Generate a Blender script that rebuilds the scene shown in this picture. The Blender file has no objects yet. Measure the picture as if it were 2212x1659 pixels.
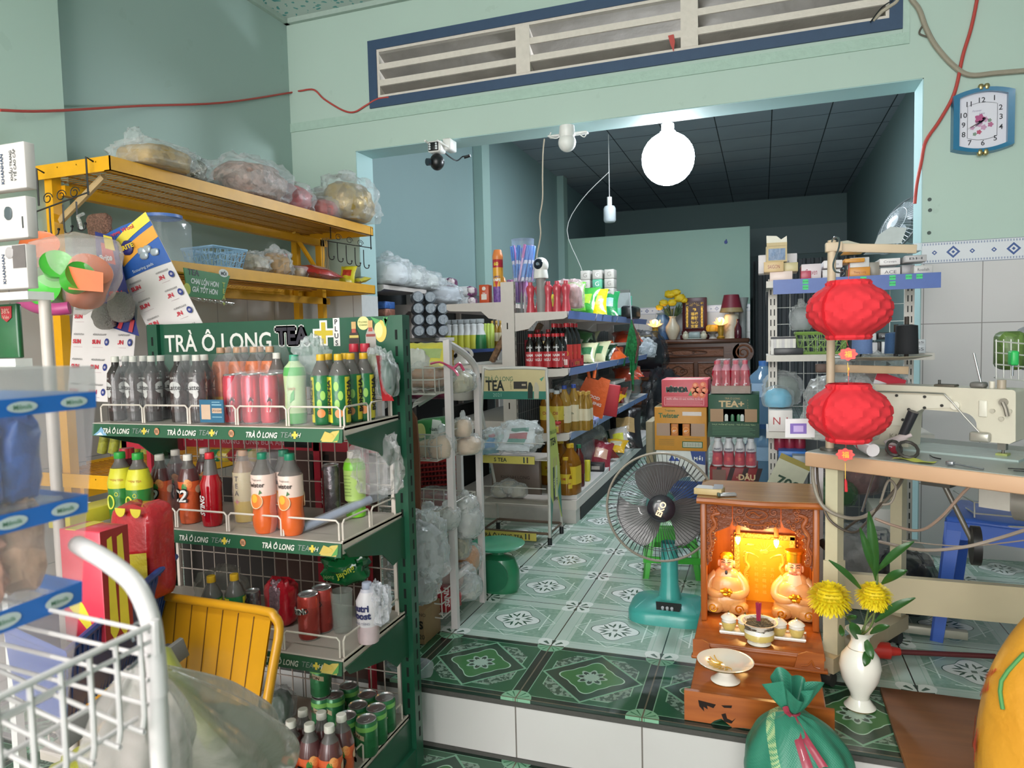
import bpy,bmesh,math,random
from mathutils import Vector as V,Matrix,noise
sc=bpy.context.scene
PI=math.pi
random.seed(5)
# ---------------------------------------------------------------- camera, world, light, exposure
RX=V((0.94247059,-0.00185956,-0.3342839));RY=V((0.33340656,-0.06738545,0.94037188));RZ=V((-0.02427455,-0.99772528,-0.06288882))
FPX,CAMZ=1528.0,1.136
cam=bpy.data.cameras.new('camera');camo=bpy.data.objects.new('camera',cam);sc.collection.objects.link(camo)
camo.matrix_world=Matrix(((RX[0],-RX[1],-RX[2],0),(RY[0],-RY[1],-RY[2],0),(RZ[0],-RZ[1],-RZ[2],CAMZ),(0,0,0,1)))
cam.sensor_width=36;cam.lens=36*FPX/2212;cam.clip_start=.02;cam.clip_end=60
cam.dof.use_dof=1;cam.dof.focus_distance=3.2;cam.dof.aperture_fstop=8
sc.camera=camo
w=bpy.data.worlds.new('daylight');sc.world=w;w.use_nodes=1
w.node_tree.nodes['Background'].inputs[0].default_value=(1,.985,.965,1)
w.node_tree.nodes['Background'].inputs[1].default_value=5.2
def area_lamp(name,loc,rot,sx,sy,power,col):
 l=bpy.data.lights.new(name,'AREA');l.shape='RECTANGLE';l.size=sx;l.size_y=sy;l.energy=power;l.color=col
 o=bpy.data.objects.new(name,l);o.location=loc;o.rotation_euler=rot;sc.collection.objects.link(o);return o
# daylight that falls through the open shop front, behind the viewer
area_lamp('shopfront_daylight',(-.8,-3.35,1.7),(math.radians(90),0,0),4.2,3.2,118,(1,.985,.965))
# unseen area lamps under the ceilings; rear one added to brighten its room
area_lamp('front_area_light',(-.6,-.9,3.18),(0,0,0),1.2,.12,46,(1,.97,.93))
area_lamp('rear_fill_light',(-.9,7.6,3.5),(0,0,0),1.2,.1,75,(.85,.93,1))
vs=sc.view_settings;vs.view_transform='Standard';vs.look='None';vs.gamma=1;vs.exposure=0;vs.use_curve_mapping=0
LAMP_POWER=95
def at(x,y,X=None,Y=None,Z=None):
 """the point of the plane X=, Y= or Z= that the photograph shows at pixel x, y"""
 d=V((x-1106,y-829.5,FPX));r=V((RX.dot(d),RY.dot(d),RZ.dot(d)))
 t=Y/r[1]if Y is not None else X/r[0]if X is not None else(Z-CAMZ)/r[2]
 return V((r[0]*t,r[1]*t,r[2]*t+CAMZ))
# ---------------------------------------------------------------- node helpers
def lin(h):
 h=h.lstrip('#');c=[int(h[i:i+2],16)/255 for i in(0,2,4)]
 return tuple(((x+.055)/1.055)**2.4 if x>.04045 else x/12.92 for x in c)+(1,)
class E:
 """a node socket one can compute with"""
 def __init__(s,nt,k):s.nt=nt;s.k=k
 def op(s,o,*a):
  n=s.nt.nodes.new('ShaderNodeMath');n.operation=o
  for i,q in enumerate((s,)+a):
   if isinstance(q,E):s.nt.links.new(q.k,n.inputs[i])
   else:n.inputs[i].default_value=q
  return E(s.nt,n.outputs[0])
 def __add__(s,o):return s.op('ADD',o)
 def __sub__(s,o):return s.op('SUBTRACT',o)
 def __mul__(s,o):return s.op('MULTIPLY',o)
 def __truediv__(s,o):return s.op('DIVIDE',o)
 def __lt__(s,o):return s.op('LESS_THAN',o)
 def __gt__(s,o):return s.op('GREATER_THAN',o)
 def abs(s):return s.op('ABSOLUTE')
 def mx(s,o):return s.op('MAXIMUM',o)
 def mn(s,o):return s.op('MINIMUM',o)
 def cos(s):return s.op('COSINE')
 def frac(s,p,o=0):return((s-o)/p).op('FRACT')-.5
def newmat(name):
 m=bpy.data.materials.new(name);m.use_nodes=1;nt=m.node_tree
 return m,nt,nt.nodes['Principled BSDF']
def coords(nt,kd='Object'):
 tc=nt.nodes.new('ShaderNodeTexCoord');sp=nt.nodes.new('ShaderNodeSeparateXYZ');nt.links.new(tc.outputs[kd],sp.inputs[0])
 return tc,[E(nt,sp.outputs[i])for i in range(3)]
def cmix(nt,f,a,b):
 n=nt.nodes.new('ShaderNodeMix');n.data_type='RGBA'
 for i,q in((0,f),(6,a),(7,b)):
  if isinstance(q,E):nt.links.new(q.k,n.inputs[i])
  elif isinstance(q,str):n.inputs[i].default_value=lin(q)
  else:n.inputs[i].default_value=q
 return E(nt,n.outputs[2])
def noise_n(nt,tc,scale,detail=2,vec='Object'):
 n=nt.nodes.new('ShaderNodeTexNoise');n.inputs['Scale'].default_value=scale;n.inputs['Detail'].default_value=detail
 nt.links.new(tc.outputs[vec],n.inputs['Vector']);return E(nt,n.outputs['Fac'])
def bump(nt,bs,h,strength=.2,dist=.01):
 b=nt.nodes.new('ShaderNodeBump');b.inputs['Strength'].default_value=strength;b.inputs['Distance'].default_value=dist
 nt.links.new(h.k,b.inputs['Height']);nt.links.new(b.outputs[0],bs.inputs['Normal'])
_mc={}
def P(hexc,rough=.5,metal=0,coat=0,var=.12,scale=30,emit=0,trans=0,bumpy=0):
 """plain paint, plastic, paper or metal with a little unevenness"""
 key=(hexc,rough,metal,coat,var,scale,emit,trans,bumpy)
 if key in _mc:return _mc[key]
 m,nt,bs=newmat('surface_'+hexc.strip('#'));tc,_=coords(nt)
 n=noise_n(nt,tc,scale,3)
 if var>.34: # patchwork of many small wrapped things
  vo=nt.nodes.new('ShaderNodeTexVoronoi');vo.inputs['Scale'].default_value=scale*1.3;nt.links.new(tc.outputs['Object'],vo.inputs['Vector']);sx=nt.nodes.new('ShaderNodeSeparateXYZ');nt.links.new(vo.outputs['Color'],sx.inputs[0])
  n=E(nt,sx.outputs[0])*.7+n*.3;bumpy=max(bumpy,.3)
 c=lin(hexc);d=tuple(x*(1-var)for x in c[:3])+(1,);e=tuple(min(1,x*(1+var*.6))for x in c[:3])+(1,)
 nt.links.new(cmix(nt,n,d,e).k,bs.inputs['Base Color'])
 bs.inputs['Roughness'].default_value=rough;bs.inputs['Metallic'].default_value=metal;bs.inputs['Coat Weight'].default_value=coat
 bs.inputs['Transmission Weight'].default_value=trans
 if emit:bs.inputs['Emission Color'].default_value=c;bs.inputs['Emission Strength'].default_value=emit
 if bumpy:bump(nt,bs,noise_n(nt,tc,scale*1.5,4),bumpy,.01)
 _mc[key]=m;return m
def film(hexc='e8ecee',alpha=.28,rough=.12,crease=35,bs_=.5):
 """thin clear plastic: mostly lets light through, shines at creases"""
 key=('film',hexc,alpha,rough,crease,bs_)
 if key in _mc:return _mc[key]
 m,nt,bs=newmat('plastic_film');tc,_=coords(nt)
 bs.inputs['Base Color'].default_value=lin(hexc);bs.inputs['Roughness'].default_value=rough;bs.inputs['Specular IOR Level'].default_value=.8
 tr=nt.nodes.new('ShaderNodeBsdfTransparent');mx=nt.nodes.new('ShaderNodeMixShader');fr=nt.nodes.new('ShaderNodeLayerWeight');fr.inputs[0].default_value=.35
 n=noise_n(nt,tc,crease,4);bump(nt,bs,n,bs_,.02)
 f=(E(nt,fr.outputs['Facing'])*.3+alpha*.62).mn(1)
 nt.links.new(f.k,mx.inputs[0]);nt.links.new(tr.outputs[0],mx.inputs[1]);nt.links.new(bs.outputs[0],mx.inputs[2])
 nt.links.new(mx.outputs[0],nt.nodes['Material Output'].inputs[0]);_mc[key]=m;return m
def tint(hexc,a=.55,rough=.06):
 """coloured clear liquid in a clear bottle"""
 key=('tint',hexc,a)
 if key in _mc:return _mc[key]
 m,nt,bs=newmat('liquid_'+hexc.strip('#'));bs.inputs['Base Color'].default_value=lin(hexc);bs.inputs['Roughness'].default_value=rough;bs.inputs['Coat Weight'].default_value=.6
 tr=nt.nodes.new('ShaderNodeBsdfTransparent');tr.inputs[0].default_value=lin(hexc);mx=nt.nodes.new('ShaderNodeMixShader');mx.inputs[0].default_value=a
 tc,_=coords(nt);bump(nt,bs,noise_n(nt,tc,18,2),.25,.01)
 nt.links.new(tr.outputs[0],mx.inputs[1]);nt.links.new(bs.outputs[0],mx.inputs[2]);nt.links.new(mx.outputs[0],nt.nodes['Material Output'].inputs[0])
 _mc[key]=m;return m
def wood(h1,h2,scale=1.2,rough=.35,axis=2,name='wood'):
 key=('wood',h1,h2,scale,rough,axis)
 if key in _mc:return _mc[key]
 m,nt,bs=newmat(name);tc,c=coords(nt)
 mp=nt.nodes.new('ShaderNodeMapping');nt.links.new(tc.outputs['Object'],mp.inputs[0])
 s=[14,14,14];s[axis]=1.2;mp.inputs['Scale'].default_value=[q*scale for q in s]
 n=nt.nodes.new('ShaderNodeTexNoise');n.inputs['Scale'].default_value=2.2;n.inputs['Detail'].default_value=6;n.inputs['Distortion'].default_value=.6
 nt.links.new(mp.outputs[0],n.inputs['Vector'])
 f=E(nt,n.outputs['Fac']);nt.links.new(cmix(nt,(f*2-.5),h1,h2).k,bs.inputs['Base Color']);bs.inputs['Roughness'].default_value=rough
 bump(nt,bs,f,.1,.004);_mc[key]=m;return m
# ---------------------------------------------------------------- mesh builder
class MB:
 def __init__(s):s.v=[];s.f=[];s.m=[];s.mats=[];s.sm=[]
 def add(s,vs,fs,mat,smooth=1,mtx=None):
  if mat not in s.mats:s.mats.append(mat)
  i=s.mats.index(mat);b=len(s.v)
  s.v+=[tuple(mtx@V(p))for p in vs]if mtx else[tuple(p)for p in vs]
  s.f+=[tuple(b+j for j in f)for f in fs];s.m+=[i]*len(fs);s.sm+=[smooth]*len(fs)
  return s
 def box(s,a,b,mat,mtx=None):
  x0,y0,z0=[min(p,q)for p,q in zip(a,b)];x1,y1,z1=[max(p,q)for p,q in zip(a,b)]
  v=[(x0,y0,z0),(x1,y0,z0),(x1,y1,z0),(x0,y1,z0),(x0,y0,z1),(x1,y0,z1),(x1,y1,z1),(x0,y1,z1)]
  return s.add(v,[(0,3,2,1),(4,5,6,7),(0,1,5,4),(1,2,6,5),(2,3,7,6),(3,0,4,7)],mat,0,mtx)
 def rbox(s,a,b,r,mat,mtx=None):
  """box with rounded-off edges"""
  a,b=V([min(p,q)for p,q in zip(a,b)]),V([max(p,q)for p,q in zip(a,b)]);c=(a+b)/2;h=(b-a)/2;r=min(r,*h)
  bm=bmesh.new()
  for sx in(-1,1):
   for sy in(-1,1):
    for sz in(-1,1):
     for k in((1,.0,.0),(0,1,0),(0,0,1),(.58,.58,.58)):
      bm.verts.new(c+V((sx*(h[0]-r+r*k[0]),sy*(h[1]-r+r*k[1]),sz*(h[2]-r+r*k[2]))))
  bmesh.ops.convex_hull(bm,input=bm.verts);bmesh.ops.dissolve_limit(bm,angle_limit=.01,verts=bm.verts,edges=bm.edges)
  bm.verts.index_update();s.add([v.co.copy()for v in bm.verts],[[v.index for v in f.verts]for f in bm.faces],mat,1,mtx);bm.free();return s
 def lathe(s,prof,mat,seg=24,sx=1,sy=1,c=(0,0,0),mtx=None,sq=0):
  """surface of revolution about z; mat may be a list, one per profile segment; sq squares the section"""
  vs=[];n=len(prof)
  for r,z in prof:
   for k in range(seg):
    a=2*PI*k/seg;q=1
    if sq:q=1/(abs(math.cos(a))**sq+abs(math.sin(a))**sq)**(1/sq)
    vs.append((c[0]+r*q*math.cos(a)*sx,c[1]+r*q*math.sin(a)*sy,c[2]+z))
  for i in range(n-1):
   fs=[(i*seg+k,i*seg+(k+1)%seg,(i+1)*seg+(k+1)%seg,(i+1)*seg+k)for k in range(seg)]
   mm=mat[i]if isinstance(mat,list)else mat
   if i==0:s.add(vs,fs,mm,1,mtx);base=len(s.v)-len(vs)
   else:
    if mm not in s.mats:s.mats.append(mm)
    s.f+=[tuple(base+j for j in f)for f in fs];s.m+=[s.mats.index(mm)]*seg;s.sm+=[1]*seg
  return s
 def cyl(s,p,q,r,mat,r2=None,seg=12,caps=1):
  p,q=V(p),V(q);d=(q-p);L=d.length
  if L<1e-6:return s
  M=Matrix.Translation(p)@d.to_track_quat('Z','Y').to_matrix().to_4x4();r2=r if r2 is None else r2
  pr=[(r,0),(r2,L)]
  if caps:pr=[(0,0)]+pr+[(0,L)]
  return s.lathe(pr,mat,seg,mtx=M)
 def tube(s,pts,r,mat,seg=8,closed=0,sub=0):
  pts=[V(p)for p in pts]
  if sub:
   q=[];n=len(pts)
   for i in range(n if closed else n-1):
    if closed:a,b,c,d=pts[i-1],pts[i],pts[(i+1)%n],pts[(i+2)%n]
    else:a,b,c,d=pts[max(i-1,0)],pts[i],pts[i+1],pts[min(i+2,n-1)]
    for k in range(sub):
     t=k/sub;q.append(.5*((2*b)+(c-a)*t+(2*a-5*b+4*c-d)*t*t+(3*b-a-3*c+d)*t**3))
   if not closed:q.append(pts[-1])
   pts=q
  n=len(pts);vs=[];ref=None
  for i,p in enumerate(pts):
   a=pts[i-1]if(i or closed)else p;b=pts[(i+1)%n]if(i<n-1 or closed)else p
   t=(b-a);t=t.normalized()if t.length>1e-9 else V((0,0,1))
   if ref is None:ref=t.orthogonal().normalized()
   ref=(ref-t*ref.dot(t));ref=ref.normalized()if ref.length>1e-6 else t.orthogonal().normalized()
   bi=t.cross(ref);rr=r[i*(len(r)-1)//max(1,n-1)]if isinstance(r,(list,tuple))else r
   vs+=[p+(ref*math.cos(2*PI*k/seg)+bi*math.sin(2*PI*k/seg))*rr for k in range(seg)]
  fs=[(i*seg+k,i*seg+(k+1)%seg,((i+1)%n)*seg+(k+1)%seg,((i+1)%n)*seg+k)for i in range(n if closed else n-1)for k in range(seg)]
  if not closed:fs+=[tuple(range(seg))[::-1],tuple((n-1)*seg+k for k in range(seg))]
  return s.add(vs,fs,mat)
 def prism(s,out,d,mat,mtx=None,holes=None):
  """outline in the xz plane, given depth d towards +y"""
  n=len(out);vs=[(x,0,z)for x,z in out]+[(x,d,z)for x,z in out]
  return s.add(vs,[tuple(range(n)),tuple(range(2*n-1,n-1,-1))]+[(i,i+n,(i+1)%n+n,(i+1)%n)for i in range(n)],mat,0,mtx)
 def grid(s,fn,nu,nv,mat,thick=0,mtx=None):
  vs=[fn(i/nu,j/nv)for j in range(nv+1)for i in range(nu+1)]
  fs=[(j*(nu+1)+i,j*(nu+1)+i+1,(j+1)*(nu+1)+i+1,(j+1)*(nu+1)+i)for j in range(nv)for i in range(nu)]
  return s.add(vs,fs,mat,1,mtx)
 def blob(s,c,r,mat,seed=0,amp=.12,fr=2.2,e=.8,nu=24,nv=14,flat=.0,pinch=0,ridge=.5,mtx=None):
  """a bag, sack or cushion: rounded body with creases; pinch draws the top together"""
  c=V(c);vs=[];so=V((seed*3.7,seed*1.3,seed*2.1));sp=lambda t:math.copysign(abs(t)**e,t)
  for j in range(nv+1):
   ph=-PI/2+PI*j/nv
   for i in range(nu):
    th=2*PI*i/nu;d=V((sp(math.cos(ph))*sp(math.cos(th)),sp(math.cos(ph))*sp(math.sin(th)),sp(math.sin(ph))))
    n1=noise.noise(d*fr+so);n2=1-abs(noise.noise(d*fr*2.3+so*2))*3
    k=1+amp*(n1*1.2+ridge*n2*.6)
    if pinch and d.z>0:k2=1-pinch*d.z**1.5;d=V((d.x*k2,d.y*k2,d.z));k+=.06*math.cos(th*9+seed)*d.z
    z=d.z*r[2]*(k if d.z>0 else 1+(k-1)*.3)
    if flat and d.z<0:z=max(z,-r[2]*(1-flat))
    vs.append(c+V((d.x*r[0]*k,d.y*r[1]*k,z)))
  fs=[(j*nu+i,j*nu+(i+1)%nu,(j+1)*nu+(i+1)%nu,(j+1)*nu+i)for j in range(nv)for i in range(nu)]
  return s.add(vs,fs,mat,1,mtx)
 def text(s,t,c,right,up,size,mat,width=None,bold=0,bend=None,shear=0,thick=.0006,anchor='C'):
  """flat lettering; c is the centre; bend wraps it round a vertical cylinder of that radius"""
  vs,fs,(x0,x1,y0,y1)=glyphs(t,bold,shear)
  k=size;kx=k if width is None else width/max(1e-6,x1-x0);right,up,c=V(right).normalized(),V(up).normalized(),V(c);nrm=right.cross(up)
  ax=x0 if anchor=='L' else(x0+x1)/2;out=[]
  for x,y in vs:
   X,Y=(x-ax)*kx,(y-(y0+y1)/2)*k
   if bend:a=X/bend;out.append(c+right*(math.sin(a)*bend)+up*Y+nrm*((math.cos(a)-1)*bend+thick))
   else:out.append(c+right*X+up*Y+nrm*thick)
  return s.add(out,fs,mat,0)
 def otext(s,t,c,right,up,size,mat,out,d,width=None,**k):
  """lettering with an outline of width d in another colour"""
  R_,U2,c=V(right).normalized(),V(up).normalized(),V(c);n=R_.cross(U2)
  for i in range(8):s.text(t,c+R_*d*math.cos(i*PI/4)+U2*d*math.sin(i*PI/4),right,up,size,out,width=width,**k)
  return s.text(t,c+n*(.003 if'bend' in k else .0009),right,up,size,mat,width=width,**k)
 def spot(s,M,R,a0,z0,ra,rz,mat,n=16):
  """round patch lying on a cylinder of radius R"""
  vs=[M@V((R*math.sin(a0),-R*math.cos(a0),z0))]
  for r in(.4,.75,1):vs+=[M@V((R*math.sin(a0+ra*r*math.cos(2*PI*k/n)),-R*math.cos(a0+ra*r*math.cos(2*PI*k/n)),z0+rz*r*math.sin(2*PI*k/n)))for k in range(n)]
  return s.add(vs,[(0,1+k,1+(k+1)%n)for k in range(n)]+[(1+j*n+k,1+(j+1)*n+k,1+(j+1)*n+(k+1)%n,1+j*n+(k+1)%n)for j in(0,1)for k in range(n)],mat,0)
 def mesh(s,name='mesh',sharp=38):
  me=bpy.data.meshes.new(name);me.from_pydata(s.v,[],s.f)
  for m in s.mats:me.materials.append(m)
  me.polygons.foreach_set('material_index',s.m);me.polygons.foreach_set('use_smooth',s.sm)
  me.update();me.validate()
  try:me.set_sharp_from_angle(angle=math.radians(sharp))
  except Exception:pass
  return me
_gl={}
def glyphs(t,bold,shear):
 key=(t,bold,shear)
 if key not in _gl:
  cu=bpy.data.curves.new('letters','FONT');cu.body=t;cu.size=1;cu.offset=bold;cu.shear=shear;cu.resolution_u=3
  o=bpy.data.objects.new('letters',cu);sc.collection.objects.link(o)
  me=bpy.data.meshes.new_from_object(o.evaluated_get(bpy.context.evaluated_depsgraph_get()))
  vs=[(v.co.x,v.co.y)for v in me.vertices];fs=[tuple(p.vertices)for p in me.polygons]
  bpy.data.objects.remove(o);bpy.data.curves.remove(cu);bpy.data.meshes.remove(me)
  xs=[v[0]for v in vs]or[0];ys=[v[1]for v in vs]or[0]
  _gl[key]=(vs,fs,(min(xs),max(xs),min(ys),max(ys)))
 return _gl[key]
# ---------------------------------------------------------------- things, parts, copies
COL=sc.collection
def tag(o,label,cat,gp=None,kd=None):
 o['label']=label;o['category']=cat
 if gp:o['group']=gp
 if kd:o['kind']=kd
 return o
def mat4(loc,rz=0,rx=0,ry=0,s=1):return Matrix.Translation(V(loc))@Matrix.Rotation(rz,4,'Z')@Matrix.Rotation(ry,4,'Y')@Matrix.Rotation(rx,4,'X')@Matrix.Diagonal((s,s,s,1))
def thing(name,label,cat,loc=(0,0,0),rz=0,gp=None,**k):
 o=bpy.data.objects.new(name,None);o.empty_display_size=.05;COL.objects.link(o);o.matrix_world=mat4(loc,rz,**k);return tag(o,label,cat,gp)
def part(name,mb,parent,wl=1,label=None,kd=None):
 me=mb if isinstance(mb,bpy.types.Mesh)else mb.mesh(name)
 o=bpy.data.objects.new(name,me);COL.objects.link(o);o.parent=parent
 if wl:
  M=parent.matrix_basis.copy();q=parent.parent
  while q:M=q.matrix_basis@M;q=q.parent
  me.transform(M.inverted())
 if label:o['label']=label
 if kd:o['kind']=kd
 return o
def solo(name,mb,label,cat,loc=(0,0,0),rz=0,gp=None,kd=None,wl=0,**k):
 """a thing that is one mesh; world=True when its mesh was built in world coordinates"""
 me=mb if isinstance(mb,bpy.types.Mesh)else mb.mesh(name)
 o=bpy.data.objects.new(name,me);COL.objects.link(o);o.matrix_world=mat4(loc,rz,**k)
 if wl:me.transform(o.matrix_world.inverted())
 return tag(o,label,cat,gp,kd)
def struct(name,mb):
 o=bpy.data.objects.new(name,mb.mesh(name));COL.objects.link(o);o['kind']='structure';return o
_pro={}
def inst(key,name,label,cat,loc,rz=0,gp=None,s=1,**k):
 """one more copy of a kind of thing: an Empty with its parts, which share mesh data"""
 r=thing(name,label,cat,loc,rz,gp,s=s,**k)
 def put(parts,par):
  for p in parts:
   o=bpy.data.objects.new(p[0],p[1]);COL.objects.link(o);o.parent=par
   if len(p)>2:put(p[2],o)
 put(_pro[key],r);return r
def proto(key,parts):_pro[key]=[(p[0],p[1]if isinstance(p[1],bpy.types.Mesh)else p[1].mesh(p[0]))+((([(q[0],q[1].mesh(q[0]))for q in p[2]]),)if len(p)>2 else())for p in parts]
ORD=['first','second','third','fourth','fifth','sixth','seventh','eighth','ninth','tenth','eleventh','twelfth']
def nth(i,n,left='left',right='right'):return left+'most' if i==0 else right+'most' if i==n-1 else ORD[i]+' from the '+left
# ================================================================ the setting
def wall_mat(base,tile_top=None,tile='d9d6d3',tw=.25,th=.4,hx=0,border=None,name='painted_wall'):
 m,nt,bs=newmat(name);tc,(x,y,z)=coords(nt)
 n1=noise_n(nt,tc,.8,4);n2=noise_n(nt,tc,9,5)
 c=cmix(nt,n1,lin(base),tuple(q*.86 for q in lin(base)[:3])+(1,))
 st=(n2>.69)*.12;c=cmix(nt,st,c,'8a9c90')
 rough=.65
 if tile_top:
  h=x if hx==0 else y
  gu=(h.frac(tw).abs()>.492);gz=((z-tile_top).frac(th).abs()>.495)
  g=gu.mx(gz);t=cmix(nt,noise_n(nt,tc,3,2),tile,tuple(q*.9 for q in lin(tile)[:3])+(1,));t=cmix(nt,g,t,'8b8684')
  if border:
   b0=tile_top-.105;inb=z>b0;u=h.frac(.25).abs()*.25;vz=(z-(tile_top-.052)).abs()
   dia=((u+vz)<.03)*((u+vz)>.018);dia=dia.mx((u+vz)<.008)
   u2=((h.frac(.25).abs()-.32).abs()*.25);dots=((u2*1.0+vz)<.012)*((u2+vz)>.005)
   lines=(vz>.036)*(vz<.046)*((h.frac(.012)>0))
   bc=cmix(nt,dia.mx(dots).mx(lines*.6),'dcdde2','4a5f95');bc=cmix(nt,vz>.0495,bc,'7f8796');t=cmix(nt,inb,t,bc)
  f=z<tile_top;c=cmix(nt,f,c,t)
  r=f*-.45+rough;nt.links.new(r.k,bs.inputs['Roughness'])
 else:bs.inputs['Roughness'].default_value=rough
 nt.links.new(c.k,bs.inputs['Base Color']);bump(nt,bs,n2,.08,.01);return m
MINT='b6cbbf'
m_wl=wall_mat('a9bfb8',1.445,'c2b8b0',.25,.4,1,name='left_wall_paint')
m_wb=wall_mat(MINT,1.562,'d3cfcf',.25,.4,0,1,name='back_wall_paint')
m_wj=wall_mat(MINT,1.445,'dcdcdc',.25,.4,0,name='pier_paint')
m_reveal=wall_mat('abcbcb',name='reveal_paint')
m_wp=wall_mat('9ab8aa',1.56,'cfcfd0',.25,.4,0,1,name='partition_paint')
m_wi=wall_mat('7e9594',name='rear_wall_paint')
def floor_mat(dark):
 m,nt,bs=newmat('floor_tile_dark' if dark else'floor_tile_light');tc,(x,y,z)=coords(nt)
 u=x.frac(.4,-.742);v=y.frac(.4,2.049 if dark==1 else 2.449 if not dark else 2.049)
 a,b=u.abs(),v.abs();mx=a.mx(b);r=(u*u+v*v).op('SQRT');th=v.op('ARCTAN2',u)
 ca,cb=(a*-1+.5),(b*-1+.5);rc=(ca*ca+cb*cb).op('SQRT');tc_=cb.op('ARCTAN2',ca)
 n=noise_n(nt,tc,60,4);nb=noise_n(nt,tc,6,3)
 if not dark:
  c=cmix(nt,nb,'bccdc4','adc0b6')
  c=cmix(nt,(mx<.36)*(n*.75+.25),c,'64927a')
  c=cmix(nt,((r<.29).mx((a+b)<.36))*.9,c,'a5bbb1')
  ring=((mx-.285).abs()<.006)*(a.mn(b)<.2);c=cmix(nt,ring.mx(((a+b)-.40).abs()<.006),c,'d5e6dd')
  c=cmix(nt,((mx-.40).abs()<.004)*.5,c,'7ea792')
  k=(th*4).cos()*.16+1;med=r/k
  c=cmix(nt,med<.205,c,'3f5a4c');c=cmix(nt,med<.197,c,'e2e8e6')
  leaf=(((th*4).cos().abs()*.06+.055)<r)*(r<((th*4).cos().abs()*.075+.098))*((th*8).cos()<.55)
  c=cmix(nt,leaf,c,'3f5d4e');c=cmix(nt,mx<.022,c,'6f7f77')
  kc=(tc_*4).cos()*-.2+1;mc=rc/kc
  c=cmix(nt,mc<.155,c,'dfe6e2');c=cmix(nt,(rc>.045)*(rc<.12)*((tc_*8).cos()>.2),c,'4c6659')
 else:
  c=cmix(nt,nb,'2f5f42','28503a')
  c=cmix(nt,mx>.435,c,'22332b');c=cmix(nt,(mx-.435).abs()<.004,c,'7da78d')
  sp=cmix(nt,n>.5,'3c5546','7c9384');c=cmix(nt,(mx<.36)*((a+b)<.58),c,sp)
  c=cmix(nt,((mx-.36).abs()<.004)*((a+b)<.58),c,'8fb79d')
  c=cmix(nt,(a+b)<.43,c,'78a88b');c=cmix(nt,(a+b)<.405,c,'2a4436')
  k=(th*4).cos()*.16+(th*8).cos()*.05+1;med=r/k
  c=cmix(nt,med<.232,c,'a9c9b3');c=cmix(nt,med<.222,c,'39703f')
  fl=(th*8).cos()*.18+1;c=cmix(nt,(r/fl)<.115,c,'9ab3a5');c=cmix(nt,((r/fl)<.095)*((r/fl)>.06)*((th*8).cos()>-.3),c,'2b4437')
  c=cmix(nt,rc<.125,c,'7fae90');c=cmix(nt,(rc<.11)*((tc_*12).cos()>.75),c,'356a4a')
 c=cmix(nt,mx>.4945,c,'2c2a26' if not dark else'6b6455')
 nt.links.new(c.k,bs.inputs['Base Color']);bs.inputs['Roughness'].default_value=.16 if dark else .2;bs.inputs['Specular IOR Level'].default_value=.55
 bump(nt,bs,mx>.4945,-.3,.002);return m
m_fl,m_fd=floor_mat(0),floor_mat(1)
mortar=P('4c4a46',.9,bumpy=.6)
XL,XR,YD,LOW,ZC,ZI=-2.92,1.40,4.0,-.206,3.24,3.57
struct('floor',MB().box((XL,2.449,LOW-.1),(XR,14,0),m_fl))
struct('floor',MB().box((XL,2.045,-.012),(XR,2.449,0),m_fd).box((XL,2.052,LOW-.1),(XR,2.449,-.012),mortar))
struct('floor',MB().box((XL-.2,-3.6,LOW-.1),(XR+.2,2.06,LOW),m_fd))
rm,nt,bs=newmat('riser_tile');tc,(x,y,z)=coords(nt)
g=x.frac(.4,-.742).abs()>.494;spk=noise_n(nt,tc,90,2)>.78
cc=cmix(nt,noise_n(nt,tc,2,3),'cfccca','bdb8b5');nt.links.new(cmix(nt,g,cmix(nt,spk*.3,cc,'8d8780'),'6d6660').k,bs.inputs['Base Color']);bs.inputs['Roughness'].default_value=.25
struct('wall_step',MB().box((XL,2.045,LOW),(XR,2.053,-.026),rm).box((XL,2.042,-.026),(XR,2.053,-.010),mortar).box((XL,2.04,LOW),(XR,2.046,LOW+.012),mortar))
struct('wall_left',MB().box((XL-.15,-3.5,LOW),(XL,4.1,3.7),m_wl))
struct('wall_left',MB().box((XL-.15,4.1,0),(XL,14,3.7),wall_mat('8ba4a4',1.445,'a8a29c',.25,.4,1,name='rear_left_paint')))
struct('trim_1',MB().box((XL,.6,LOW),(XL+.1,2.29,ZC),wall_mat('b6ccbf',1.445,'c2b8b0',.25,.4,1,name='pilaster_paint')))
for i,y in enumerate((7.15,10.45)):struct('trim_%d'%(i+2),MB().box((XL,y,0),(XL+.1,y+.22,ZI),wall_mat('9db9b2',name='rear_pilaster_paint')))
struct('wall_right',MB().box((XR,-3.5,LOW),(XR+.15,14,3.7),m_wi))
# dividing wall with its wide opening and the louvred vent above
JL,JR,LZ=-2.44,.74,2.356;VX0,VX1,VZ0,VZ1=-2.32,.645,2.602,3.012
struct('wall_back',MB().box((XL,YD,0),(JL,YD+.2,LZ),m_wj).box((JR,YD,0),(XR,YD+.2,LZ),m_wb))
struct('wall_back',MB().box((XL,YD,LZ),(XR,YD+.2,VZ0),wall_mat(MINT,name='lintel_paint')).box((XL,YD,VZ0),(VX0,YD+.2,VZ1),wall_mat(MINT,name='lintel_paint')).box((VX1,YD,VZ0),(XR,YD+.2,VZ1),wall_mat(MINT,name='lintel_paint')).box((XL,YD,VZ1),(XR,YD+.2,3.7),wall_mat(MINT,name='lintel_paint')))
rv=MB().box((JL,YD+.003,0),(JL+.004,YD+.2,LZ),m_reveal).box((JR-.004,YD+.003,0),(JR,YD+.2,LZ),m_reveal).box((JL,YD+.003,LZ-.004),(JR,YD+.2,LZ),m_reveal)
rv.box((JL+.002,YD-.004,0),(JL+.006,YD+.2,1.445),P('dcdcdc',.25));struct('trim_4',rv)
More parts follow.
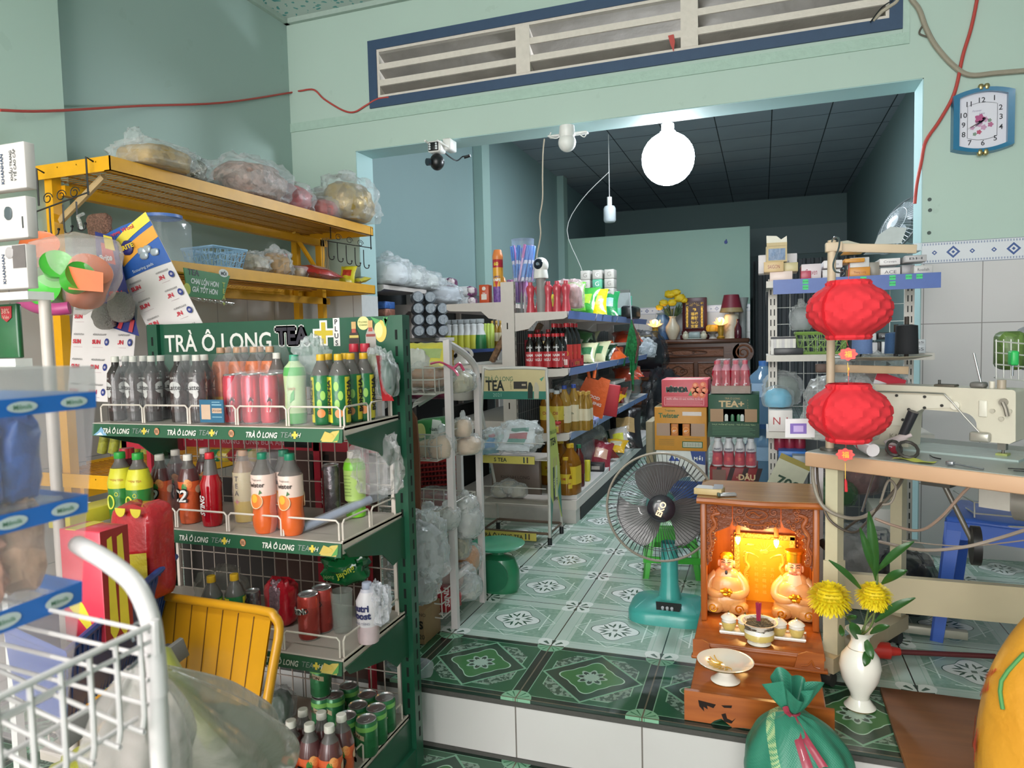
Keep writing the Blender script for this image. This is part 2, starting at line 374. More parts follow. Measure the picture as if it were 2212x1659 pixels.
struct('trim_5',MB().box((XL,YD-.008,VZ0-.075),(VX1+.03,YD,VZ0-.02),P('a9c2b4',.7,bumpy=.5)).box((VX1,YD-.006,VZ0-.02),(VX1+.03,YD,3.2),P('b0c6ba',.7)))
pm,nt,bs=newmat('patterned_ceiling');tc,(x,y,z)=coords(nt)
vo=nt.nodes.new('ShaderNodeTexVoronoi');vo.inputs['Scale'].default_value=22;nz=nt.nodes.new('ShaderNodeTexNoise');nz.inputs['Scale'].default_value=9
mp=nt.nodes.new('ShaderNodeVectorMath');mp.operation='MULTIPLY_ADD';mp.inputs[1].default_value=(.13,)*3;nt.links.new(tc.outputs['Object'],nz.inputs[0]);nt.links.new(nz.outputs['Color'],mp.inputs[0]);nt.links.new(tc.outputs['Object'],mp.inputs[2]);nt.links.new(mp.outputs[0],vo.inputs['Vector'])
nt.links.new(cmix(nt,E(nt,vo.outputs['Distance'])<.3,'c4cfc9','4f9c9c').k,bs.inputs['Base Color']);bs.inputs['Roughness'].default_value=.35
struct('ceiling',MB().box((XL-.1,-3.5,ZC),(XR+.1,YD,ZC+.08),pm))
struct('trim_6',MB().box((XL,-3.4,ZC-.03),(XL+.03,YD,ZC),P('a8b8ae',.6)).box((XL,YD-.03,ZC-.03),(XR,YD,ZC),P('a8b8ae',.6)))
cm,nt,bs=newmat('ceiling_panels');tc,(x,y,z)=coords(nt)
g=(x.frac(.61,.1).abs()>.49).mx(y.frac(.61,.3).abs()>.488);nt.links.new(cmix(nt,g,cmix(nt,noise_n(nt,tc,2,3),'98a2ac','858f99'),'1f2629').k,bs.inputs['Base Color']);bs.inputs['Roughness'].default_value=.85
struct('ceiling',MB().box((XL-.1,YD+.2,ZI),(XR+.1,14,ZI+.08),cm))
struct('wall_rear',MB().box((XL,13.9,0),(XR,14.05,3.7),m_wi).box((XL,13.86,2.55),(XR,13.9,3.05),wall_mat('94a7a8',name='rear_band_paint')))
struct('wall_partition',MB().box((XL,10.65,0),(-.17,10.75,2.65),m_wp))
fg=MB();gm=P('6f7377',.45,.4)
fg.box((-.15,12.2,0),(1.38,12.24,2.3),P('5b5f63',.6))
for i in range(13):fg.cyl((-.1+i*.12,12.16,0),(-.1+i*.12,12.16,2.3),.028,gm,seg=8)
struct('door_1',fg)
# vent: blue painted surround, pale concrete frame with three bays of slanting louvres
bm_=P('344a66',.6);wm=P('d9cfc4',.7,bumpy=.4);lm=P('8d8780',.9,var=.3,scale=8,bumpy=.6)
vt=thing('louvre_vent','long concrete louvre vent with dark blue surround above the wide opening','vent',(-.84,YD,VZ0))
m_=MB();t=.058
for a,b in(((VX0,VZ0),(VX1,VZ0+t)),((VX0,VZ1-t),(VX1,VZ1)),((VX0,VZ0+t),(VX0+t,VZ1-t)),((VX1-t,VZ0+t),(VX1,VZ1-t))):m_.box((a[0],YD-.012,a[1]),(b[0],YD+.1,b[1]),bm_)
part('surround',m_,vt)
m_=MB();x0,x1,z0,z1=VX0+t,VX1-t,VZ0+t,VZ1-t;e=.016
m_.box((x0,YD-.004,z0),(x1,YD+.12,z0+e),wm).box((x0,YD-.004,z1-e),(x1,YD+.12,z1),wm)
bays=[(x0,x0+.915),(x0+1.0,x0+1.85),(x0+1.94,x1)]
for i in range(2):m_.box((bays[i][1],YD-.006,z0+e),(bays[i+1][0],YD+.14,z1-e),wm)
m_.box((x0,YD-.004,z0+e),(x0+e,YD+.12,z1-e),wm).box((x1-e,YD-.004,z0+e),(x1,YD+.12,z1-e),wm);part('vent_frame',m_,vt)
hh=(z1-z0)/3
for bx0,bx1 in bays:
 for k in range(3):
  zt=z1-e*.5-k*hh;zb=zt-hh*.62;m_=MB()
  m_.add([(bx0,YD,zt),(bx1,YD,zt),(bx1,YD+.14,zb),(bx0,YD+.14,zb),(bx0,YD+.001,zt-.022),(bx1,YD+.001,zt-.022),(bx1,YD+.135,zb-.022),(bx0,YD+.135,zb-.022)],[(0,1,2,3),(4,7,6,5),(0,4,5,1),(1,5,6,2),(2,6,7,3),(3,7,4,0)],lm,0)
  if k:m_.box((bx0,YD-.003,zt-.018),(bx1,YD+.008,zt+.018),wm)
  part('louvre',m_,vt)
# ================================================================ lamps, cameras, clock and cables
WHT=P('e8e6e2',.35);BLK=P('16171a',.35);GREY=P('8c8f92',.4)
yl=4.75;lp=at(1443,343,Y=yl)
t=thing('ceiling_lamp','big glowing round white lamp hanging in the rear room','lamp',lp)
em=bpy.data.materials.new('glowing_diffuser');em.use_nodes=1;b_=em.node_tree.nodes['Principled BSDF'];b_.inputs['Emission Color'].default_value=(.86,.93,1,1);b_.inputs['Emission Strength'].default_value=LAMP_POWER
part('lamp_globe',MB().lathe([(0,-.168)]+[(.168*math.sin(a),-.168*math.cos(a))for a in[PI*k/14 for k in range(1,14)]]+[(.05,.17)],em,28),t,wl=0)
part('lamp_socket',MB().cyl((0,0,.15),(0,0,.22),.04,WHT),t,wl=0)
part('lamp_cord',MB().tube([(0,0,.2),(0,0,ZI-lp[2])],.004,WHT),t,wl=0)
p=at(1317,462,Y=8.6);t=thing('light_bulb','unlit white bulb hanging by its wire deep in the rear room','light bulb',p)
part('bulb',MB().lathe([(0,-.1),(.06,-.1),(.075,-.08),(.075,.06),(.06,.09),(.03,.1)],P('c6ced2',.4),16),t,wl=0)
part('socket',MB().cyl((0,0,.1),(0,0,.2),.03,WHT),t,wl=0)
part('cord',MB().tube([(0,0,.2),(0,0,ZI-p[2])],.004,WHT),t,wl=0)
part('wire',MB().tube([(0,0,.5),(-.35,.02,.2),(-.55,.05,-.15),(-.4,.1,-.6),(-.28,.1,-.95)],.004,WHT,sub=4),t,wl=0)
# clock
cp=at(2120,263,Y=YD-.001);t=thing('wall_clock','blue framed wall clock with rose picture on the mint wall','clock',cp)
def bulge(w,h,b,n=10):
 o=[(-w+2*w*i/n,h+b*(1-(2*i/n-1)**2))for i in range(n+1)]
 return o+[(-x,-z)for x,z in o]
a_=math.radians(0);CM=Matrix.Rotation(math.radians(.5),4,'Y')
cb=P('2f7398',.3,coat=.4)
m_=MB();oo=bulge(.128,.128,.026);ii=bulge(.098,.112,.02)
n=len(oo);vs=[(x,0,z)for x,z in oo]+[(x*.97,-.04,z*.97)for x,z in oo]+[(x,-.036,z)for x,z in ii]+[(x,-.012,z)for x,z in ii]
m_.add(vs,[(i+k*n,(i+1)%n+k*n,(i+1)%n+(k+1)*n,i+(k+1)*n)for k in range(3)for i in range(n)],cb,0)
part('clock_frame',m_,t,wl=0)
m_=MB();m_.add([(x,-.012,z)for x,z in ii],[tuple(range(n))[::-1]],P('dcd9e2',.4,var=.02),0)
ik=P('2c2c34',.5);f_=(1,0,0);u_=(0,0,1);g_=P('b05080',.6);pk=P('c99ab8',.7,var=.3,scale=90)
NUM={12:(-.002,.098),1:(.048,.102),2:(.074,.055),3:(.076,.012),4:(.076,-.035),5:(.054,-.085),6:(.004,-.102),7:(-.05,-.096),8:(-.076,-.055),9:(-.077,-.01),10:(-.076,.035),11:(-.055,.085)}
for k,(x,z)in NUM.items():m_.text(str(k),(x,-.013,z),f_,u_,.034,ik,bold=.01)
m_.tube([(x*.62,-.014,z*.66)for x,z in ii],.0008,ik,4,closed=1)
m_.text('Forever',(-.022,-.0135,.05),f_,u_,.012,P('9b8fae',.6),shear=.4).text('Love',(-.002,-.0135,.036),f_,u_,.012,P('9b8fae',.6),shear=.4)
for x,z,r,mt in((-.01,.012,.02,g_),(.012,.006,.012,pk),(-.014,-.012,.014,pk),(.034,-.02,.011,P('b4688c',.6)),(-.012,-.05,.01,P('b8506c',.6)),(-.04,-.028,.009,pk),(-.03,-.058,.008,P('7d9080',.6)),(.03,.0,.008,P('7d9080',.6)),(.006,-.03,.012,pk)):
 m_.add([(x+r*(1+.2*math.cos(5*a))*math.cos(a),-.0135,z+r*(1+.2*math.cos(5*a))*math.sin(a))for a in[2*PI*k/20 for k in range(20)]],[tuple(range(20))[::-1]],mt,0)
part('clock_face',m_,t,wl=0)
def hand(name,ang,L,wd,mt):
 c,s_=math.sin(ang),math.cos(ang);m_=MB().add([(-s_*wd,-.018,c*wd),(c*L,-.018,s_*L),(s_*wd,-.018,-c*wd),(-c*.02,-.018,-s_*.02)],[(0,1,2,3)],mt,0);part(name,m_,t,wl=0)
hand('hour_hand',math.radians(230),.045,.004,P('3a3350',.4));hand('minute_hand',math.radians(241),.072,.003,P('2a2630',.4));hand('second_hand',math.radians(244),.078,.001,P('a58a50',.3,.8))
for z in(.152,-.15):
 for x in(-.012,.012):part('frame_ornament',MB().blob((x,-.03,z),(.012,.012,.016),P('b8a878',.3,.8),amp=0),t,wl=0)
# security camera hanging from the lintel edge, left
cpv=at(945,318,Y=YD-.05);t=thing('security_camera','white and black security camera with antennas on the lintel corner','security camera',(cpv[0],YD+.02,LZ))
m_=MB();c=cpv
m_.rbox((c[0]-.045,YD-.1,c[2]-.04),(c[0]+.045,YD-.02,c[2]+.03),.012,WHT);part('camera_body',m_,t)
part('light_panel',MB().rbox((c[0]-.036,YD-.106,c[2]-.032),(c[0]+.03,YD-.098,c[2]+.018),.006,BLK),t)
m_=MB()
for x in(-.024,.018):
 for z in(.006,-.008,-.022):m_.cyl((c[0]+x,YD-.11,c[2]+z),(c[0]+x,YD-.104,c[2]+z),.006,P('d8dde0',.2))
part('lamp_dots',m_,t)
q=at(944,350,Y=YD-.06)
m_=MB();m_.blob((q[0],YD-.06,q[2]),(.044,.044,.05),BLK,amp=0,e=1);m_.cyl((q[0]-.03,YD-.1,q[2]-.005),(q[0]-.04,YD-.115,q[2]-.008),.022,P('2a3640',.1));part('camera_dome',m_,t)
part('bracket',MB().rbox((c[0]+.03,YD-.05,c[2]-.02),(c[0]+.085,YD+.05,c[2]+.05),.01,WHT),t)
for k,(a,b)in enumerate((((918,304),(930,313)),((944,303),(968,318)))):part('antenna',MB().cyl(at(*a,Y=YD-.12),at(*b,Y=YD-.05),.006,WHT),t)
part('cable',MB().tube([at(960,330,Y=YD),at(985,347,Y=YD+.1),at(1000,338,Y=YD+.2),at(1012,338,Y=YD+.1)],.004,BLK,sub=5).cyl(at(1003,340,Y=YD+.1),at(1016,336,Y=YD+.1),.009,BLK),t)
# round headed camera on a power strip, middle of the lintel
c=at(1225,292,Y=YD-.06);t=thing('pan_camera','white round-headed camera hanging upside down from the lintel middle','security camera',(c[0],YD+.02,LZ))
m_=MB();m_.lathe([(0,.055),(.042,.05),(.046,.0),(.036,-.02)],WHT,20,c=c);part('camera_base',m_,t)
c2=at(1225,308,Y=YD-.06);part('camera_head',MB().blob(c2,(.05,.05,.052),WHT,amp=0,e=1),t)
part('power_strip',MB().rbox(at(1182,296,Y=YD-.02),at(1272,286,Y=YD+.03),.006,WHT),t)
part('cable',MB().tube([at(1250,288,Y=YD-.03),at(1262,296,Y=YD-.03),at(1268,285,Y=YD-.03)],.003,WHT,sub=4).tube([at(1190,286,Y=YD-.03),at(1188,296,Y=YD-.03),at(1205,298,Y=YD-.03),at(1213,284,Y=YD-.03)],.003,WHT,sub=4),t)
pts=[(1176,300),(1173,330),(1172,380),(1172,430),(1166,470),(1168,500),(1166,520),(1160,550),(1160,562)]
solo('hanging_cable',MB().tube([at(x,y,Y=4.0+.25*k/8)for k,(x,y)in enumerate(pts)],.0045,P('cbbfae',.5),6,sub=4),'thin white cable hanging from lintel down to the small round camera','cable',wl=1)
RED=P('b8463e',.5)
def walltube(pts,r,mt,name,label,cat='cable',off=.012,wl=1):
 solo(name,MB().tube([at(x,y,Y=YD-off)for x,y in pts],r,mt,8,sub=5),label,cat,wl=1)
m_=MB().tube([at(0,238,X=XL+.14),at(104,240,X=XL+.12),at(300,229,X=XL+.02),at(480,222,X=XL+.02),at(622,201,X=XL+.012)]+[at(x,y,Y=YD-.01)for x,y in((650,196),(678,194),(700,214),(740,238),(765,242),(790,228),(815,214),(840,210))],.0055,RED,8,sub=5)
solo('red_wire',m_,'red wire strung along left wall and tucked into the vent','cable',wl=1)
walltube([(2118,-70),(2112,-10),(2098,60),(2080,120),(2062,200),(2030,260),(2000,305),(1990,350),(1980,400),(1976,440)],.008,RED,'red_wire','red wire hanging down beside the blue clock',off=.014)
walltube([(1920,-90),(1962,-12),(1985,20),(2000,60),(2022,100),(2060,142),(2095,162),(2150,158),(2212,153),(2260,152),(2480,158)],.012,P('9c9382',.7,bumpy=.4),'wall_cable','thick beige cable looping over the upper right wall',off=.014)
walltube([(2000,48),(1990,60),(1986,72),(1998,78),(2006,80)],.004,P('5a5348',.6),'wire_end','loose wire stub beside the vent corner')
walltube([(1885,45),(1905,25),(1935,5),(1942,-10)],.009,P('b5aa98',.6),'vent_cable','beige cable passing out of the vent right end')
walltube([(1880,48),(1905,16),(1930,0)],.003,BLK,'vent_cable','thin black cable at the vent right end',off=.03)
solo('red_ribbon',MB().add([at(x,y,Y=YD-.012)for x,y in((1443,77),(1455,74),(1458,90),(1455,112),(1448,96))],[(0,1,2,3,4)],RED,0).add([at(x,y,Y=YD-.010)for x,y in((1443,77),(1455,74),(1458,90),(1455,112),(1448,96))],[(4,3,2,1,0)],RED,0),'scrap of red ribbon caught on the vent louvre','ribbon',wl=1)
m_=MB()
for x,y in((680,432),(2008,431),(2009,454),(2007,503)):m_
for x,y,lb in((2008,431,'uppermost nail hole in right wall'),(2009,454,'second nail hole in right wall below the top one'),(2007,503,'lowest nail hole in wall above the tile border')):
 solo('wall_plug',MB().cyl(at(x,y,Y=YD-.004),at(x,y,Y=YD+.001),.009,P('4f5a58',.8)),'dark '+lb,'wall plug',wl=1)
solo('wall_hook',MB().tube([at(425,350,X=XL),at(425,350,X=XL+.03),at(433,351,X=XL+.03)],.008,BLK),'small black hook in the left wall above the yellow rack','hook',wl=1)
# wall fan glimpsed behind the right jamb
fc=at(1942,488,Y=5.2);t=thing('wall_fan','grey wall fan with wire guard tilted behind the right doorway edge','fan',fc)
FM=Matrix.Translation(fc)@Matrix.Rotation(math.radians(-62),4,'Y')@Matrix.Rotation(math.radians(22),4,'X')
def guard(R,n,mt,depth,r=.0018,rings=(.55,)):
 m_=MB();prof=lambda q:depth*(1-q**2.6)
 for k in range(n):
  a=2*PI*k/n;m_.tube([(R*q*math.cos(a+.15*q),R*q*math.sin(a+.15*q),prof(q))for q in(.24,.45,.65,.85,.96,1)],r,mt,4)
 for q in rings:m_.tube([(R*q*math.cos(a),R*q*math.sin(a),prof(q))for a in[2*PI*j/40 for j in range(40)]],r*1.2,mt,5,closed=1)
 m_.tube([(R*math.cos(a),R*math.sin(a),0)for a in[2*PI*j/48 for j in range(48)]],r*3,mt,8,closed=1);return m_
def blades(R,n,mt):
 m_=MB()
 for k in range(n):
  a0=2*PI*k/n
  def fn(u,v):r_=R*(.2+.8*v);a=a0+(u-.5)*(1.25-.1*v)-.25*v*v;return(r_*math.cos(a),r_*math.sin(a),(u-.5)*.05)
  m_.grid(fn,8,8,mt)
 return m_
gw=P('9ba3a6',.35,.5)
for nm,mb in(('front_guard',guard(.2,48,gw,.05)),('blade_set',blades(.16,3,P('a9b3b8',.3))),('motor',MB().lathe([(0,-.14),(.06,-.13),(.07,-.03),(.05,0),(.05,.05),(0,.055)],gw,16))):
 mb.v=[tuple(FM@V(p))for p in mb.v];part(nm,mb,t)
bk=guard(.2,48,gw,-.07);bk.v=[tuple(FM@V(p))for p in bk.v];part('rear_guard',bk,t)
part('wall_bracket',MB().tube([FM@V((0,0,-.1)),at(1990,450,Y=5.3),V((XR,5.4,2.35))],.02,gw,8),t)
# ================================================================ white rack in the right part of the opening
def rack_post(x,y,z0,z1,mt,facing=1):
 m_=MB().box((x-.02,y-.015,z0),(x+.02,y+.015,z1),mt);dk=P('2a2a2c',.8);n=int((z1-z0)/.05)
 for k in range(n):
  for dx in(-.008,.008):m_.box((x+dx-.0025,y-.0155,z0+.02+k*.05),(x+dx+.0025,y-.0148,z0+.05+k*.05),dk)
 return m_
RKY0,RKY1=3.50,3.86;RX0,RX1=.045,.66;zt=at(1673,607,Y=RKY0)[2];zm=at(1673,768,Y=RKY0)[2];zl=at(1700,935,Y=RKY0)[2]
CRM=P('cfc8c0',.45);BLUE=P('3f5fa8',.35);NETM=P('b9bdb8',.4,.3)
rk=thing('display_rack','white metal rack with blue price strip holding cigarette cartons','rack',((RX0+RX1)/2,RKY1,0))
for x in(RX0,RX1):part('post',rack_post(x,RKY1-.02 if x==RX1 else RKY0+.17,0,zt+.02 if x==RX0 else zt+.02,CRM),rk)
for z,d,nm in((zt,RKY0,'top_shelf'),(zm,RKY0+.04,'middle_shelf'),(zl,RKY0+.02,'lower_shelf'),(.12,RKY0,'base_shelf')):
 s_=part('shelf',MB().box((RX0-.03,d,z-.03),(RX1+.05,RKY1-.03,z),CRM).add([(RX0-.03,d,z-.0),(RX0-.03,RKY1-.05,z),(RX0-.03,RKY1-.05,z-.11),(RX0-.03,d,z-.03)],[(0,1,2,3)],CRM,0),rk)
 if z==zt:
  m_=MB().box((RX0+.0,d-.008,z-.062),(RX1+.06,d,z+.004),BLUE);gs=P('3fd07c',.5);ik=P('1d5a38',.5)
  for px_ in(1740,1865,1928,1963,1986):
   q=at(px_,600,Y=d-.008)
   for dz in(.0,-.026)if px_!=1963 and px_!=1986 else(0,):m_.box((q[0]-.012,d-.0095,z-.02+dz),(q[0]+.012,d-.009,z+dz),gs).text('30.000',(q[0],d-.0096,z-.01+dz),(1,0,0),(0,0,1),.009,ik)
  part('price_strip',m_,s_)
def wire_net(x0,x1,z0,z1,y,mt,sx=.05,sz=.05,r=.0018,axis=0):
 m_=MB();nx=round(abs(x1-x0)/sx);nz=round((z1-z0)/sz);g=(lambda x,z:(x,y,z))if axis==0 else(lambda x,z:(y,x,z))
 for i in range(nx+1):x=x0+(x1-x0)*i/nx;m_.tube([g(x,z0),g(x,z1)],r,mt,4)
 for j in range(nz+1):z=z0+(z1-z0)*j/nz;m_.tube([g(x0,z),g(x1,z)],r,mt,4)
 return m_
part('back_net',wire_net(RX0+.02,RX1-.02,.1,zt-.03,RKY1-.03,NETM,.062,.085),rk)
part('back_panel',MB().box((RX0+.02,RKY1-.012,.1),(RX1-.02,RKY1-.006,.62),P('7b8088',.6)),rk)
def carton(px0,py0,px1,py1,Y,d,col,label,text='',tc='8a3038',gp='cigarette cartons on the rack',rz=0,base=None,open_=0,name='cigarette_carton',cat='carton',side=None,tsize=.5,rough=.35):
 """a box that fills px0..px1, py0..py1 at distance Y; base is the height of what it stands on"""
 a=at(px0,(py0+py1)/2,Y=Y);b=at(px1,(py0+py1)/2,Y=Y);z1=at((px0+px1)/2,py0,Y=Y)[2];z0=at((px0+px1)/2,py1,Y=Y)[2]if base is None else base
 W=b[0]-a[0];H=z1-z0;m_=MB().rbox((-W/2,0,0),(W/2,d,H),.002,P(col,rough,var=.08,scale=20))
 if text:m_.text(text,(0,-.0005,H*.5),(1,0,0),(0,0,1),H*tsize,P(tc,.5),width=W*.6)
 if side:m_.box((-W/2-.0006,d*.1,H*.1),(-W/2,d*.9,H*.9),P(side,.5))
 return solo(name,m_,label,cat,((a[0]+b[0])/2,Y,z0),rz,gp)
CT=carton;g1='cigarette cartons on the rack top shelf';zs=zt+.001
CT(1638,549,1722,586,3.66,.1,'d8d2d6','pale carton at the far left back of the rack top','Thang Long','8a8f98',g1,base=at(1700,586,Y=3.6)[2])
CT(1663,586,1712,603,3.56,.2,'e8d3cc','shiny pinkish carton at left end of the rack top','',gp=g1,base=zs)
CT(1650,565,1693,587,3.55,.15,'d9b98a','tan carton with small red square, left of rack','SAIGON','8a3038',g1,base=zs+.045)
CT(1691,567,1724,587,3.58,.15,'c9bb8e','olive tan carton beside the tan one with red square','',gp=g1,base=zs+.045)
bx=at(1678,565,Y=3.58);z0=zs+.092
m_=MB();tan=P('c6b084',.5);wh=P('e9e2d4',.6)
m_.box((-.045,0,0),(.045,.05,.075),tan).box((-.037,-.001,.008),(.037,0,.062),P('6d86a8',.3,var=.35,scale=25)).add([(-.045,.0,.075),(.045,0,.075),(.045,.01,.12),(.02,.012,.105),(0,.012,.122),(-.045,.01,.125)],[(0,1,2,3,4,5),(5,4,3,2,1,0)],wh,0).box((-.045,.0,.073),(.045,.003,.09),tan)
solo('opened_box',m_,'opened tan box with raised white flap on the left cartons','box',(bx[0],3.57,z0),.08)
CT(1731,570,1774,602,3.57,.15,'dccfd4','white and crimson carton pair on rack top, left of the pole','Craven','a04058',g1,side='c04a60',base=zs)
CT(1730,585,1752,602,3.555,.01,'b94a60','crimson label block of packets in front of white carton','',gp=g1,base=zs)
CT(1779,562,1820,581,3.58,.15,'e6dfe2','upper glossy white carton just behind the pole','White Horse','9a8f94',g1,base=zs+.052)
CT(1777,582,1815,602,3.57,.15,'d8d2d4','lower white carton just behind the pole','',gp=g1,base=zs)
CT(1822,543,1868,558,3.58,.14,'e8b23a','yellow carton topmost of the orange pile','THANG LONG','7a4a20',g1,base=zs+.12)
CT(1824,558,1868,578,3.58,.14,'dd9a3c','orange carton second from top of the orange pile','THANG LONG','b8742a',g1,base=zs+.072,tsize=.3)
CT(1835,577,1880,598,3.56,.14,'d8913c','orange film-wrapped carton at the bottom of the orange pile','Thang Long','a85a28',g1,base=zs,tsize=.3)
CT(1836,556,1878,577,3.6,.12,'cfcfcf','grey carton hidden behind the orange pile','',gp=g1,base=zs+.0)
CT(1874,541,1919,561,3.62,.14,'c3cccf','silver carton with black square mark high on the right pile','SAIGON','3a4a58',g1,base=zs+.12)
CT(1919,538,1952,560,3.6,.14,'b5c2cc','pale blue carton beside the silver one with black square','ACR','6b7c90',g1,base=zs+.12)
m_=MB().add([(-.05,0,0),(.06,0,0),(.085,.03,.07),(.02,.03,.08),(-.03,.02,.045)],[(0,1,2,3,4),(4,3,2,1,0)],P('c3c8c8',.5),0)
q=at(1915,527,Y=3.62);solo('carton_flap',m_,'torn grey carton flap standing above the wooden arm','cardboard',q)
m_=MB().add([(-.05,0,0),(.05,0,0),(0,.03,.022),(-.03,.03,.02)],[(0,1,2,3),(3,2,1,0)],P('ded6c4',.5),0)
solo('carton_flap',m_,'small cream carton flap sticking up behind the wooden arm','cardboard',at(1833,528,Y=3.62))
CT(1900,558,1945,578,3.575,.14,'e9e4e4','upper white carton on rack top, right of centre','Craven','6f6670',g1,base=zs+.052)
CT(1902,578,1945,596,3.57,.14,'e2dcdc','lower white carton on rack top, right of centre','ACE','5a5a62',g1,base=zs)
CT(1878,566,1900,590,3.6,.1,'8d8880','grey brown carton between orange and white piles','',gp=g1,base=zs)
CT(1948,572,1976,594,3.57,.12,'9d9a9e','shaded grey carton near the right end of rack top','',gp=g1,base=zs)
CT(1955,551,2002,573,3.52,.14,'b9b4b6','carton with upside down capitals, above the right rack end','BH','33363c',g1,base=zs+.055)
CT(1974,573,2015,592,3.5,.14,'c8c4c4','carton with long upside down word at the right rack end','Roolish','33363c',g1,base=zs)
CT(1973,525,1992,550,3.55,.14,'cfd8de','white and blue carton on top of the right end pile','',gp=g1,base=zs+.105)
# middle shelf: packets, green basket, spools, cartons
zs=zm+.001
for i in range(9):
 q=at(1668+i*6,745,Y=3.6);m_=MB().box((-.006,0,0),(.006,.05,.085),P(('d8d4d0','c8c4c6','e0dcd4')[i%3],.4)).box((-.0062,-.001,.074),(.0062,0,.084),P('3a3a40',.5))
 solo('razor_packet',m_,'slim white packet, '+nth(i,9)+' in the row left of the green basket','packet',(q[0],3.6,zs),0,'slim packets on the middle rack shelf')
def lattice_basket(w,d,h,col,seed=1,taper=.82,cells=9):
 m_=MB();mt=P(col,.4);rnd=random.Random(seed);w2,d2=w*taper,d*taper
 def P_(x,y,k):return(x*(taper+(1-taper)*k),y*(taper+(1-taper)*k),h*k)
 m_.box((-w2/2,-d2/2,0),(w2/2,d2/2,.004),mt)
 ring=lambda k,r:m_.tube([P_(-w/2,-d/2,k),P_(w/2,-d/2,k),P_(w/2,d/2,k),P_(-w/2,d/2,k)],r,mt,6,closed=1)
 ring(1,.006);ring(.04,.005);ring(.93,.003)
 for(ax,ay),(bx_,by)in(((-w/2,-d/2),(w/2,-d/2)),((w/2,-d/2),(w/2,d/2)),((w/2,d/2),(-w/2,d/2)),((-w/2,d/2),(-w/2,-d/2))):
  L=math.hypot(bx_-ax,by-ay);n=max(3,int(L/w*cells));pts=[[(i/n+(rnd.random()-.5)*.5/n if 0<i<n else i/n,(j/3+(rnd.random()-.5)*.16 if 0<j<3 else j/3))for j in range(4)]for i in range(n+1)]
  f=lambda p:P_(ax+(bx_-ax)*p[0],ay+(by-ay)*p[0],p[1])
  for i in range(n+1):
   for j in range(4):
    if i<n:m_.tube([f(pts[i][j]),f(pts[i+1][j])],.0022,mt,4)
    if j<3:m_.tube([f(pts[i][j]),f(pts[i][j+1])],.0022,mt,4)
    if i<n and j<3 and(i+j)%2:m_.tube([f(pts[i][j]),f(pts[i+1][j+1])],.0018,mt,4)
 return m_
a,b=at(1725,750,Y=3.58),at(1830,750,Y=3.58)
solo('plastic_basket',lattice_basket(b[0]-a[0]+.02,.2,.1,'7fa04e'),'olive green openwork basket on the middle shelf of the rack','basket',((a[0]+b[0])/2+.0,3.68,zs))
CT(1672,752,1735,760,3.57,.1,'3a3a3e','flat dark packet in front of the green basket','',gp=None,base=zs,name='flat_packet',cat='packet')
def bag(name,label,c,r,core,seed=0,cat='plastic bag',gp=None,fc='e4e8ea',fa=.25,knot=.0,amp=.14,pin=.0,core_s=.86,e=.8,flat=.25,corename='contents',rz=0,nu=28,cr=30,lite=0):
 """see-through bag with something in it"""
 t=thing(name,label,cat,(c[0],c[1],c[2]-r[2]*(1-flat)),rz,gp);zz=r[2]*(1-flat)
 if core:part(corename,MB().blob((0,0,zz-(1-core_s)*r[2]*.6),[q*core_s for q in r],core,seed,amp*.7,e=e,flat=flat,pinch=pin,nu=nu),t,wl=0)
 m_=MB().blob((0,0,zz),r,film(fc,fa),seed+5,amp,2.6,e=e,flat=flat,pinch=pin,ridge=1,nu=nu+8,nv=20)
 if knot:m_.blob((0,0,zz+r[2]*(1+knot*.5)),(r[0]*.3,r[1]*.3,r[2]*knot),film(fc,min(1,fa+.25)),seed+9,.3,e=.9,nu=14,nv=8)
 part('bag_film',m_,t,wl=0);return t
def spool(px_,py_,z,Y,r,h,col,label):
 q=at(px_,py_,Y=Y);t=thing('thread_spool',label,'thread spool',(q[0],Y,z),0,'big thread cones by the sewing machine')
 part('thread',MB().lathe([(0,.01),(r,.01),(r*.93,h),(.015,h+.004),(0,h)],P(col,.8,scale=200,var=.2),24),t,wl=0);part('core',MB().cyl((0,0,0),(0,0,h+.03),r*.2,P('3a2f28',.6)),t,wl=0)
CT(1872,720,1893,736,3.58,.08,'d7d5d8','upper white packet pile left of the black carton','',gp='packs on middle shelf',base=zs+.06,name='cigarette_pack',cat='packet')
CT(1870,740,1896,758,3.58,.08,'d0ced4','lower white packet pile left of the black carton','',gp='packs on middle shelf',base=zs,name='cigarette_pack',cat='packet')
CT(1897,718,1935,737,3.58,.1,'1f2126','black carton with white lettering on the middle shelf','SAIGON','d8d8dc','packs on middle shelf',base=zs+.062)
CT(1904,738,1930,757,3.58,.1,'d2d4d8','white carton below the black one with white lettering','',gp='packs on middle shelf',base=zs)
CT(1896,738,1904,757,3.575,.1,'1d1f26','slim black packet upright between white packs','',gp='packs on middle shelf',base=zs)
CT(1977,733,2000,745,3.5,.12,'c9cbd0','upper of two white packs at the right end of the middle shelf','SS','33363c','packs on middle shelf',base=zs+.035)
CT(1977,745,2000,757,3.5,.12,'c4c6cc','lower of two white packs at the right end of the middle shelf','SS','33363c','packs on middle shelf',base=zs)
bag('empty_bag','clear crumpled bag standing on green basket behind the lantern',at(1730,690,Y=3.7),(.05,.05,.07),P('8a9092',.6),3,knot=.3)
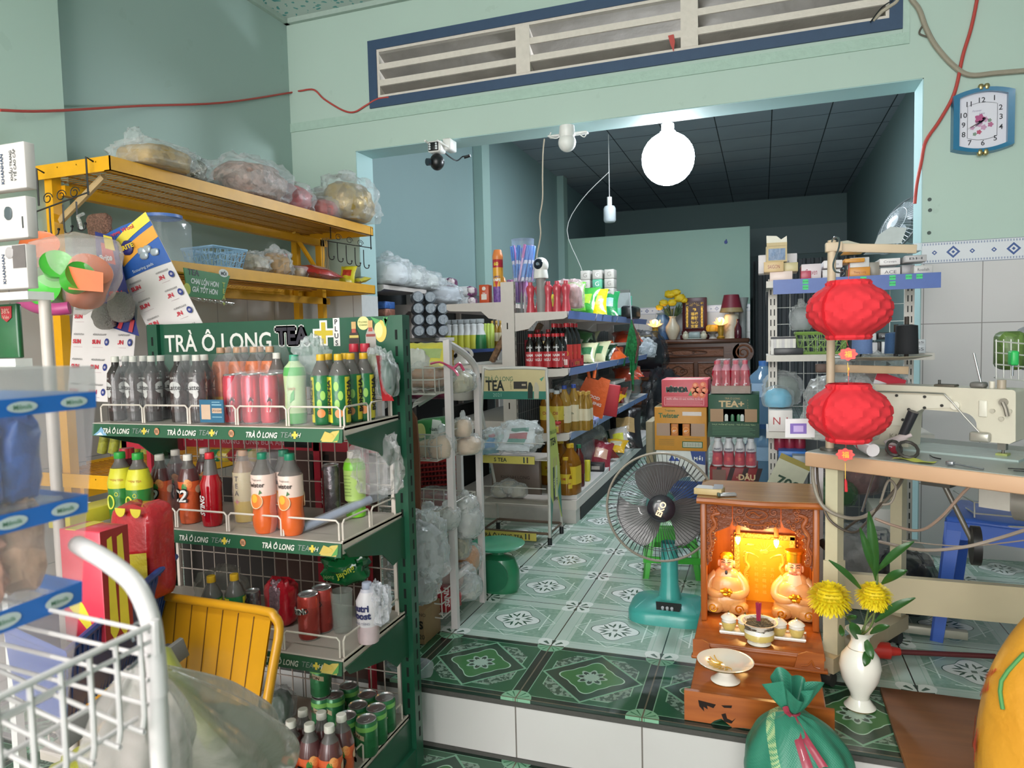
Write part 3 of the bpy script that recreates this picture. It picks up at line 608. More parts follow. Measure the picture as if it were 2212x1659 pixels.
# lower shelf: blue mask pack, soy box, bag
zs=zl+.001
CT(1660,886,1712,936,3.53,.2,'e3dcda','white carton with red figure 1 on the lower shelf','N 1','b03038','goods low on the rack',base=zs,name='product_box',cat='box')
bag('mask_pack','blue mask pack in clear bag above the white carton with figure 1',at(1680,860,Y=3.62),(.07,.06,.06),P('58b4d8',.5),8,flat=.3)
m_=MB().grid(lambda u,v:(-.08+.16*u,.05*v,.14*v+.04*math.sin(3*u)),6,6,P('8a9690',.5))
bag('grey_sack','grey translucent sack of goods leaning behind the mask pack',at(1690,842,Y=3.72),(.09,.05,.09),P('6d7874',.6),12,flat=.2)
for i,x in enumerate((1684,1706,1728)):
 q=at(x,975,Y=3.64);m_=MB().lathe([(0,0),(.022,0),(.026,.02),(.026,.075),(.02,.085),(.02,.098),(0,.098)],[P('a03048',.3)]*4+[P('c23a50',.3)]*2,16)
 solo('jelly_jar',m_,'dark red jar, '+nth(i,3)+' of three low behind the rack net','jar',(q[0],3.64,at(1700,972,Y=3.64)[2]),0,'dark red jars on the rack')
CT(1660,905,1712,930,3.52,.001,'b8404a','red stripe panel of the white carton','',gp='goods low on the rack',base=at(1680,927,Y=3.52)[2],name='carton_label',cat='label')if 0 else None
CT(1712,925,1745,958,3.6,.1,'7a8a84','grey green carton at right on the lower rack shelf','',gp='goods low on the rack',base=zs,name='product_box',cat='box')
# ================================================================ sewing table and what stands round it
A0=V((.127,2.464,0));U=V((.845,-.535,0));W_=V((.535,.845,0));TZ=.75
def sq(s,d,z):return A0+U*s+W_*d+V((0,0,z))
SM=Matrix(((U[0],W_[0],0,A0[0]),(U[1],W_[1],0,A0[1]),(0,0,1,0),(0,0,0,1)))
PAINT=P('cdc6b4',.35,coat=.3,var=.14,scale=12);EDGE=P('cfa685',.5,var=.12,scale=8);CRM2=P('c9c0a2',.5,var=.1)
tb=thing('sewing_table','long sewing machine table with bare tan front edge and grey top','table',sq(.5,.28,0),math.atan2(U[1],U[0]))
part('tabletop',MB().rbox((0,.0,TZ-.048),(1.15,.55,TZ-.002),.004,EDGE,SM).box((0.004,.006,TZ-.002),(1.15,.55,TZ),P('9ba19c',.3,var=.1,scale=6),SM),tb)
m_=MB().box((.06,.02,.36),(.1,.06,TZ-.05),CRM2,SM).box((.056,.016,.05),(.104,.064,.4),CRM2,SM);part('leg',m_,tb)
part('leg',MB().box((.06,.48,.06),(.1,.52,TZ-.05),CRM2,SM),tb);part('leg',MB().box((1.02,.25,.06),(1.06,.29,TZ-.05),CRM2,SM),tb)
part('foot_bar',MB().box((.05,-.02,.05),(.11,.52,.1),P('b8a88a',.55),SM),tb)
ra,rb_=at(1801,1237,Y=2.66),at(1834,1314,Y=2.66);part('foot_rail',MB().box((ra[0],2.66,rb_[2]),(1.2,2.69,ra[2]),P('cdbf9f',.5,var=.1,scale=6)),tb)
for d in(0,.48):part('caster',MB().cyl(sq(.06,d,.022),sq(.1,d,.022),.022,P('30302e',.5),seg=16).box((.065,d-.015,.02),(.095,d+.015,.055),P('8c8270',.5),SM),tb)
part('motor',MB().cyl(sq(.50,.3,.62),sq(.62,.3,.62),.055,P('9c978f',.4,.3),seg=20).box((.42,.24,.6),(.5,.36,.7),P('c9c4ba',.4),SM),tb)
part('drawer_tray',MB().rbox((.72,.2,.62),(.95,.42,.69),.01,P('8b8580',.4,.4),SM),tb)
m_=MB().cyl(sq(.32,.2,.7),sq(.42,.22,.48),.008,P('77736c',.4,.5)).box((.29,.16,.66),(.37,.24,.7),P('5a5854',.4,.4),SM);part('knee_lever',m_,tb)
part('lever_pad',MB().cyl(sq(.415,.2,.49),sq(.435,.21,.49),.058,P('1f2022',.4),seg=28),tb)
part('knee_lever',MB().tube([sq(.62,.25,.62),sq(.6,.22,.56),sq(.63,.2,.3),sq(.63,.2,.2)],.006,P('8f8c86',.3,.6)),tb)
# machine
D=.30;mt=PAINT
ms=thing('sewing_machine','cream industrial sewing machine with raised lettering on the long table','sewing machine',sq(.28,D,TZ),math.atan2(U[1],U[0]))
MM=SM@Matrix.Translation((0,D-.04,0));x0,x1=.075,.505;T_=TZ
def arc(cx,cz,r,a0,a1,n=6):return[(cx+r*math.cos(math.radians(a0+(a1-a0)*k/n)),cz+r*math.sin(math.radians(a0+(a1-a0)*k/n)))for k in range(n+1)]
o=[(x0,T_+.004),(x0+.003,T_+.19)]+arc(x0+.015,T_+.197,.01,170,90)+[(x1-.02,T_+.204)]+arc(x1-.012,T_+.194,.01,90,0)+[(x1,T_+.055),(x1-.015,T_+.045),(x1-.07,T_+.045),(x1-.1,T_+.08)]+arc(x1-.14,T_+.09,.04,0,90)[1:]+[(x0+.17,T_+.132)]+arc(x0+.17,T_+.102,.03,90,180)+[(x0+.135,T_+.004)]
part('machine_body',MB().prism(o,.09,mt,MM),ms)
part('bed_plate',MB().box((x0,-.04,T_),(x1+.02,.14,T_+.006),P('b5c5c2',.25,.2),MM),ms)
m_=MB();dk=P('33312e',.5)
m_.prism([(x0+.012,T_+.075),(x0+.012,T_+.178),(x0+.26,T_+.178),(x0+.26,T_+.143),(x0+.18,T_+.135),(x0+.13,T_+.105),(x0+.125,T_+.075)],.004,P('d8d2c2',.35,coat=.3),MM@Matrix.Translation((0,-.0035,0)))
part('side_cover',m_,ms)
for k,(sx,sz)in enumerate(((.018,.17),(.1,.173),(.185,.173),(.235,.148),(.185,.138),(.138,.13),(.12,.095))):
 part('screw',MB().cyl(MM@V((x0+sx,-.008,T_+sz)),MM@V((x0+sx,0,T_+sz)),.0045,dk,seg=10),ms)
part('thread_guide',MB().tube([MM@V((x0+a,-.012,T_+z))for a,z in((.02,.176),(.03,.184),(.22,.186),(.25,.178),(.3,.12),(.35,.065),(.37,.05))],.0022,P('8f8d88',.3,.8),6,sub=3),ms)
m_=MB()
for sx,sz,r,c_ in((.272,.15,.013,'e2dccd'),(.41,.155,.0,'e2dccd'),(.395,.118,.006,'b9b2a2'),(.372,.14,.006,'b9b2a2'),(.415,.142,.006,'b9b2a2')):
 if r:part('tension_dial',MB().cyl(MM@V((x0+sx,-.008,T_+sz)),MM@V((x0+sx,0,T_+sz)),r,P(c_,.35),seg=16),ms)
m_.rbox((x0+.335,-.006,T_+.12),(x0+.358,0,T_+.17),.006,P('ddd7c8',.35),MM)
part('face_plate',m_,ms)
part('name_lettering',MB().text('KARI',MM@V((x0+.1,-.0005,T_+.038)),U,(0,0,1),.022,P('8b8474',.5),bold=.01),ms)
part('lift_lever',MB().tube([MM@V((x1-.03,-.012,T_+.168)),MM@V((x1-.022,-.014,T_+.15)),MM@V((x1-.018,-.012,T_+.128))],.006,P('8a8378',.4,.4)).cyl(MM@V((x1-.03,-.014,T_+.168)),MM@V((x1-.03,0,T_+.168)),.011,P('9a9388',.3,.5)),ms)
m_=MB().cyl(MM@V((x1-.04,.03,T_+.006)),MM@V((x1-.04,.03,T_+.06)),.004,P('77736c',.3,.8)).box((x1-.052,.02,T_+.022),(x1-.03,.04,T_+.05),P('8f8b84',.3,.7),MM).box((x1-.055,.015,T_+.006),(x1-.025,.045,T_+.012),P('a8b06a',.4,.3),MM)
part('needle_bar',m_,ms)
part('presser_arm',MB().rbox((x1-.115,-.02,T_+.045),(x1-.06,.0,T_+.075),.006,P('b4afa4',.3,.4),MM),ms)
part('oil_knob',MB().cyl(MM@V((x1-.05,.04,T_+.204)),MM@V((x1-.05,.04,T_+.23)),.012,P('a89a88',.4)).cyl(MM@V((x1-.075,.04,T_+.204)),MM@V((x1-.075,.04,T_+.225)),.008,P('cfc8ba',.4)),ms)
part('thread_pin',MB().cyl(MM@V((x1-.1,.04,T_+.2)),MM@V((x1-.125,.04,T_+.31)),.003,P('c8c8c8',.2,.9)),ms)
part('bobbin_winder',MB().rbox((x0+.2,.02,T_+.204),(x0+.26,.06,T_+.212),.003,P('5a5248',.5),MM).cyl(MM@V((x0+.21,.04,T_+.21)),MM@V((x0+.21,.04,T_+.225)),.004,dk).rbox((x0+.3,.02,T_+.204),(x0+.34,.06,T_+.222),.006,P('6d6a66',.4),MM),ms)
# thread stand
st=thing('thread_stand','beige wooden thread stand with two arms rising from the table corner','thread stand',sq(.045,.075,TZ))
PW=P('cdb79c',.5,var=.15,scale=10);ptop=at(1797,520,Y=2.56);pb=sq(.045,.075,TZ)
part('pole',MB().cyl(pb,ptop,.013,PW,seg=14).cyl(pb,pb+V((0,0,.008)),.03,P('6b675f',.4,.5)),st)
z1=ptop[2]-.022;a_=V((ptop[0],ptop[1],z1));b_=at(1980,538,Y=2.62)
def bar(m_,a,b,w,h,mt):
 d=(V(b)-V(a));L=d.length;x=d.normalized();y=V((0,0,1)).cross(x).normalized();z=x.cross(y)
 M=Matrix(((x[0],y[0],z[0],a[0]),(x[1],y[1],z[1],a[1]),(x[2],y[2],z[2],a[2]),(0,0,0,1)));return m_.rbox((0,-w/2,-h/2),(L,w/2,h/2),.002,mt,M)
part('upper_arm',bar(bar(MB(),a_,b_,.008,.028,PW),a_-V((.02,0,0)),a_+V((.03,0,0)),.035,.03,PW),st)
q=at(1770,795,Y=2.56);r_=at(1962,800,Y=2.62)
part('lower_arm',bar(bar(MB(),q,r_,.01,.026,P('c4a888',.5,var=.2,scale=20)),q-V((.012,0,0)),q+V((.04,0,0)),.03,.028,P('4c3a30',.6)),st)
tr=at(1900,777,Y=2.68);part('round_tray',MB().lathe([(0,0),(.1,.001),(.155,.012),(.153,.014),(.1,.004),(0,.003)],P('a89c88',.35,.2),36,c=tr),st)
spool(1958,765,tr[2]+.008,2.68,.036,.105,'17181d','tall black thread cone on the round tray')
spool(1862,765,tr[2]+.008,2.78,.034,.105,'6d86b8','slate blue thread cone on the round tray')
spool(1935,765,tr[2]+.008,2.76,.036,.08,'3c5c86','dark blue thread cone half hidden behind the black one')
# S hook and lanterns
LX=at(1830,600,Y=2.3)[0];hk=P('8f959b',.25,.9)
solo('wire_hook',MB().tube([at(x,y,Y=2.5-.2*k/7)for k,(x,y)in enumerate(((1797,522),(1802,513),(1812,516),(1812,535),(1800,570),(1804,586),(1816,588),(1822,580)))],.003,hk,6,sub=4).tube([at(1816,588,Y=2.3),at(1822,586,Y=2.3),at(1824,592,Y=2.3),at(1819,596,Y=2.3)],.0015,hk,5,sub=3),'bent steel wire hook over the stand arm holding the red lanterns','hook',wl=1)
RP=P('e0303a',.9,var=.08,scale=14);RD=P('cf2a34',.5);GD=P('e8b93a',.4)
def lantern(cx,cy,label,cat='lantern'):
 c=at(cx,cy,Y=2.3);t=thing('paper_lantern',label,cat,c,0,'red paper lanterns')
 m_=MB();R=.118;H=.087
 def prof(q): # q -1..1 from bottom to top
  return max(.35+(.08 if abs(q)>.93 else 0),(1-abs(q*1.04)**2.3)**.55 if abs(q)<.96 else 0)if abs(q)<.8 else .5+.05*math.sin((abs(q)-.8)*16)
 nl=28
 def fn(u,v):
  a=2*PI*u;q=-1+2*v;cell=abs(math.sin(a*nl/4+(1.57 if int(v*8)%2 else 0)));wob=1-.06*cell+.02*math.sin(3*a)
  r=R*prof(q)*wob*(1+.06*math.sin(a+.5));return(r*math.cos(a),r*math.sin(a),H*q)
 m_.grid(fn,84,26,RP);part('honeycomb_paper',m_,t,wl=0)
 part('paper_fin',MB().grid(lambda u,v:((u*R*prof(-1+2*v))*math.cos(-2.3),(u*R*prof(-1+2*v)*1.02)*math.sin(-2.3),H*(-1+2*v)),4,14,RD),t,wl=0)
 part('hanging_string',MB().tube([(0,0,H*.9),(.002,0,H+.045)],.001,RD,4),t,wl=0)
 return t,c
def fu_tag(cx,cy,parent):
 c=at(cx,cy,Y=2.29);m_=MB();o=[(math.cos(a)*(.024+.0025*math.cos(8*a)),math.sin(a)*(.018+.002*math.cos(8*a)))for a in[2*PI*k/40 for k in range(40)]]
 m_.prism(o,.002,P('e23b3a',.4),Matrix.Translation(c));m_.prism([(x*.86,z*.84)for x,z in o],.0006,P('f06a50',.4),Matrix.Translation(c-V((0,.0006,0))));m_.prism([(x*.8,z*.78)for x,z in o],.0006,P('e4403a',.4),Matrix.Translation(c-V((0,.0012,0))))
 m_.text('福',c-V((0,.0018,0)),(1,0,0),(0,0,1),.021,P('f0c020',.4,emit=0),bold=.01);return part('luck_tag',m_,parent)
t,c=lantern(1832,670,'upper red paper lantern, hanging from the wire hook');fu_tag(1832,765,t)
m_=MB().tube([at(1826,728,Y=2.3),at(1832,748,Y=2.3)],.001,RD,4).tube([at(1831,783,Y=2.3),at(1832,812,Y=2.3)],.0012,GD,4);m_.blob(at(1833,797,Y=2.3),(.003,.003,.005),GD,amp=0,nu=8,nv=6);part('bead_string',m_,t)
t,c=lantern(1832,892,'lower red paper lantern, in front of the sewing table');fu_tag(1826,982,t)
part('bead_string',MB().tube([at(1828,945,Y=2.3),at(1827,966,Y=2.3)],.001,RD,4).tube([at(1826,1000,Y=2.3),at(1826,1036,Y=2.3)],.0014,GD,4),t)
part('tassel',MB().tube([at(1826,1034,Y=2.3),at(1827,1040,Y=2.3),at(1828,1062,Y=2.3)],[.001,.004,.0045],RD,8),t)
# things on the table
bag('plastic_bag','big clear bag full of printed papers and sewing scraps at the table corner',sq(.0,.24,.86),(.115,.1,.125),P('9aa09c',.5,var=.5,scale=14),21,fa=.3,knot=.35,amp=.2,core_s=.6)
bag('plastic_bag','upper clear bag with red and white card behind the lower lantern',sq(.03,.4,.95),(.1,.08,.1),P('c9b4b0',.5,var=.5,scale=12),22,fa=.3,amp=.22,core_s=.6)
solo('receipt_card',MB().box((-.045,0,0),(.045,.003,.06),P('dcdadc',.5)).box((-.03,-.001,.012),(.02,0,.045),P('7b64b0',.5)).box((-.02,-.0015,.018),(.01,-.001,.038),P('b9a5d8',.5)),'white card with purple print inside the bag corner','card',at(1728,945,Y=2.42),.2)
solo('red_stripe_card',MB().box((-.05,0,0),(.05,.003,.12),P('dad6da',.5)).box((-.05,-.001,.09),(.05,0,.12),P('c02c40',.5)).box((-.04,-.001,.02),(.04,0,.03),P('8c8a94',.5)),'white card with red band standing in the upper bag','card',sq(.1,.3,.87),.3,ry=.35)
solo('scissor_handles',MB().tube([sq(.235,.1,TZ+.012)+V((.02*math.cos(a),.03*math.sin(a),.012+.018*math.sin(a)))for a in[2*PI*k/12 for k in range(12)]],.005,P('3d3a36',.5),6,closed=1).tube([sq(.275,.1,TZ+.012)+V((.028*math.cos(a),.03*math.sin(a),.012+.02*math.sin(a)))for a in[2*PI*k/12 for k in range(12)]],.005,P('3d3a36',.5),6,closed=1),'dark looped scissor handles lying left of the sewing machine arm','scissors',wl=1)
m_=MB().cyl(sq(.13,.1,TZ+.03),sq(.2,.04,TZ+.02),.02,P('e8e0e2',.4),seg=16).cyl(sq(.145,.087,TZ+.028),sq(.15,.083,TZ+.028),.0208,P('c03048',.4),seg=16)
solo('thread_roll',m_,'white roll with red ring lying at the table corner','roll',wl=1)
solo('screwdriver',MB().cyl(sq(.21,.2,TZ+.03),sq(.25,.2,TZ+.13),.013,P('2b2b30',.35),r2=.016).cyl(sq(.19,.2,TZ+.006),sq(.21,.2,TZ+.03),.005,P('b49a50',.3,.6)),'black handled screwdriver standing beside the machine','screwdriver',wl=1)
solo('glue_bottle',MB().lathe([(0,0),(.016,0),(.016,.05),(.006,.065),(.006,.08)],P('c9b8b8',.4),12,mtx=Matrix.Translation(sq(.185,.16,TZ+.02))@Matrix.Rotation(1.1,4,'Y')).cyl(sq(.2,.15,TZ+.012),sq(.225,.13,TZ+.012),.014,P('a02c3c',.4)),'small bottle with dark red cap lying by the machine','bottle',wl=1)
solo('fabric_scrap',MB().grid(lambda u,v:sq(.26+.11*u,.03+.04*v+.01*math.sin(6*u),TZ+.003+.002*math.sin(9*u+4*v)),10,5,P('ccd05a',.8)),'yellow green fabric scrap on the table','fabric',wl=1)
solo('tweezers',MB().rbox((.405,.03,TZ+.002),(.425,.05,TZ+.014),.002,P('a8aab0',.2,.8),SM).tube([sq(.42,.04,TZ+.008),sq(.5,.03,TZ+.003)],.003,P('a8aab0',.2,.8)),'steel tweezers lying on the table front','tweezers',wl=1)
for i,(s0,d0,s1,d1)in enumerate(((.56,.06,.66,.045),(.54,.085,.62,.085),(.36,.12,.31,.17))):
 solo('thread_snip',MB().tube([sq(s0,d0,TZ+.003),sq((s0+s1)/2,d0+.01,TZ+.004),sq(s1,d1,TZ+.003)],.0018,BLK,5,sub=3),'dark thread snippet on the table, '+('nearest the edge','right of the needle','left of the needle')[i],'thread',wl=1)
# under the table
cg=P('8d8478',.5);cd=P('4a4038',.5)
def cable(pts,r,mt,label,name='cable'):solo(name,MB().tube([at(x,y,Y=Y)for x,y,Y in pts],r,mt,7,sub=5),label,'cable',wl=1)
cable(((1757,985,2.5),(1757,1040,2.45),(1775,1090,2.42),(1815,1115,2.42),(1860,1118,2.45),(1900,1095,2.5),(1940,1050,2.6),(1960,1010,2.7)),.006,cg,'thick grey cable bundle drooping under the table left end')
cable(((1765,985,2.52),(1768,1050,2.46),(1790,1120,2.42),(1840,1150,2.42),(1870,1130,2.45),(1905,1085,2.5)),.004,cd,'brown cable drooping beside the cream table leg')
cable(((1900,1092,2.5),(1915,1045,2.5),(1925,1038,2.5),(1935,1055,2.5),(1925,1085,2.5),(1905,1090,2.5)),.004,cg,'coiled cable loop hanging under the table')
cable(((1782,1180,2.6),(1800,1172,2.58),(1830,1140,2.55),(1870,1112,2.52),(1900,1095,2.5)),.004,cd,'brown cable running down towards the altar side')
cable(((1890,1120,2.5),(1930,1135,2.48),(1985,1146,2.42),(2030,1120,2.36),(2080,1065,2.3),(2112,1035,2.27)),.0045,P('a3897a',.5),'pinkish cable swinging in front of the blue stool')
cable(((1900,1170,2.5),(1990,1188,2.35),(2080,1182,2.25),(2150,1165,2.2),(2230,1140,2.1)),.005,P('a3958a',.5),'long pale cable crossing low in front of the blue stool')
cable(((1950,1168,2.45),(2080,1180,2.3),(2230,1165,2.15)),.002,P('a3958a',.5),'thin grey wire crossing low in front of the blue stool')
solo('metal_rod',MB().cyl(at(1893,1008,Y=2.6),at(1862,1105,Y=2.5),.004,P('c6c8cc',.2,.9)),'shiny slanted steel rod under the table','rod',wl=1)
m_=MB().cyl(at(1786,1182,Y=2.6),at(1774,1170,Y=2.62),.014,P('3c2c24',.5));solo('cable_plug',m_,'dark brown plug end beside the altar right wall','plug',wl=1)
def post(px_,y0,y1,Y,w,mt,name,label):
 a,b=at(px_,y0,Y=Y),at(px_,y1,Y=Y);return solo(name,MB().box((a[0]-w,Y-w,0),(a[0]+w,Y+w,a[2]),mt),label,'post',wl=1)
post(1764,990,1090,2.9,.022,P('dbd5da',.4),'white_post','white metal post standing behind the altar right side')
def stool(c,w,h,col,label,rz=0,name='plastic_stool',taper=.82,rail=1):
 t=thing(name,label,'stool',c,rz);mt=P(col,.35,var=.06);k=w/2;q=k*taper
 part('seat',MB().rbox((-q,-q,h-.03),(q,q,h),.012,mt).prism([(-q*.99,h-.02),(q*.99,h-.02),(q*1.03,h-.09),(q*.66,h-.08),(-q*.66,h-.08),(-q*1.03,h-.09)],.006,mt,Matrix.Translation((0,-q-.0,0))).prism([(-q*.99,h-.02),(q*.99,h-.02),(q*1.03,h-.09),(-q*1.03,h-.09)],.006,mt,Matrix.Translation((0,q-.006,0))).prism([(-q,h-.02),(q,h-.02),(q*1.03,h-.09),(-q*1.03,h-.09)],.006,mt,Matrix.Translation((q,0,0))@Matrix.Rotation(PI/2,4,'Z')).prism([(-q,h-.02),(q,h-.02),(q*1.03,h-.09),(-q*1.03,h-.09)],.006,mt,Matrix.Translation((-q+.006,0,0))@Matrix.Rotation(PI/2,4,'Z')),t,wl=0)
 for sx in(-1,1):
  for sy in(-1,1):
   lw=w*.13;m_=MB();f=lambda X,Y,e:(sx*(X-e),sy*(Y-e))
   for(e1,e2)in(((lw,0),(0,0)),((0,lw),(0,0))):
    v=[(sx*(q-e1[0]),sy*(q-e1[1]),h-.05),(sx*q,sy*q,h-.05),(sx*k,sy*k,0),(sx*(k-e1[0]*.8),sy*(k-e1[1]*.8),0)]
    n_=V((0,-sy*.008,0))if e1[0]else V((-sx*.008,0,0));v2=[V(p)+n_ for p in v];m_.add(v+v2,[(0,1,2,3),(7,6,5,4),(0,4,5,1),(1,5,6,2),(2,6,7,3),(3,7,4,0)],mt,0)
   part('leg',m_,t,wl=0)
 if rail:
  z=h*.3;kk=k+(q-k)*.3;m_=MB()
  for s_ in(-1,1):m_.box((-kk,s_*kk-.004,z),(kk,s_*kk+.004,z+.03),mt).box((s_*kk-.004,-kk,z),(s_*kk+.004,kk,z+.03),mt)
  part('side_rail',m_,t,wl=0)
 return t
stool((.83,3.0,0),.4,.46,'3c66c4','blue plastic stool under the sewing table',-.35,rail=0)
stool((-.42,3.42,0),.27,.25,'3aa82e','low bright green plastic stool behind the table fan',.15)
# odds and ends on the rack base, seen under the table
bag('scrap_bag','dark bag of fabric scraps under the table',(.36,3.15,.17),(.16,.1,.17),P('7c7a76',.6,var=.4),31,fc='b9bcc0',fa=.35)
bag('black_bag','black plastic bag slumped behind the vase leaves',(.52,3.1,.13),(.12,.1,.13),P('1c1d20',.4),32,fc='33353a',fa=.5)
bag('pink_goods_bag','dull pink bag of goods low on the rack base',(.4,3.6,.5),(.13,.09,.15),P('7d5252',.6,var=.4),33,fc='b09a98',fa=.4)
bag('green_bag','dark green bag slumped under the pink goods bag',(.29,3.4,.42),(.1,.08,.06),P('2f5a34',.5),34,fc='5f8a60',fa=.4)
CT(1885,1100,1960,1140,3.2,.2,'d5d2cc','white box numbered 502 on the floor under the table','502','2a3560',None,name='number_box',cat='box',tsize=.42,base=.12)
solo('box_stack_plank',MB().box((.3,3.16,0),(.62,3.42,.118),P('8c8f90',.6)),'grey low plinth under the white box numbered 502','plinth',wl=1)
for nm,lb,a,b,c_,txt,tc_ in(('price_card','tilted white card printed 70S beside the rack post',(1656,985),(1740,1080),'c8c6b0','70S','2f4a3a'),):
 p=at(1700,1035,Y=3.42);m_=MB().box((-.07,0,-.1),(.07,.004,.1),P(c_,.6)).box((-.07,-.001,.075),(.07,0,.1),P('a09048',.6)).text(txt,(.01,-.002,-.02),(1,0,0),(0,0,1),.07,P(tc_,.6),bold=.02);solo(nm,m_,lb,'card',p,ry=.42)
CT(1712,985,1745,1085,3.45,.1,'9fa3a8','grey lettered carton behind the tilted card','AOLA','5f646a',None,name='product_box',cat='box',tsize=.15)
CT(1682,975,1742,998,3.52,.15,'3b78c8','bright blue carton low on the rack beside the table','',None,name='product_box',cat='box')
# wire basket on the right wall
t=thing('wall_basket','white wire basket with bottles and a green screwdriver at the right edge','basket',at(2190,800,Y=3.0));wmt=P('c4c4be',.4,.2)
m_=MB()
for y in(735,760,785,815):m_.tube([at(2148,y,Y=3.2),at(2152,y+2,Y=2.8),at(2260,y+12,Y=2.7)],.0025,wmt,5)
for x in range(2152,2260,16):m_.tube([at(x,733,Y=2.8),at(x,820,Y=2.8)],.002,wmt,5)
part('upper_wires',m_,t);m_=MB()
for y in(890,915,940):m_.tube([at(2178,y,Y=2.8),at(2260,y+8,Y=2.7)],.0025,wmt,5)
for x in range(2180,2260,14):m_.tube([at(x,885,Y=2.8),at(x,945,Y=2.8)],.002,wmt,5)
part('lower_wires',m_,t)
solo('screwdriver',MB().rbox(at(2184,790,Y=2.72),at(2194,757,Y=2.76),.006,P('2fb45a',.4)).cyl(at(2188,790,Y=2.74),at(2187,812,Y=2.74),.003,hk),'green handled screwdriver hooked on the wire basket','screwdriver',wl=1)
solo('bottle_pack',MB().rbox(at(2160,800,Y=2.9),at(2200,715,Y=3.0),.02,P('5f7a3c',.4,var=.4)),'green bottles wrapped in film in the wire basket','bottle',wl=1)
solo('grey_pouch',MB().rbox(at(2200,800,Y=2.95),at(2250,705,Y=3.0),.02,P('8b8e92',.4,var=.3)),'grey film pouch at the right frame edge in the basket','pouch',wl=1)
solo('yellow_tin',MB().cyl(at(2205,885,Y=2.95),at(2205,845,Y=2.95),.04,P('d8b038',.4),seg=20).cyl(at(2205,870,Y=2.95),at(2205,852,Y=2.95),.0405,P('2a2420',.4),seg=20),'yellow tin with black band at the right frame edge','tin',wl=1)
solo('white_bucket',MB().lathe([(0,0),(.07,0),(.08,.1),(.076,.1),(.066,.006),(0,.006)],P('c9cac8',.4),24),'white bucket under the right end of the table','bucket',at(2175,1130,Y=3.3))
m_=MB()
for k in range(3):m_.tube([at(2060,1060+22*k,Y=3.3),at(2105,1085+24*k,Y=2.9),at(2230,1100+20*k,Y=2.8)],.003,wmt,5)
m_.tube([at(2105,1085,Y=2.9),at(2105,1133,Y=2.9)],.003,wmt,5)
solo('wire_tray',m_,'white wire tray low behind the blue stool','tray',wl=1)
# lying red dustpan-brush pole and floor bar behind the vase
t=thing('red_broom','red capped dark broom stick lying on the floor behind the vase','broom',at(1960,1410,Z=.02))
part('handle',MB().cyl(at(1938,1408,Z=.03),at(2150,1418,Z=.03),.009,P('5a2426',.4)),t)
part('grip',MB().cyl(at(1885,1403,Z=.035),at(1922,1406,Z=.035),.028,P('c03028',.35)).cyl(at(1922,1406,Z=.035),at(1945,1408,Z=.035),.018,P('c03028',.35),r2=.012),t)
m_=MB();a,b=at(1870,1345,Z=.03),at(2090,1372,Z=.03);bar(m_,a,b,.03,.03,P('b9b5a6',.4,.3))
solo('slotted_bar',m_,'pale slotted metal bar lying on the floor under the table','bar',wl=1)
# ================================================================ little wooden altar on the step
OR=wood('b5652c','8c4519',1,.3,0,'altar_wood');ORV=wood('b5652c','8c4519',1,.3,2,'altar_wood');ORD_=P('7c3d1a',.45,bumpy=.6,scale=60,var=.2)
HF=2.50;TX0,TX1=at(1497,1389,Y=2.3)[0],.175;T2=.088;T1=.138
al=thing('wooden_altar','orange-brown carved wooden altar with glowing golden panel, standing at the step edge','altar',(-.015,2.4,0))
hx0,hx1=at(1516,1300,Y=HF)[0],at(1768,1300,Y=HF)[0];hz1=at(1512,1082,Y=HF)[2];hb=HF+.27
def plank(nm,a,b,mt=OR,r=.004,par=None):return part(nm,MB().rbox(a,b,r,mt),par or al)
# lower tier with carved front, upper tier
cx=(TX0+TX1)/2;f0,f1=2.07,2.30
lt=plank('lower_tier',(TX0+.01,f0+.012,T2-.012),(TX1-.01,hb,T2))
o=[(TX0-.005,T2+.004),(TX1+.01,T2+.004),(TX1+.01,.004),(TX1-.04,.004),(TX1-.07,.02),(TX1-.12,.022),(TX1-.14,.004)]+[(TX0+.16,.004),(TX0+.13,.0),(TX0+.1,.022),(TX0+.08,.012),(TX0+.07,.002),(TX0-.005,.002)]
part('front_board',MB().prism(o,.014,OR,Matrix.Translation((0,f0,0))),al)
dk=P('1c0e06',.9);m_=MB()
for pts in([(.035,.068),(.085,.062),(.078,.05),(.06,.055),(.062,.044),(.05,.05),(.052,.036),(.038,.05)],[(.1,.035),(.112,.04),(.116,.025),(.13,.02),(.14,.03),(.128,.012),(.108,.014)],[(.10,.062),(.13,.066),(.128,.058),(.108,.056)]):
 m_.prism([(TX0+x,z)for x,z in pts],.001,dk,Matrix.Translation((0,f0-.0008,0)))
part('carved_opening',m_,al)
for x in(TX0+.01,TX1-.02):plank('side_board',(x,f0+.014,0),(x+.012,hb,T2-.012),ORV)
plank('upper_tier',(TX0,f1,T1-.012),(TX1+.005,hb,T1));plank('tier_moulding',(TX0-.006,f1-.006,T2),(TX1+.012,f1+.02,T2+.012))
plank('drawer_front',(TX0+.0,f1+.002,T2+.01),(TX1,f1+.016,T1+.006))
m_=MB().prism([(TX0,T2+.012),(TX0,T1+.014),(TX0+.03,T1+.016),(TX0+.05,T1+.006),(TX0+.06,T2+.012)],.006,OR,Matrix.Translation((0,f1-.006,0)));part('corner_carving',m_,al);m_=MB().prism([(TX1,T2+.012),(TX1,T1+.014),(TX1-.05,T1+.016),(TX1-.075,T1+.004),(TX1-.085,T2+.012)],.006,OR,Matrix.Translation((0,f1-.006,0)))
m_.tube([(TX1-.065,f1-.008,T2+.022),(TX1-.045,f1-.008,T2+.026),(TX1-.035,f1-.008,T2+.04),(TX1-.028,f1-.008,T2+.024),(TX1-.012,f1-.008,T2+.02)],.003,OR,6,sub=3);part('corner_carving',m_,al)
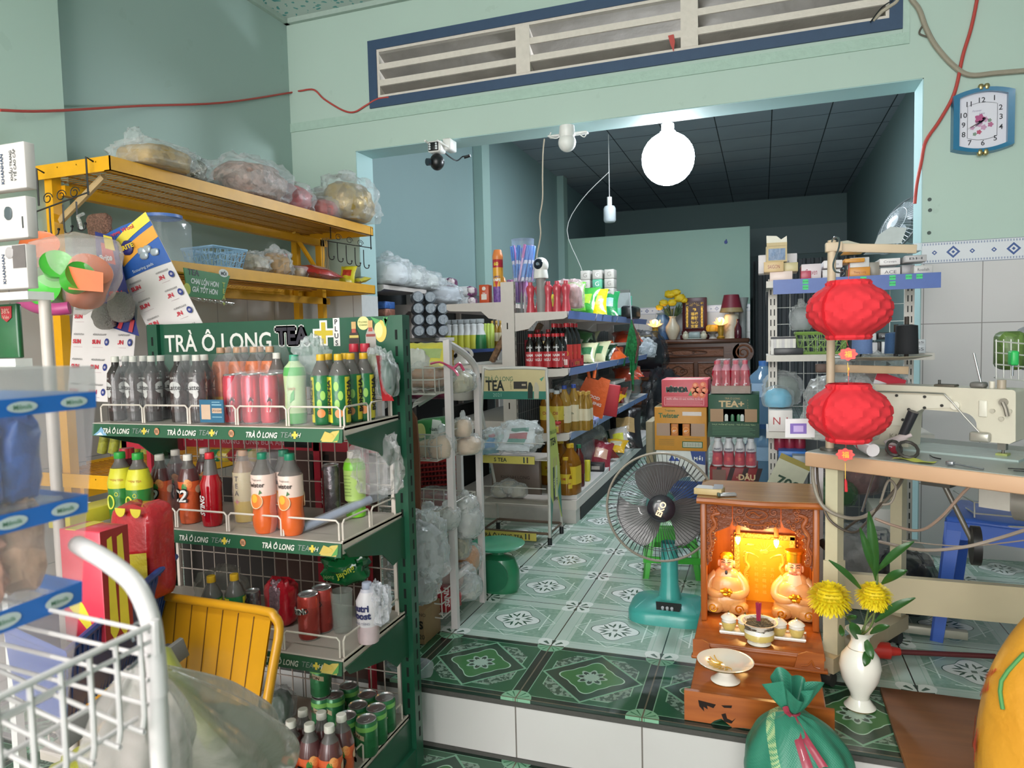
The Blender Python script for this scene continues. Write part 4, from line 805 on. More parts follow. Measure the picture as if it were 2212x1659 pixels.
# house: two posts a side, back, top
plank('side_panel',(hx0,HF,T1),(hx0+.014,hb,hz1),ORV);plank('side_panel',(hx1-.014,HF,T1),(hx1,hb,hz1),ORV)
plank('front_post',(hx0-.003,HF-.006,T1),(hx0+.018,HF+.016,hz1),ORV);plank('front_post',(hx1-.018,HF-.006,T1),(hx1+.003,HF+.016,hz1),ORV)
plank('back_panel',(hx0,hb-.01,T1),(hx1,hb,hz1),ORV)
tp=MB();x0,x1=hx0-.012,hx1+.012;oo=[(x0+(x1-x0)*k/16,HF-.03-.018*math.sin(PI*k/16)**2)for k in range(17)]+[(x1,hb+.01),(x0,hb+.01)]
n=len(oo);tp.add([(x,y,hz1+.003)for x,y in oo]+[(x,y,hz1+.02)for x,y in oo],[tuple(range(n))[::-1],tuple(range(n,2*n))]+[(i,(i+1)%n,(i+1)%n+n,i+n)for i in range(n)],wood('b5834a','8f6234',1,.25,0,'altar_top_wood'),0)
tp.tube([(x,y,hz1+.008)for x,y in oo[:17]],.011,OR,8);part('top_board',tp,al)
# carved frieze and dragon side panels, built as scrolls of carving standing off a board
def scrolls(m_,pts,r,mt,y):m_.tube([(x,y,z)for x,z in pts],r,mt,6,sub=3)
def spiral(cx,cz,R,a0,turns,s=1,n=12):return[(cx+R*(1-k/n*.8)*math.cos(a0+s*turns*2*PI*k/n),cz+R*(1-k/n*.8)*math.sin(a0+s*turns*2*PI*k/n))for k in range(n+1)]
def fz(x,y):return at(x,y,Y=HF)
a,b=fz(1583,1092),fz(1686,1145);CV=P('a4562a',.4,var=.2,scale=60)
m_=MB();m_.prism([(a[0],a[2]),(b[0],a[2]),(b[0],b[2]+.01),(b[0]-.03,b[2]+.004),(b[0]-.06,b[2]-.004),((a[0]+b[0])/2,b[2]-.006),(a[0]+.06,b[2]-.004),(a[0]+.03,b[2]+.004),(a[0],b[2]+.01)],.008,ORD_,Matrix.Translation((0,HF+.004,0)))
cx,cz=(a[0]+b[0])/2,a[2]-.028
m_.tube([(cx+.035*math.cos(t_),HF,cz+.017*math.sin(t_))for t_ in[2*PI*k/20 for k in range(20)]],.0025,CV,6,closed=1)
for s_ in(-1,1):
 for(dx,dz,R,a0,tn)in((.055,.012,.016,1,1.2),(.058,-.018,.014,3,1.3),(.035,-.034,.012,0,1.2),(.07,-.034,.01,2,1),(.018,-.04,.01,4,1.1)):scrolls(m_,spiral(cx+s_*dx,cz+dz,R,a0 if s_>0 else PI-a0,tn,s_),.0024,CV,HF)
m_.tube([(cx-.02,HF,cz+.004),(cx-.008,HF,cz+.008),(cx+.008,HF,cz-.003),(cx+.02,HF,cz+.004)],.003,CV,6,sub=3).tube([(cx-.045,HF,cz-.03),(cx,HF,cz-.036),(cx+.045,HF,cz-.03)],.003,CV,6,sub=3)
part('carved_frieze',m_,al)
rnd=random.Random(4)
for side in(0,1):
 xs=(hx0+.018,hx0+.068)if side==0 else(hx1-.068,hx1-.018);q=fz(1583 if side==0 else 1690,1092);z0_=q[2];out_=xs[0]if side==0 else xs[1];in_=(a[0]-.003)if side==0 else(b[0]+.003)
 prof=[(out_,z0_),(in_,z0_),(in_,z0_-.055),(in_+(-.008 if side==0 else .008),z0_-.075),(out_+(.024 if side==0 else-.024),z0_-.1),(out_+(.03 if side==0 else-.03),z0_-.12),(out_+(.012 if side==0 else-.012),z0_-.15),(out_+(.018 if side==0 else-.018),z0_-.18),(out_+(.006 if side==0 else-.006),z0_-.21),(out_,z0_-.22)]
 m_=MB().prism(prof,.007,ORD_,Matrix.Translation((0,HF+.005,0)))
 for k in range(26):
  f=k/26;dz=.008+f*.195;wdt=abs(in_-out_)*(1 if dz<.06 else max(.25,1-(dz-.05)/.13));x_=out_+(1 if side==0 else-1)*wdt*(.2+.6*rnd.random())
  scrolls(m_,spiral(x_,z0_-dz,.006+.005*rnd.random(),rnd.random()*6,.9+.4*rnd.random(),rnd.choice((-1,1)),8),.0022,CV,HF+.001)
 m_.tube([(out_+(1 if side==0 else-1)*w_,HF,z0_-d_)for w_,d_ in((.045,.03),(.02,.04),(.03,.07),(.012,.1),(.016,.14),(.006,.17),(.01,.2))],[.006,.008,.007,.006,.005,.004,.002],CV,8,sub=4)
 part('dragon_carving',m_,al)
gold=P('e8a81c',.32,.35,var=.1);gold2=P('f0c84a',.3,.3);
pz0,pz1=at(1590,1345,Y=hb-.03)[2],at(1590,1152,Y=hb-.03)[2];gx0,gx1=at(1588,1250,Y=hb-.03)[0],at(1716,1250,Y=hb-.03)[0];gy=hb-.03
pn=part('golden_panel',MB().box((gx0,gy,pz0),(gx1,gy+.012,pz1),gold),al)
m_=MB()
for(p0,p1)in(((gx0-.004,pz0-.004),(gx0+.018,pz1+.004)),((gx1-.018,pz0-.004),(gx1+.004,pz1+.004)),((gx0-.004,pz1-.014),(gx1+.004,pz1+.006)),((gx0-.004,pz0-.006),(gx1+.004,pz0+.014))):m_.rbox((p0[0],gy-.008,p0[1]),(p1[0],gy+.004,p1[1]),.003,P('d9b050',.35,.3,bumpy=.8,scale=90))
part('panel_frame',m_,al)
m_=MB();gcx=(gx0+gx1)/2
for k in range(9):t_=PI*(k+.5)/9;m_.tube([(gcx+.012*math.cos(t_),gy-.002,pz1-.06+.012*math.sin(t_)),(gcx+.036*math.cos(t_),gy-.002,pz1-.06+.036*math.sin(t_))],.0012,gold2,4)
m_.blob((gcx,gy-.001,pz1-.062),(.014,.004,.009),gold2,2,.4)
for s_ in(-1,1):
 m_.tube([(gcx+s_*x,gy-.002,pz1-z)for x,z in((.02,.085),(.035,.075),(.06,.07),(.066,.1),(.055,.12),(.07,.15),(.06,.18),(.068,.21),(.06,.24))],[.002,.005,.007,.006,.007,.006,.006,.005,.003],gold2,8,sub=4)
 for k in range(10):scrolls(m_,spiral(gcx+s_*(.058+.012*rnd.random()),pz1-.07-.018*k,.007,rnd.random()*6,1,s_,8),.0018,gold2,gy-.003)
 m_.blob((gcx+s_*.05,gy-.001,pz1-.04),(.014,.003,.006),gold2,3,.3)
for k in range(7):scrolls(m_,spiral(gcx-.054+k*.018,pz0+.024,.007,k,1,1,8),.0018,gold2,gy-.003)
for r_,row in enumerate(('天五','後唐五','前土方','地龍財','主神神','神福祿')):
 for c_,ch in enumerate(row):m_.text(ch,(gcx-.028+.028*c_,gy-.001,pz1-.105-r_*.022),(1,0,0),(0,0,1),.015,gold2,bold=.015,thick=.002)
part('panel_relief',m_,al)
m_=MB()
for x in(gx0-.012,gx1+.008):
 for k in range(20):m_.blob((x+.002,gy+.0,pz0+.004+k*(pz1-pz0)/20),(.003,.003,.004),P('c8803a',.3),amp=0,nu=6,nv=4)
part('beaded_pillar',m_,al)
LE=bpy.data.materials.new('warm_bulb_glass');LE.use_nodes=1;b_=LE.node_tree.nodes['Principled BSDF'];b_.inputs['Emission Color'].default_value=(1,.78,.36,1);b_.inputs['Emission Strength'].default_value=22
for k,(x,y)in enumerate(((1594,1165),(1677,1172))):
 q=at(x,y,Y=HF+.11);t=thing('altar_bulb',('left' if k==0 else'right')+' small flame bulb glowing under the altar frieze','light bulb',q,0,'altar flame bulbs')
 part('bulb_glass',MB().lathe([(0,-.02),(.004,-.014),(.008,-.004),(.009,.004),(.007,.01)],LE,14),t,wl=0)
 part('socket',MB().lathe([(.007,.009),(.009,.016),(.006,.02),(.008,.022),(.008,max(.045,hz1-q[2]))],P('c07838',.4),14),t,wl=0)
 l=bpy.data.lights.new('altar_bulb_light','POINT');l.energy=1.5;l.color=(1,.66,.22);l.shadow_soft_size=.012;lo=bpy.data.objects.new('altar_bulb_light',l);lo.location=q+V((0,-.02,-.022));COL.objects.link(lo)
# figurines
def statue(px_,py_,label,hat):
 q=at(px_,py_,Z=T1+.002);q[1]=min(q[1],HF+.15);q=V((q[0],HF+.11,T1+.001));t=thing('deity_figurine',label,'figurine',q,0,'seated porcelain deities in the altar')
 sk=P('e0a070',.3,coat=.4,var=.08);rb=P('e0a868',.3,coat=.4,var=.3,scale=40);gl=P('e0a020',.25,.7);ink=P('2a1a14',.4)
 m_=MB();m_.blob((0,0,.03),(.052,.038,.032),rb,1,.06,e=.8);m_.blob((0,-.004,.062),(.043,.032,.04),rb,2,.05);m_.blob((0,0,.09),(.034,.024,.026),rb,3,.04)
 for s_ in(-1,1):
  m_.tube([(s_*.026,0,.098),(s_*.044,-.006,.078),(s_*.046,-.02,.056),(s_*.022,-.034,.052),(s_*.008,-.036,.056)],[.013,.014,.012,.01,.006],rb,10,sub=3);m_.blob((s_*.032,-.026,.018),(.026,.02,.017),rb,5+s_,.08)
 part('robed_body',m_,t,wl=0)
 m_=MB();m_.blob((0,-.003,.128),(.019,.019,.024),sk,1,0,e=1);m_.blob((0,-.022,.126),(.004,.005,.005),sk,1,0,nu=8,nv=6)
 for s_ in(-1,1):m_.blob((s_*.02,0,.126),(.004,.004,.009),sk,1,0,nu=8,nv=6);m_.blob((s_*.01,-.016,.12),(.006,.006,.006),sk,1,0,nu=8,nv=6)
 for s_ in(-1,1):m_.tube([(s_*.004,-.0215,.133),(s_*.008,-.021,.1345),(s_*.013,-.0185,.133)],.0009,ink,4,sub=3).tube([(s_*.003,-.022,.138),(s_*.008,-.0215,.1405),(s_*.014,-.0175,.139)],.001,ink,4,sub=3)
 m_.tube([(-.005,-.0215,.117),(0,-.0225,.1155),(.005,-.0215,.117)],.0014,P('c04a3a',.4),5,sub=3)
 part('head',m_,t,wl=0)
 if hat:part('hat',MB().lathe([(0,.145),(.019,.145),(.02,.166),(.024,.168),(.024,.174),(0,.175)],gl,18,c=(0,-.002,0)),t,wl=0);part('white_beard',MB().grid(lambda u,v:((u-.5)*(.026+.01*math.sin(PI*v)),-.021-.008*math.sin(PI*u)-.006*v,.116-.052*v),8,8,P('f0d8a8',.4)),t,wl=0)
 else:part('cap',MB().blob((0,.0,.143),(.018,.017,.012),gl,4,.1),t,wl=0);part('goatee',MB().blob((0,-.02,.106),(.004,.003,.006),ink,1,0,nu=8,nv=6),t,wl=0)
 m_=MB()
 for k in range(7):a=k*.9;m_.blob((.012*math.cos(a),-.04+.003*math.sin(a*2),.06+.006*math.sin(a)),(.006,.005,.005),gl,k,.3,nu=8,nv=6)
 part('gold_ingots',m_,t,wl=0)
 m_=MB()
 for s_ in(-1,1):scrolls(m_,spiral(s_*.034,.02,.012,0,1.3,s_,10),.002,gl,-.048)
 part('gold_pattern',m_,t,wl=0);t.scale=(1.3,1.15,1.38)
statue(1572,1350,'porcelain deity with goatee sitting at left inside altar',0)
statue(1715,1360,'porcelain deity with flat hat and white beard inside altar',1)
bpy.context.view_layer.update()
for o_ in[o for o in COL.objects if o.name.startswith('deity_figurine')]:o_.location.x=at(1570 if o_.name=='deity_figurine' else 1716,1330,Y=HF+.11)[0]
# offering tray with five lidded cups
PO=P('f0ece2',.12,coat=.5,var=.03);YB=P('d8c070',.2,coat=.5);GL=P('9a7a40',.25,.7)
tz=T1+.001;c0=V((-.012,2.425,tz))
m_=MB();m_.rbox((c0[0]-.125,c0[1]-.03,tz),(c0[0]+.14,c0[1]+.03,tz+.006),.003,PO)
m_.tube([(c0[0]-.125,c0[1]-.032,tz+.01),(c0[0]+.14,c0[1]-.032,tz+.01),(c0[0]+.145,c0[1]+.03,tz+.01),(c0[0]-.13,c0[1]+.03,tz+.01)],.004,PO,8,closed=1);solo('offering_tray',m_,'long white porcelain tray under the lidded cups','tray',wl=1)
proto('cup',[('cup_body',MB().lathe([(0,0),(.014,0),(.017,.006),(.0205,.018),(.021,.024),(.019,.03),(.02,.034)],[PO,YB,YB,YB,PO,PO],22).tube([(.021*math.cos(a),.021*math.sin(a),.025)for a in[2*PI*k/24 for k in range(24)]],.0006,GL,4,closed=1)),('cup_lid',MB().lathe([(.0225,.034),(.021,.037),(.012,.044),(.004,.046),(.003,.049),(.005,.051),(0,.055)],[PO,PO,PO,PO,GL,GL],22))])
for i,x in enumerate((-.097,-.045,.008,.06,.114)):inst('cup','lidded_cup','white and yellow lidded cup, '+nth(i,5)+' of five on the altar tray','cup',(c0[0]+x,c0[1],tz+.007),0,'lidded cups on the altar tray',s=1.18)
# incense bowl
q=V((at(1640,1432,Y=2.34)[0],2.352,T1+.001));t=thing('incense_bowl','white and yellow incense bowl full of ash on the altar edge','bowl',q,s=1.2)
part('bowl',MB().lathe([(0,0),(.03,0),(.031,.004),(.026,.01),(.038,.018),(.039,.034),(.034,.044),(.04,.056),(.048,.062),(.044,.062),(.036,.054),(0,.052)],[PO,GL,PO,YB,YB,PO,PO,PO,PO,PO,PO],30),t,wl=0)
ash=P('6a6050',.95,bumpy=1,scale=120,var=.4);m_=MB().blob((0,0,.05),(.036,.036,.012),ash,3,.2)
for k in range(60):a=rnd.random()*6.3;r_=rnd.random()*.034;b2=rnd.random()*6.3;m_.tube([(r_*math.cos(a),r_*math.sin(a),.058+rnd.random()*.006),(r_*math.cos(a)+.012*math.cos(b2),r_*math.sin(a)+.012*math.sin(b2),.06+rnd.random()*.006)],.0008,P('8a7a60',.9),3)
part('ash',m_,t,wl=0,kd='stuff')
proto('stick',[('incense_stick',MB().cyl((0,0,0),(0,0,.062),.0011,P('a8284c',.7),seg=5))])
for k in range(22):o_=bpy.data.objects.new('incense_stick',_pro['stick'][0][1]);COL.objects.link(o_);o_.parent=t;o_.location=(-.002+.009*(rnd.random()-.5),.006*(rnd.random()-.5),.05);o_.rotation_euler=((rnd.random()-.5)*.12,(rnd.random()-.5)*.16,0)
# footed plate
q=V((at(1567,1470,Y=2.17)[0],2.17,T2+.001));t=thing('footed_plate','white footed plate with gold flower painting on the lower tier','plate',q,s=1.17)
part('foot',MB().lathe([(0,0),(.036,0),(.037,.003),(.03,.008),(.018,.02),(.018,.032)],[PO,GL,PO,PO,PO],30),t,wl=0)
part('dish',MB().lathe([(0,.034),(.02,.032),(.07,.052),(.071,.055),(.066,.0555),(.04,.043),(0,.04)],[PO,PO,GL,PO,PO,PO],40),t,wl=0)
m_=MB();yp=P('d8a838',.4)
for k in range(9):a=2.2+k*.35;m_.tube([(.012*math.cos(a),.012*math.sin(a),.0425),(.028*math.cos(a+.3),.028*math.sin(a+.3),.0445),(.045*math.cos(a+.1),.045*math.sin(a+.1),.0495)],.0013,yp,4,sub=2)
m_.blob((-.04,.01,.048),(.004,.004,.001),P('c04a60',.4),amp=0,nu=8,nv=4);part('painted_flowers',m_,t,wl=0)
# on top
q=V((at(1534,1060,Y=HF+.03)[0],HF+.03,hz1+.021));solo('cigarette_box',MB().rbox((-.05,-.03,0),(.045,.03,.022),.002,P('c4ac7c',.5)).add([(-.045,-.028,.0225),(.02,-.028,.0225),(.0,.028,.0225),(-.045,.028,.0225)],[(0,1,2,3)],P('a8a09a',.5),0).add([(.015,-.028,.0226),(.045,-.01,.0226),(.04,.025,.03),(.01,.02,.03)],[(0,1,2,3)],P('3a3430',.5),0),'opened tan cigarette box lying on the altar top','box',q,-.15)
q=V((at(1572,1070,Y=HF)[0],HF+.0,hz1+.021));solo('cigarette_lighter',MB().rbox((-.028,-.008,0),(.03,.008,.012),.004,P('a8a8a8',.3,.4)).rbox((-.036,-.008,0),(-.026,.008,.013),.003,P('4c5a50',.4)),'small grey lighter beside the cigarette box','lighter',q,.35)
# ================================================================ vase of chrysanthemums, sacks, board
q=at(1859,1533,Z=0);q=V((q[0]-.0,2.30,0));t=thing('flower_vase','white porcelain vase with gold rims holding yellow chrysanthemums','vase',q)
vp=[(0,0),(.045,0),(.047,.004),(.04,.012),(.027,.03),(.03,.045),(.055,.09),(.062,.13),(.055,.16),(.036,.185),(.027,.205),(.028,.22),(.045,.24),(.042,.24),(.024,.22),(.02,.15),(0,.1)]
part('vase_body',MB().lathe([(r*.95,z*1.0)for r,z in vp],[PO,GL]+[PO]*14,40).tube([(.0345*math.cos(a),.0345*math.sin(a),.185)for a in[2*PI*k/30 for k in range(30)]],.0008,GL,4,closed=1),t,wl=0)
sg=P('5a6e3a',.6);lg=P('2f5a28',.35,coat=.2,var=.25,scale=40);yel=P('f0d820',.6,var=.12,scale=90)
def mum(px_,py_,R,name_label):
 c=at(px_,py_,Y=2.28);h=part('chrysanthemum',MB(),t,label=name_label)if 0 else None;m_=MB()
 for L in range(10):
  n=12+4*min(L,5);el=1.5-L*.27
  for k in range(n):
   a=2*PI*(k+.37*L)/n+rnd.random()*.12;l_=R*(.8+.03*L+.14*rnd.random());wv=R*.085;d=V((math.cos(a)*math.cos(el),math.sin(a)*math.cos(el),math.sin(el)*.85));s_=V((-math.sin(a),math.cos(a),0))
   p1=c+d*l_*.5;p2=c+d*l_*.8+V((0,0,.06*R));p3=c+d*l_+V((0,0,-.02*R))
   m_.add([p1-s_*wv*.7,p1+s_*wv*.7,p2+s_*wv,p2-s_*wv,p3+s_*wv*.3,p3-s_*wv*.3],[(0,1,2,3),(3,2,4,5)],yel,1)
 m_.blob(c,(R*.6,R*.6,R*.52),yel,1,.1)
 part('flower_head',m_,t,label=name_label);return c
Rm=Matrix.Identity(4)
c1=mum(1792,1290,.062,'large yellow chrysanthemum head drooping left');c2=mum(1888,1285,.05,'smaller yellow chrysanthemum head');mum(1905,1310,.02,'yellow bud')
top=q+V((0,0,.22))
for a_,b2 in((top+V((-.01,0,0)),c1),(top+V((.008,0,0)),c2),(top,at(1905,1312,Y=2.28))):part('stem',MB().tube([a_-V((0,0,.1)),a_,(a_+b2)/2+V((0,.01,.01)),b2],.003,sg,6,sub=4),t)
def leaf(a,b2,wv,bend,mt=lg):
 a,b2=V(a),V(b2);d=b2-a;s_=d.cross(V((0,1,0))).normalized()
 def fn(u,v):p=a+d*v+V((0,-.01,bend))*math.sin(PI*v);return p+s_*((u-.5)*2*wv*math.sin(PI*min(.97,v*.93+.05))**.8)+V((0,.25*wv*abs(u-.5)*2,0))
 return MB().grid(fn,4,10,mt)
for x0,y0,x1,y1,wv,bd in((1893,1255,1877,1105,.014,.01),(1890,1240,1858,1140,.011,0),(1895,1235,1975,1170,.012,.015),(1905,1262,1960,1232,.013,.01),(1862,1275,1790,1210,.009,.01),(1890,1345,1978,1292,.012,.015),(1880,1370,1922,1352,.011,.01),(1855,1385,1838,1345,.015,.01),(1875,1400,1868,1440,.012,0),(1870,1380,1885,1425,.012,0),(1830,1340,1850,1330,.01,.005),(1815,1350,1820,1375,.008,0)):
 part('leaf',leaf(at(x0,y0,Y=2.28),at(x1,y1,Y=2.24),wv,bd),t)
part('stem',MB().tube([top,at(1885,1345,Y=2.28),at(1895,1255,Y=2.28),at(1890,1180,Y=2.27)],.003,sg,6,sub=4),t)
# green rice sack, tied with red ribbon, on the lower floor against the riser
gsk,nt,bs=newmat('woven_green_sack');tc,(x,y,z)=coords(nt)
wv_=((x+y*.6)*900).op('SINE')*(z*900).op('SINE');c=cmix(nt,noise_n(nt,tc,6,3),'3f8f76','2b7059');c=cmix(nt,((x*.8-y*.2+z*.35).frac(.19,-.02).abs()<.055),c,cmix(nt,wv_>-.1,'4a9470','a9c08c'));nt.links.new(c.k,bs.inputs['Base Color']);bs.inputs['Roughness'].default_value=.42;bump(nt,bs,wv_,.15,.002)
sx,sy=at(1722,1600,Y=1.90)[0],1.895;t=thing('rice_sack','woven green sack tied with a red ribbon, in front of the altar','sack',(sx,sy,LOW))
neck=at(1710,1555,Y=1.86);nz=neck[2]-LOW
m_=MB();R=.133
def sack(u,v):
 a=2*PI*u;fold=math.cos(a*9+1.5*math.sin(a));
 if v<.75:h=v/.75;z=nz*(.02+.98*h);r=R*(1-.06*(1-h)**3)*(1 if h<.6 else math.cos((h-.6)/.4*1.42)**.62);amp=.09*max(0,h-.45)/.55;r*=1+amp*fold+.03*noise.noise(V((math.cos(a)*2,math.sin(a)*2,v*4)));k=1 if h<.98 else 1;z-=.012*max(0,h-.6)*fold
 else:h=(v-.75)/.25;z=nz*(1+.0)+.004+.075*h;r=.013+.042*h**.7*(1+.4*math.cos(5*a+1)+.2*fold);z+=.014*math.sin(3*a+2)*h
 n_=noise.noise(V((math.cos(a)*3,math.sin(a)*3,v*9)));ox=(-.012 if v>.6 else 0)*min(1,(v-.6)/.15)if v>.6 else 0
 return((r+.004*n_)*math.cos(a)+ox,(r+.004*n_)*math.sin(a)*.92,max(.002,z))
m_.grid(sack,108,60,gsk);part('sack_body',m_,t,wl=0)
rb=P('9c3448',.4,coat=.3,var=.25)
m_=MB().tube([(.017*math.cos(a)-.012,.017*math.sin(a),nz+.002)for a in[2*PI*k/16 for k in range(16)]],.004,rb,6,closed=1)
def strap(pts,w0,w1,mm):
 def fn(u,v):
  i=v*(len(pts)-1);k=min(int(i),len(pts)-2);f=i-k;p=V(pts[k]).lerp(V(pts[k+1]),f);ww=w0+(w1-w0)*v;return(p[0]+(u-.5)*ww,p[1]-.002*math.cos(u*6),p[2]+(u-.5)*ww*.4)
 return mm.grid(fn,4,12,rb)
strap([(-.01,-.02,nz),(.0,-.075,nz-.03),(.02,-.115,nz-.075),(.03,-.128,nz-.14),(.03,-.128,nz-.22)],.014,.032,m_);strap([(-.01,-.018,nz),(.02,-.075,nz-.028),(.055,-.105,nz-.07)],.012,.02,m_);strap([(-.012,-.02,nz+.0),(-.025,-.028,nz+.015),(-.03,-.026,nz+.028)],.01,.014,m_)
part('ribbon',m_,t,wl=0)
# yellow sack
ysk,nt,bs=newmat('yellow_sack_plastic');tc,(x,y,z)=coords(nt);n=noise_n(nt,tc,5,4);nt.links.new(cmix(nt,n,'e8a838','c98420').k,bs.inputs['Base Color']);bs.inputs['Roughness'].default_value=.42;bump(nt,bs,noise_n(nt,tc,14,4),.35,.02)
cy_=at(2212,1500,Y=1.62);cx_=cy_[0]+.165;R=.235;t=thing('yellow_sack','big yellow sack with red wheat ear print at right edge','sack',(cx_,1.66,LOW));zt_=at(2180,1318,Y=1.62)[2]-LOW
m_=MB()
def ysack(u,v):
 a=2*PI*u;h=v;z=zt_*(h**.9);r=R*(math.sin(PI*min(1,.16+.84*h)**1.0)**.42 if h<.93 else .4);r=R*(1-abs(h*1.9-.95)**2.6*.55);r*=1+.03*math.cos(5*a+3*h)+.02*noise.noise(V((math.cos(a)*3,math.sin(a)*3,h*5)));return(r*math.cos(a),r*math.sin(a)*.9,max(z,.002))
m_.grid(ysack,80,40,ysk);m_.blob((0.0,-.02,zt_+.0),(R*.5,R*.4,.03),ysk,7,.25);part('sack_body',m_,t,wl=0)
rp=P('d0402a',.5)
def on_y(a,zz,dr=.004):h=(zz/zt_)**(1/.9);h=max(0,min(1,h));x_,y_,z_=ysack(a/(2*PI)%1,h);k=1+dr/R;return V((x_*k,y_*k,z_))
m_=MB()
for k in range(9):
 a=math.radians(160+k*3);zz=.575+k*.0065
 for s_ in(-1,1):
  p=on_y(a,zz,.003);p2=on_y(a+.075,zz+.004+s_*.022,.003);p3=on_y(a+.045,zz+s_*.026,.003);m_.add([p,p2,p3],[(0,1,2),(2,1,0)],rp,0)
part('wheat_print',m_,t,wl=0)
m_=MB()
for i,(ch,aa)in enumerate((('0',166),('4',180))):
 vs_,fs_,bb=glyphs(ch,.02,0);m_.add([on_y(math.radians(aa+(x_*14)),.45+y_*.1,.004)for x_,y_ in vs_],fs_,rp,0)
part('number_print',m_,t,wl=0)
m_=MB().tube([on_y(math.radians(200),zt_*.9,.004),on_y(math.radians(196),zt_*.82,.006),on_y(math.radians(202),zt_*.76,.006)],.004,P('4c8c4c',.7),6,sub=3);part('green_tie',m_,t,wl=0)
bw=wood('84532f','6a4024',.6,.5,0,'plank_wood')
solo('wooden_board',MB().rbox((.345,1.97,.001),(1.1,2.415,.018),.003,bw),'flat brown wooden board lying on the step beside the yellow sack','board',wl=1)
# ================================================================ table fan
FX=at(1432,1300,Y=2.85)[0];TQ=P('3f9c94',.3,coat=.3,var=.05)
t=thing('table_fan','turquoise table fan with dark blades and lettered hub, on the floor','fan',(FX+.02,2.87,0))
def base(u,v):
 a=2*PI*u;q_=(abs(math.cos(a))**4+abs(math.sin(a))**4)**-.25;k,z=[(0,0),(1,0),(1.0,.03),(.97,.042),(.9,.05),(.5,.06),(.3,.072),(.22,.085),(0,.086)][min(8,int(v*8+.001))];return(k*.155*q_*math.cos(a),k*.135*q_*math.sin(a),z)
part('base',MB().grid(base,56,8,TQ),t,wl=0)
part('base_ridge',MB().tube([(-.12,-.1,.047),(-.105,-.05,.053),(-.09,0,.054),(-.1,.06,.052)],.004,TQ,6,sub=4).tube([(.12,-.1,.047),(.105,-.05,.053),(.09,0,.054),(.1,.06,.052)],.004,TQ,6,sub=4),t,wl=0)
cpn=MB().prism([(-.05,.022),(.05,.022),(.044,-.018),(.03,-.022),(-.03,-.022),(-.044,-.018)],.02,BLK,Matrix.Translation((0.01,-.095,.062))@Matrix.Rotation(-.75,4,'X'));part('control_panel',cpn,t,wl=0)
for k in range(3):part('push_button',MB().cyl((-.01+k*.018,-.1,.058),(-.01+k*.018,-.108,.067),.006,P('a8aab0',.3),seg=12),t,wl=0)
part('neck',MB().lathe([(.047,.07),(.044,.09),(.036,.13),(.033,.3)],TQ,24,c=(0.005,0,0)),t,wl=0)
HC=at(1428,1095,Y=2.74)-V((FX+.02,2.87,0));FG=Matrix.Translation(HC)@Matrix.Rotation(math.radians(8),4,'Z')@Matrix.Rotation(math.radians(90-6),4,'X')
def xf(mb):mb.v=[tuple(FG@V(p))for p in mb.v];return mb
gb=P('2b2b2d',.35,.5);rimm=P('8f867a',.4,.3)
RG=.208
part('motor_housing',xf(MB().lathe([(0,-.16),(.045,-.155),(.06,-.12),(.06,-.06),(.04,-.04),(0,-.04)],TQ,20)),t,wl=0)
for k,nm in((.045,'front_guard'),(-.06,'rear_guard')):part(nm,xf(guard(RG,72,gb,k,.0012,(.8,))),t,wl=0)
part('guard_rim',xf(MB().tube([(RG*math.cos(a),RG*math.sin(a),0)for a in[2*PI*j/60 for j in range(60)]],.005,rimm,8,closed=1)),t,wl=0)
for k in range(3):
 m_=MB();a0=math.radians(-15+120*k)
 def fn(u,v):r_=.175*(.22+.78*v)*(1-.08*(2*u-1)**4);a=a0+(u-.5)*(1.5-.1*v)-.3*v*v;return(r_*math.cos(a),r_*math.sin(a),-.01+(u-.5)*.045)
 part('fan_blade',xf(m_.grid(fn,12,10,tint('5f5a5a',.82,.25))),t,wl=0)
m_=MB().lathe([(.052,.036),(.053,.046),(.045,.056),(.02,.062),(0,.063)],P('2c2830',.2,coat=.6),32);part('hub_badge',xf(m_.text('EKO',(0,0,.063),V((math.cos(1.15),math.sin(1.15),0)),V((-math.sin(1.15),math.cos(1.15),0)),.03,P('d8b48c',.3,.5),bold=.03)),t,wl=0)
# ================================================================ stacks of drink cartons
def case(px0,py0,px1,py1,Y,d,base,fn,name,label,cat='carton',gp='drink cartons stacked in the doorway'):
 a=at(px0,(py0+py1)/2,Y=Y);b=at(px1,(py0+py1)/2,Y=Y);z1=at((px0+px1)/2,py0,Y=Y)[2];z0=at((px0+px1)/2,py1,Y=Y)[2]if base is None else base
 W,H=b[0]-a[0],z1-z0;m_=MB();fn(m_,W,H,d);solo(name,m_,label,cat,((a[0]+b[0])/2,Y,z0),0,gp);return z1
F_,U_=(1,0,0),(0,0,1)
def tx(m_,s,x,z,h,col,w=None,bold=.0,y=-.0012,shear=0,rough=.5):return m_.text(s,(x,y,z),F_,U_,h,P(col,rough,var=.02),width=w,bold=bold,shear=shear)
def rect(m_,x0,z0,x1,z1,col,y=-.0006,rough=.5,var=.05):return m_.add([(x0,y,z0),(x1,y,z0),(x1,y,z1),(x0,y,z1)],[(0,1,2,3)],P(col,rough,var=var),0)
def disc(m_,x,z,r,col,y=-.0009,sx=1,n=20,rough=.5):return m_.add([(x+r*sx*math.cos(2*PI*k/n),y,z+r*math.sin(2*PI*k/n))for k in range(n)],[tuple(range(n))],P(col,rough,var=.05),0)
CY=4.32
zb0=0
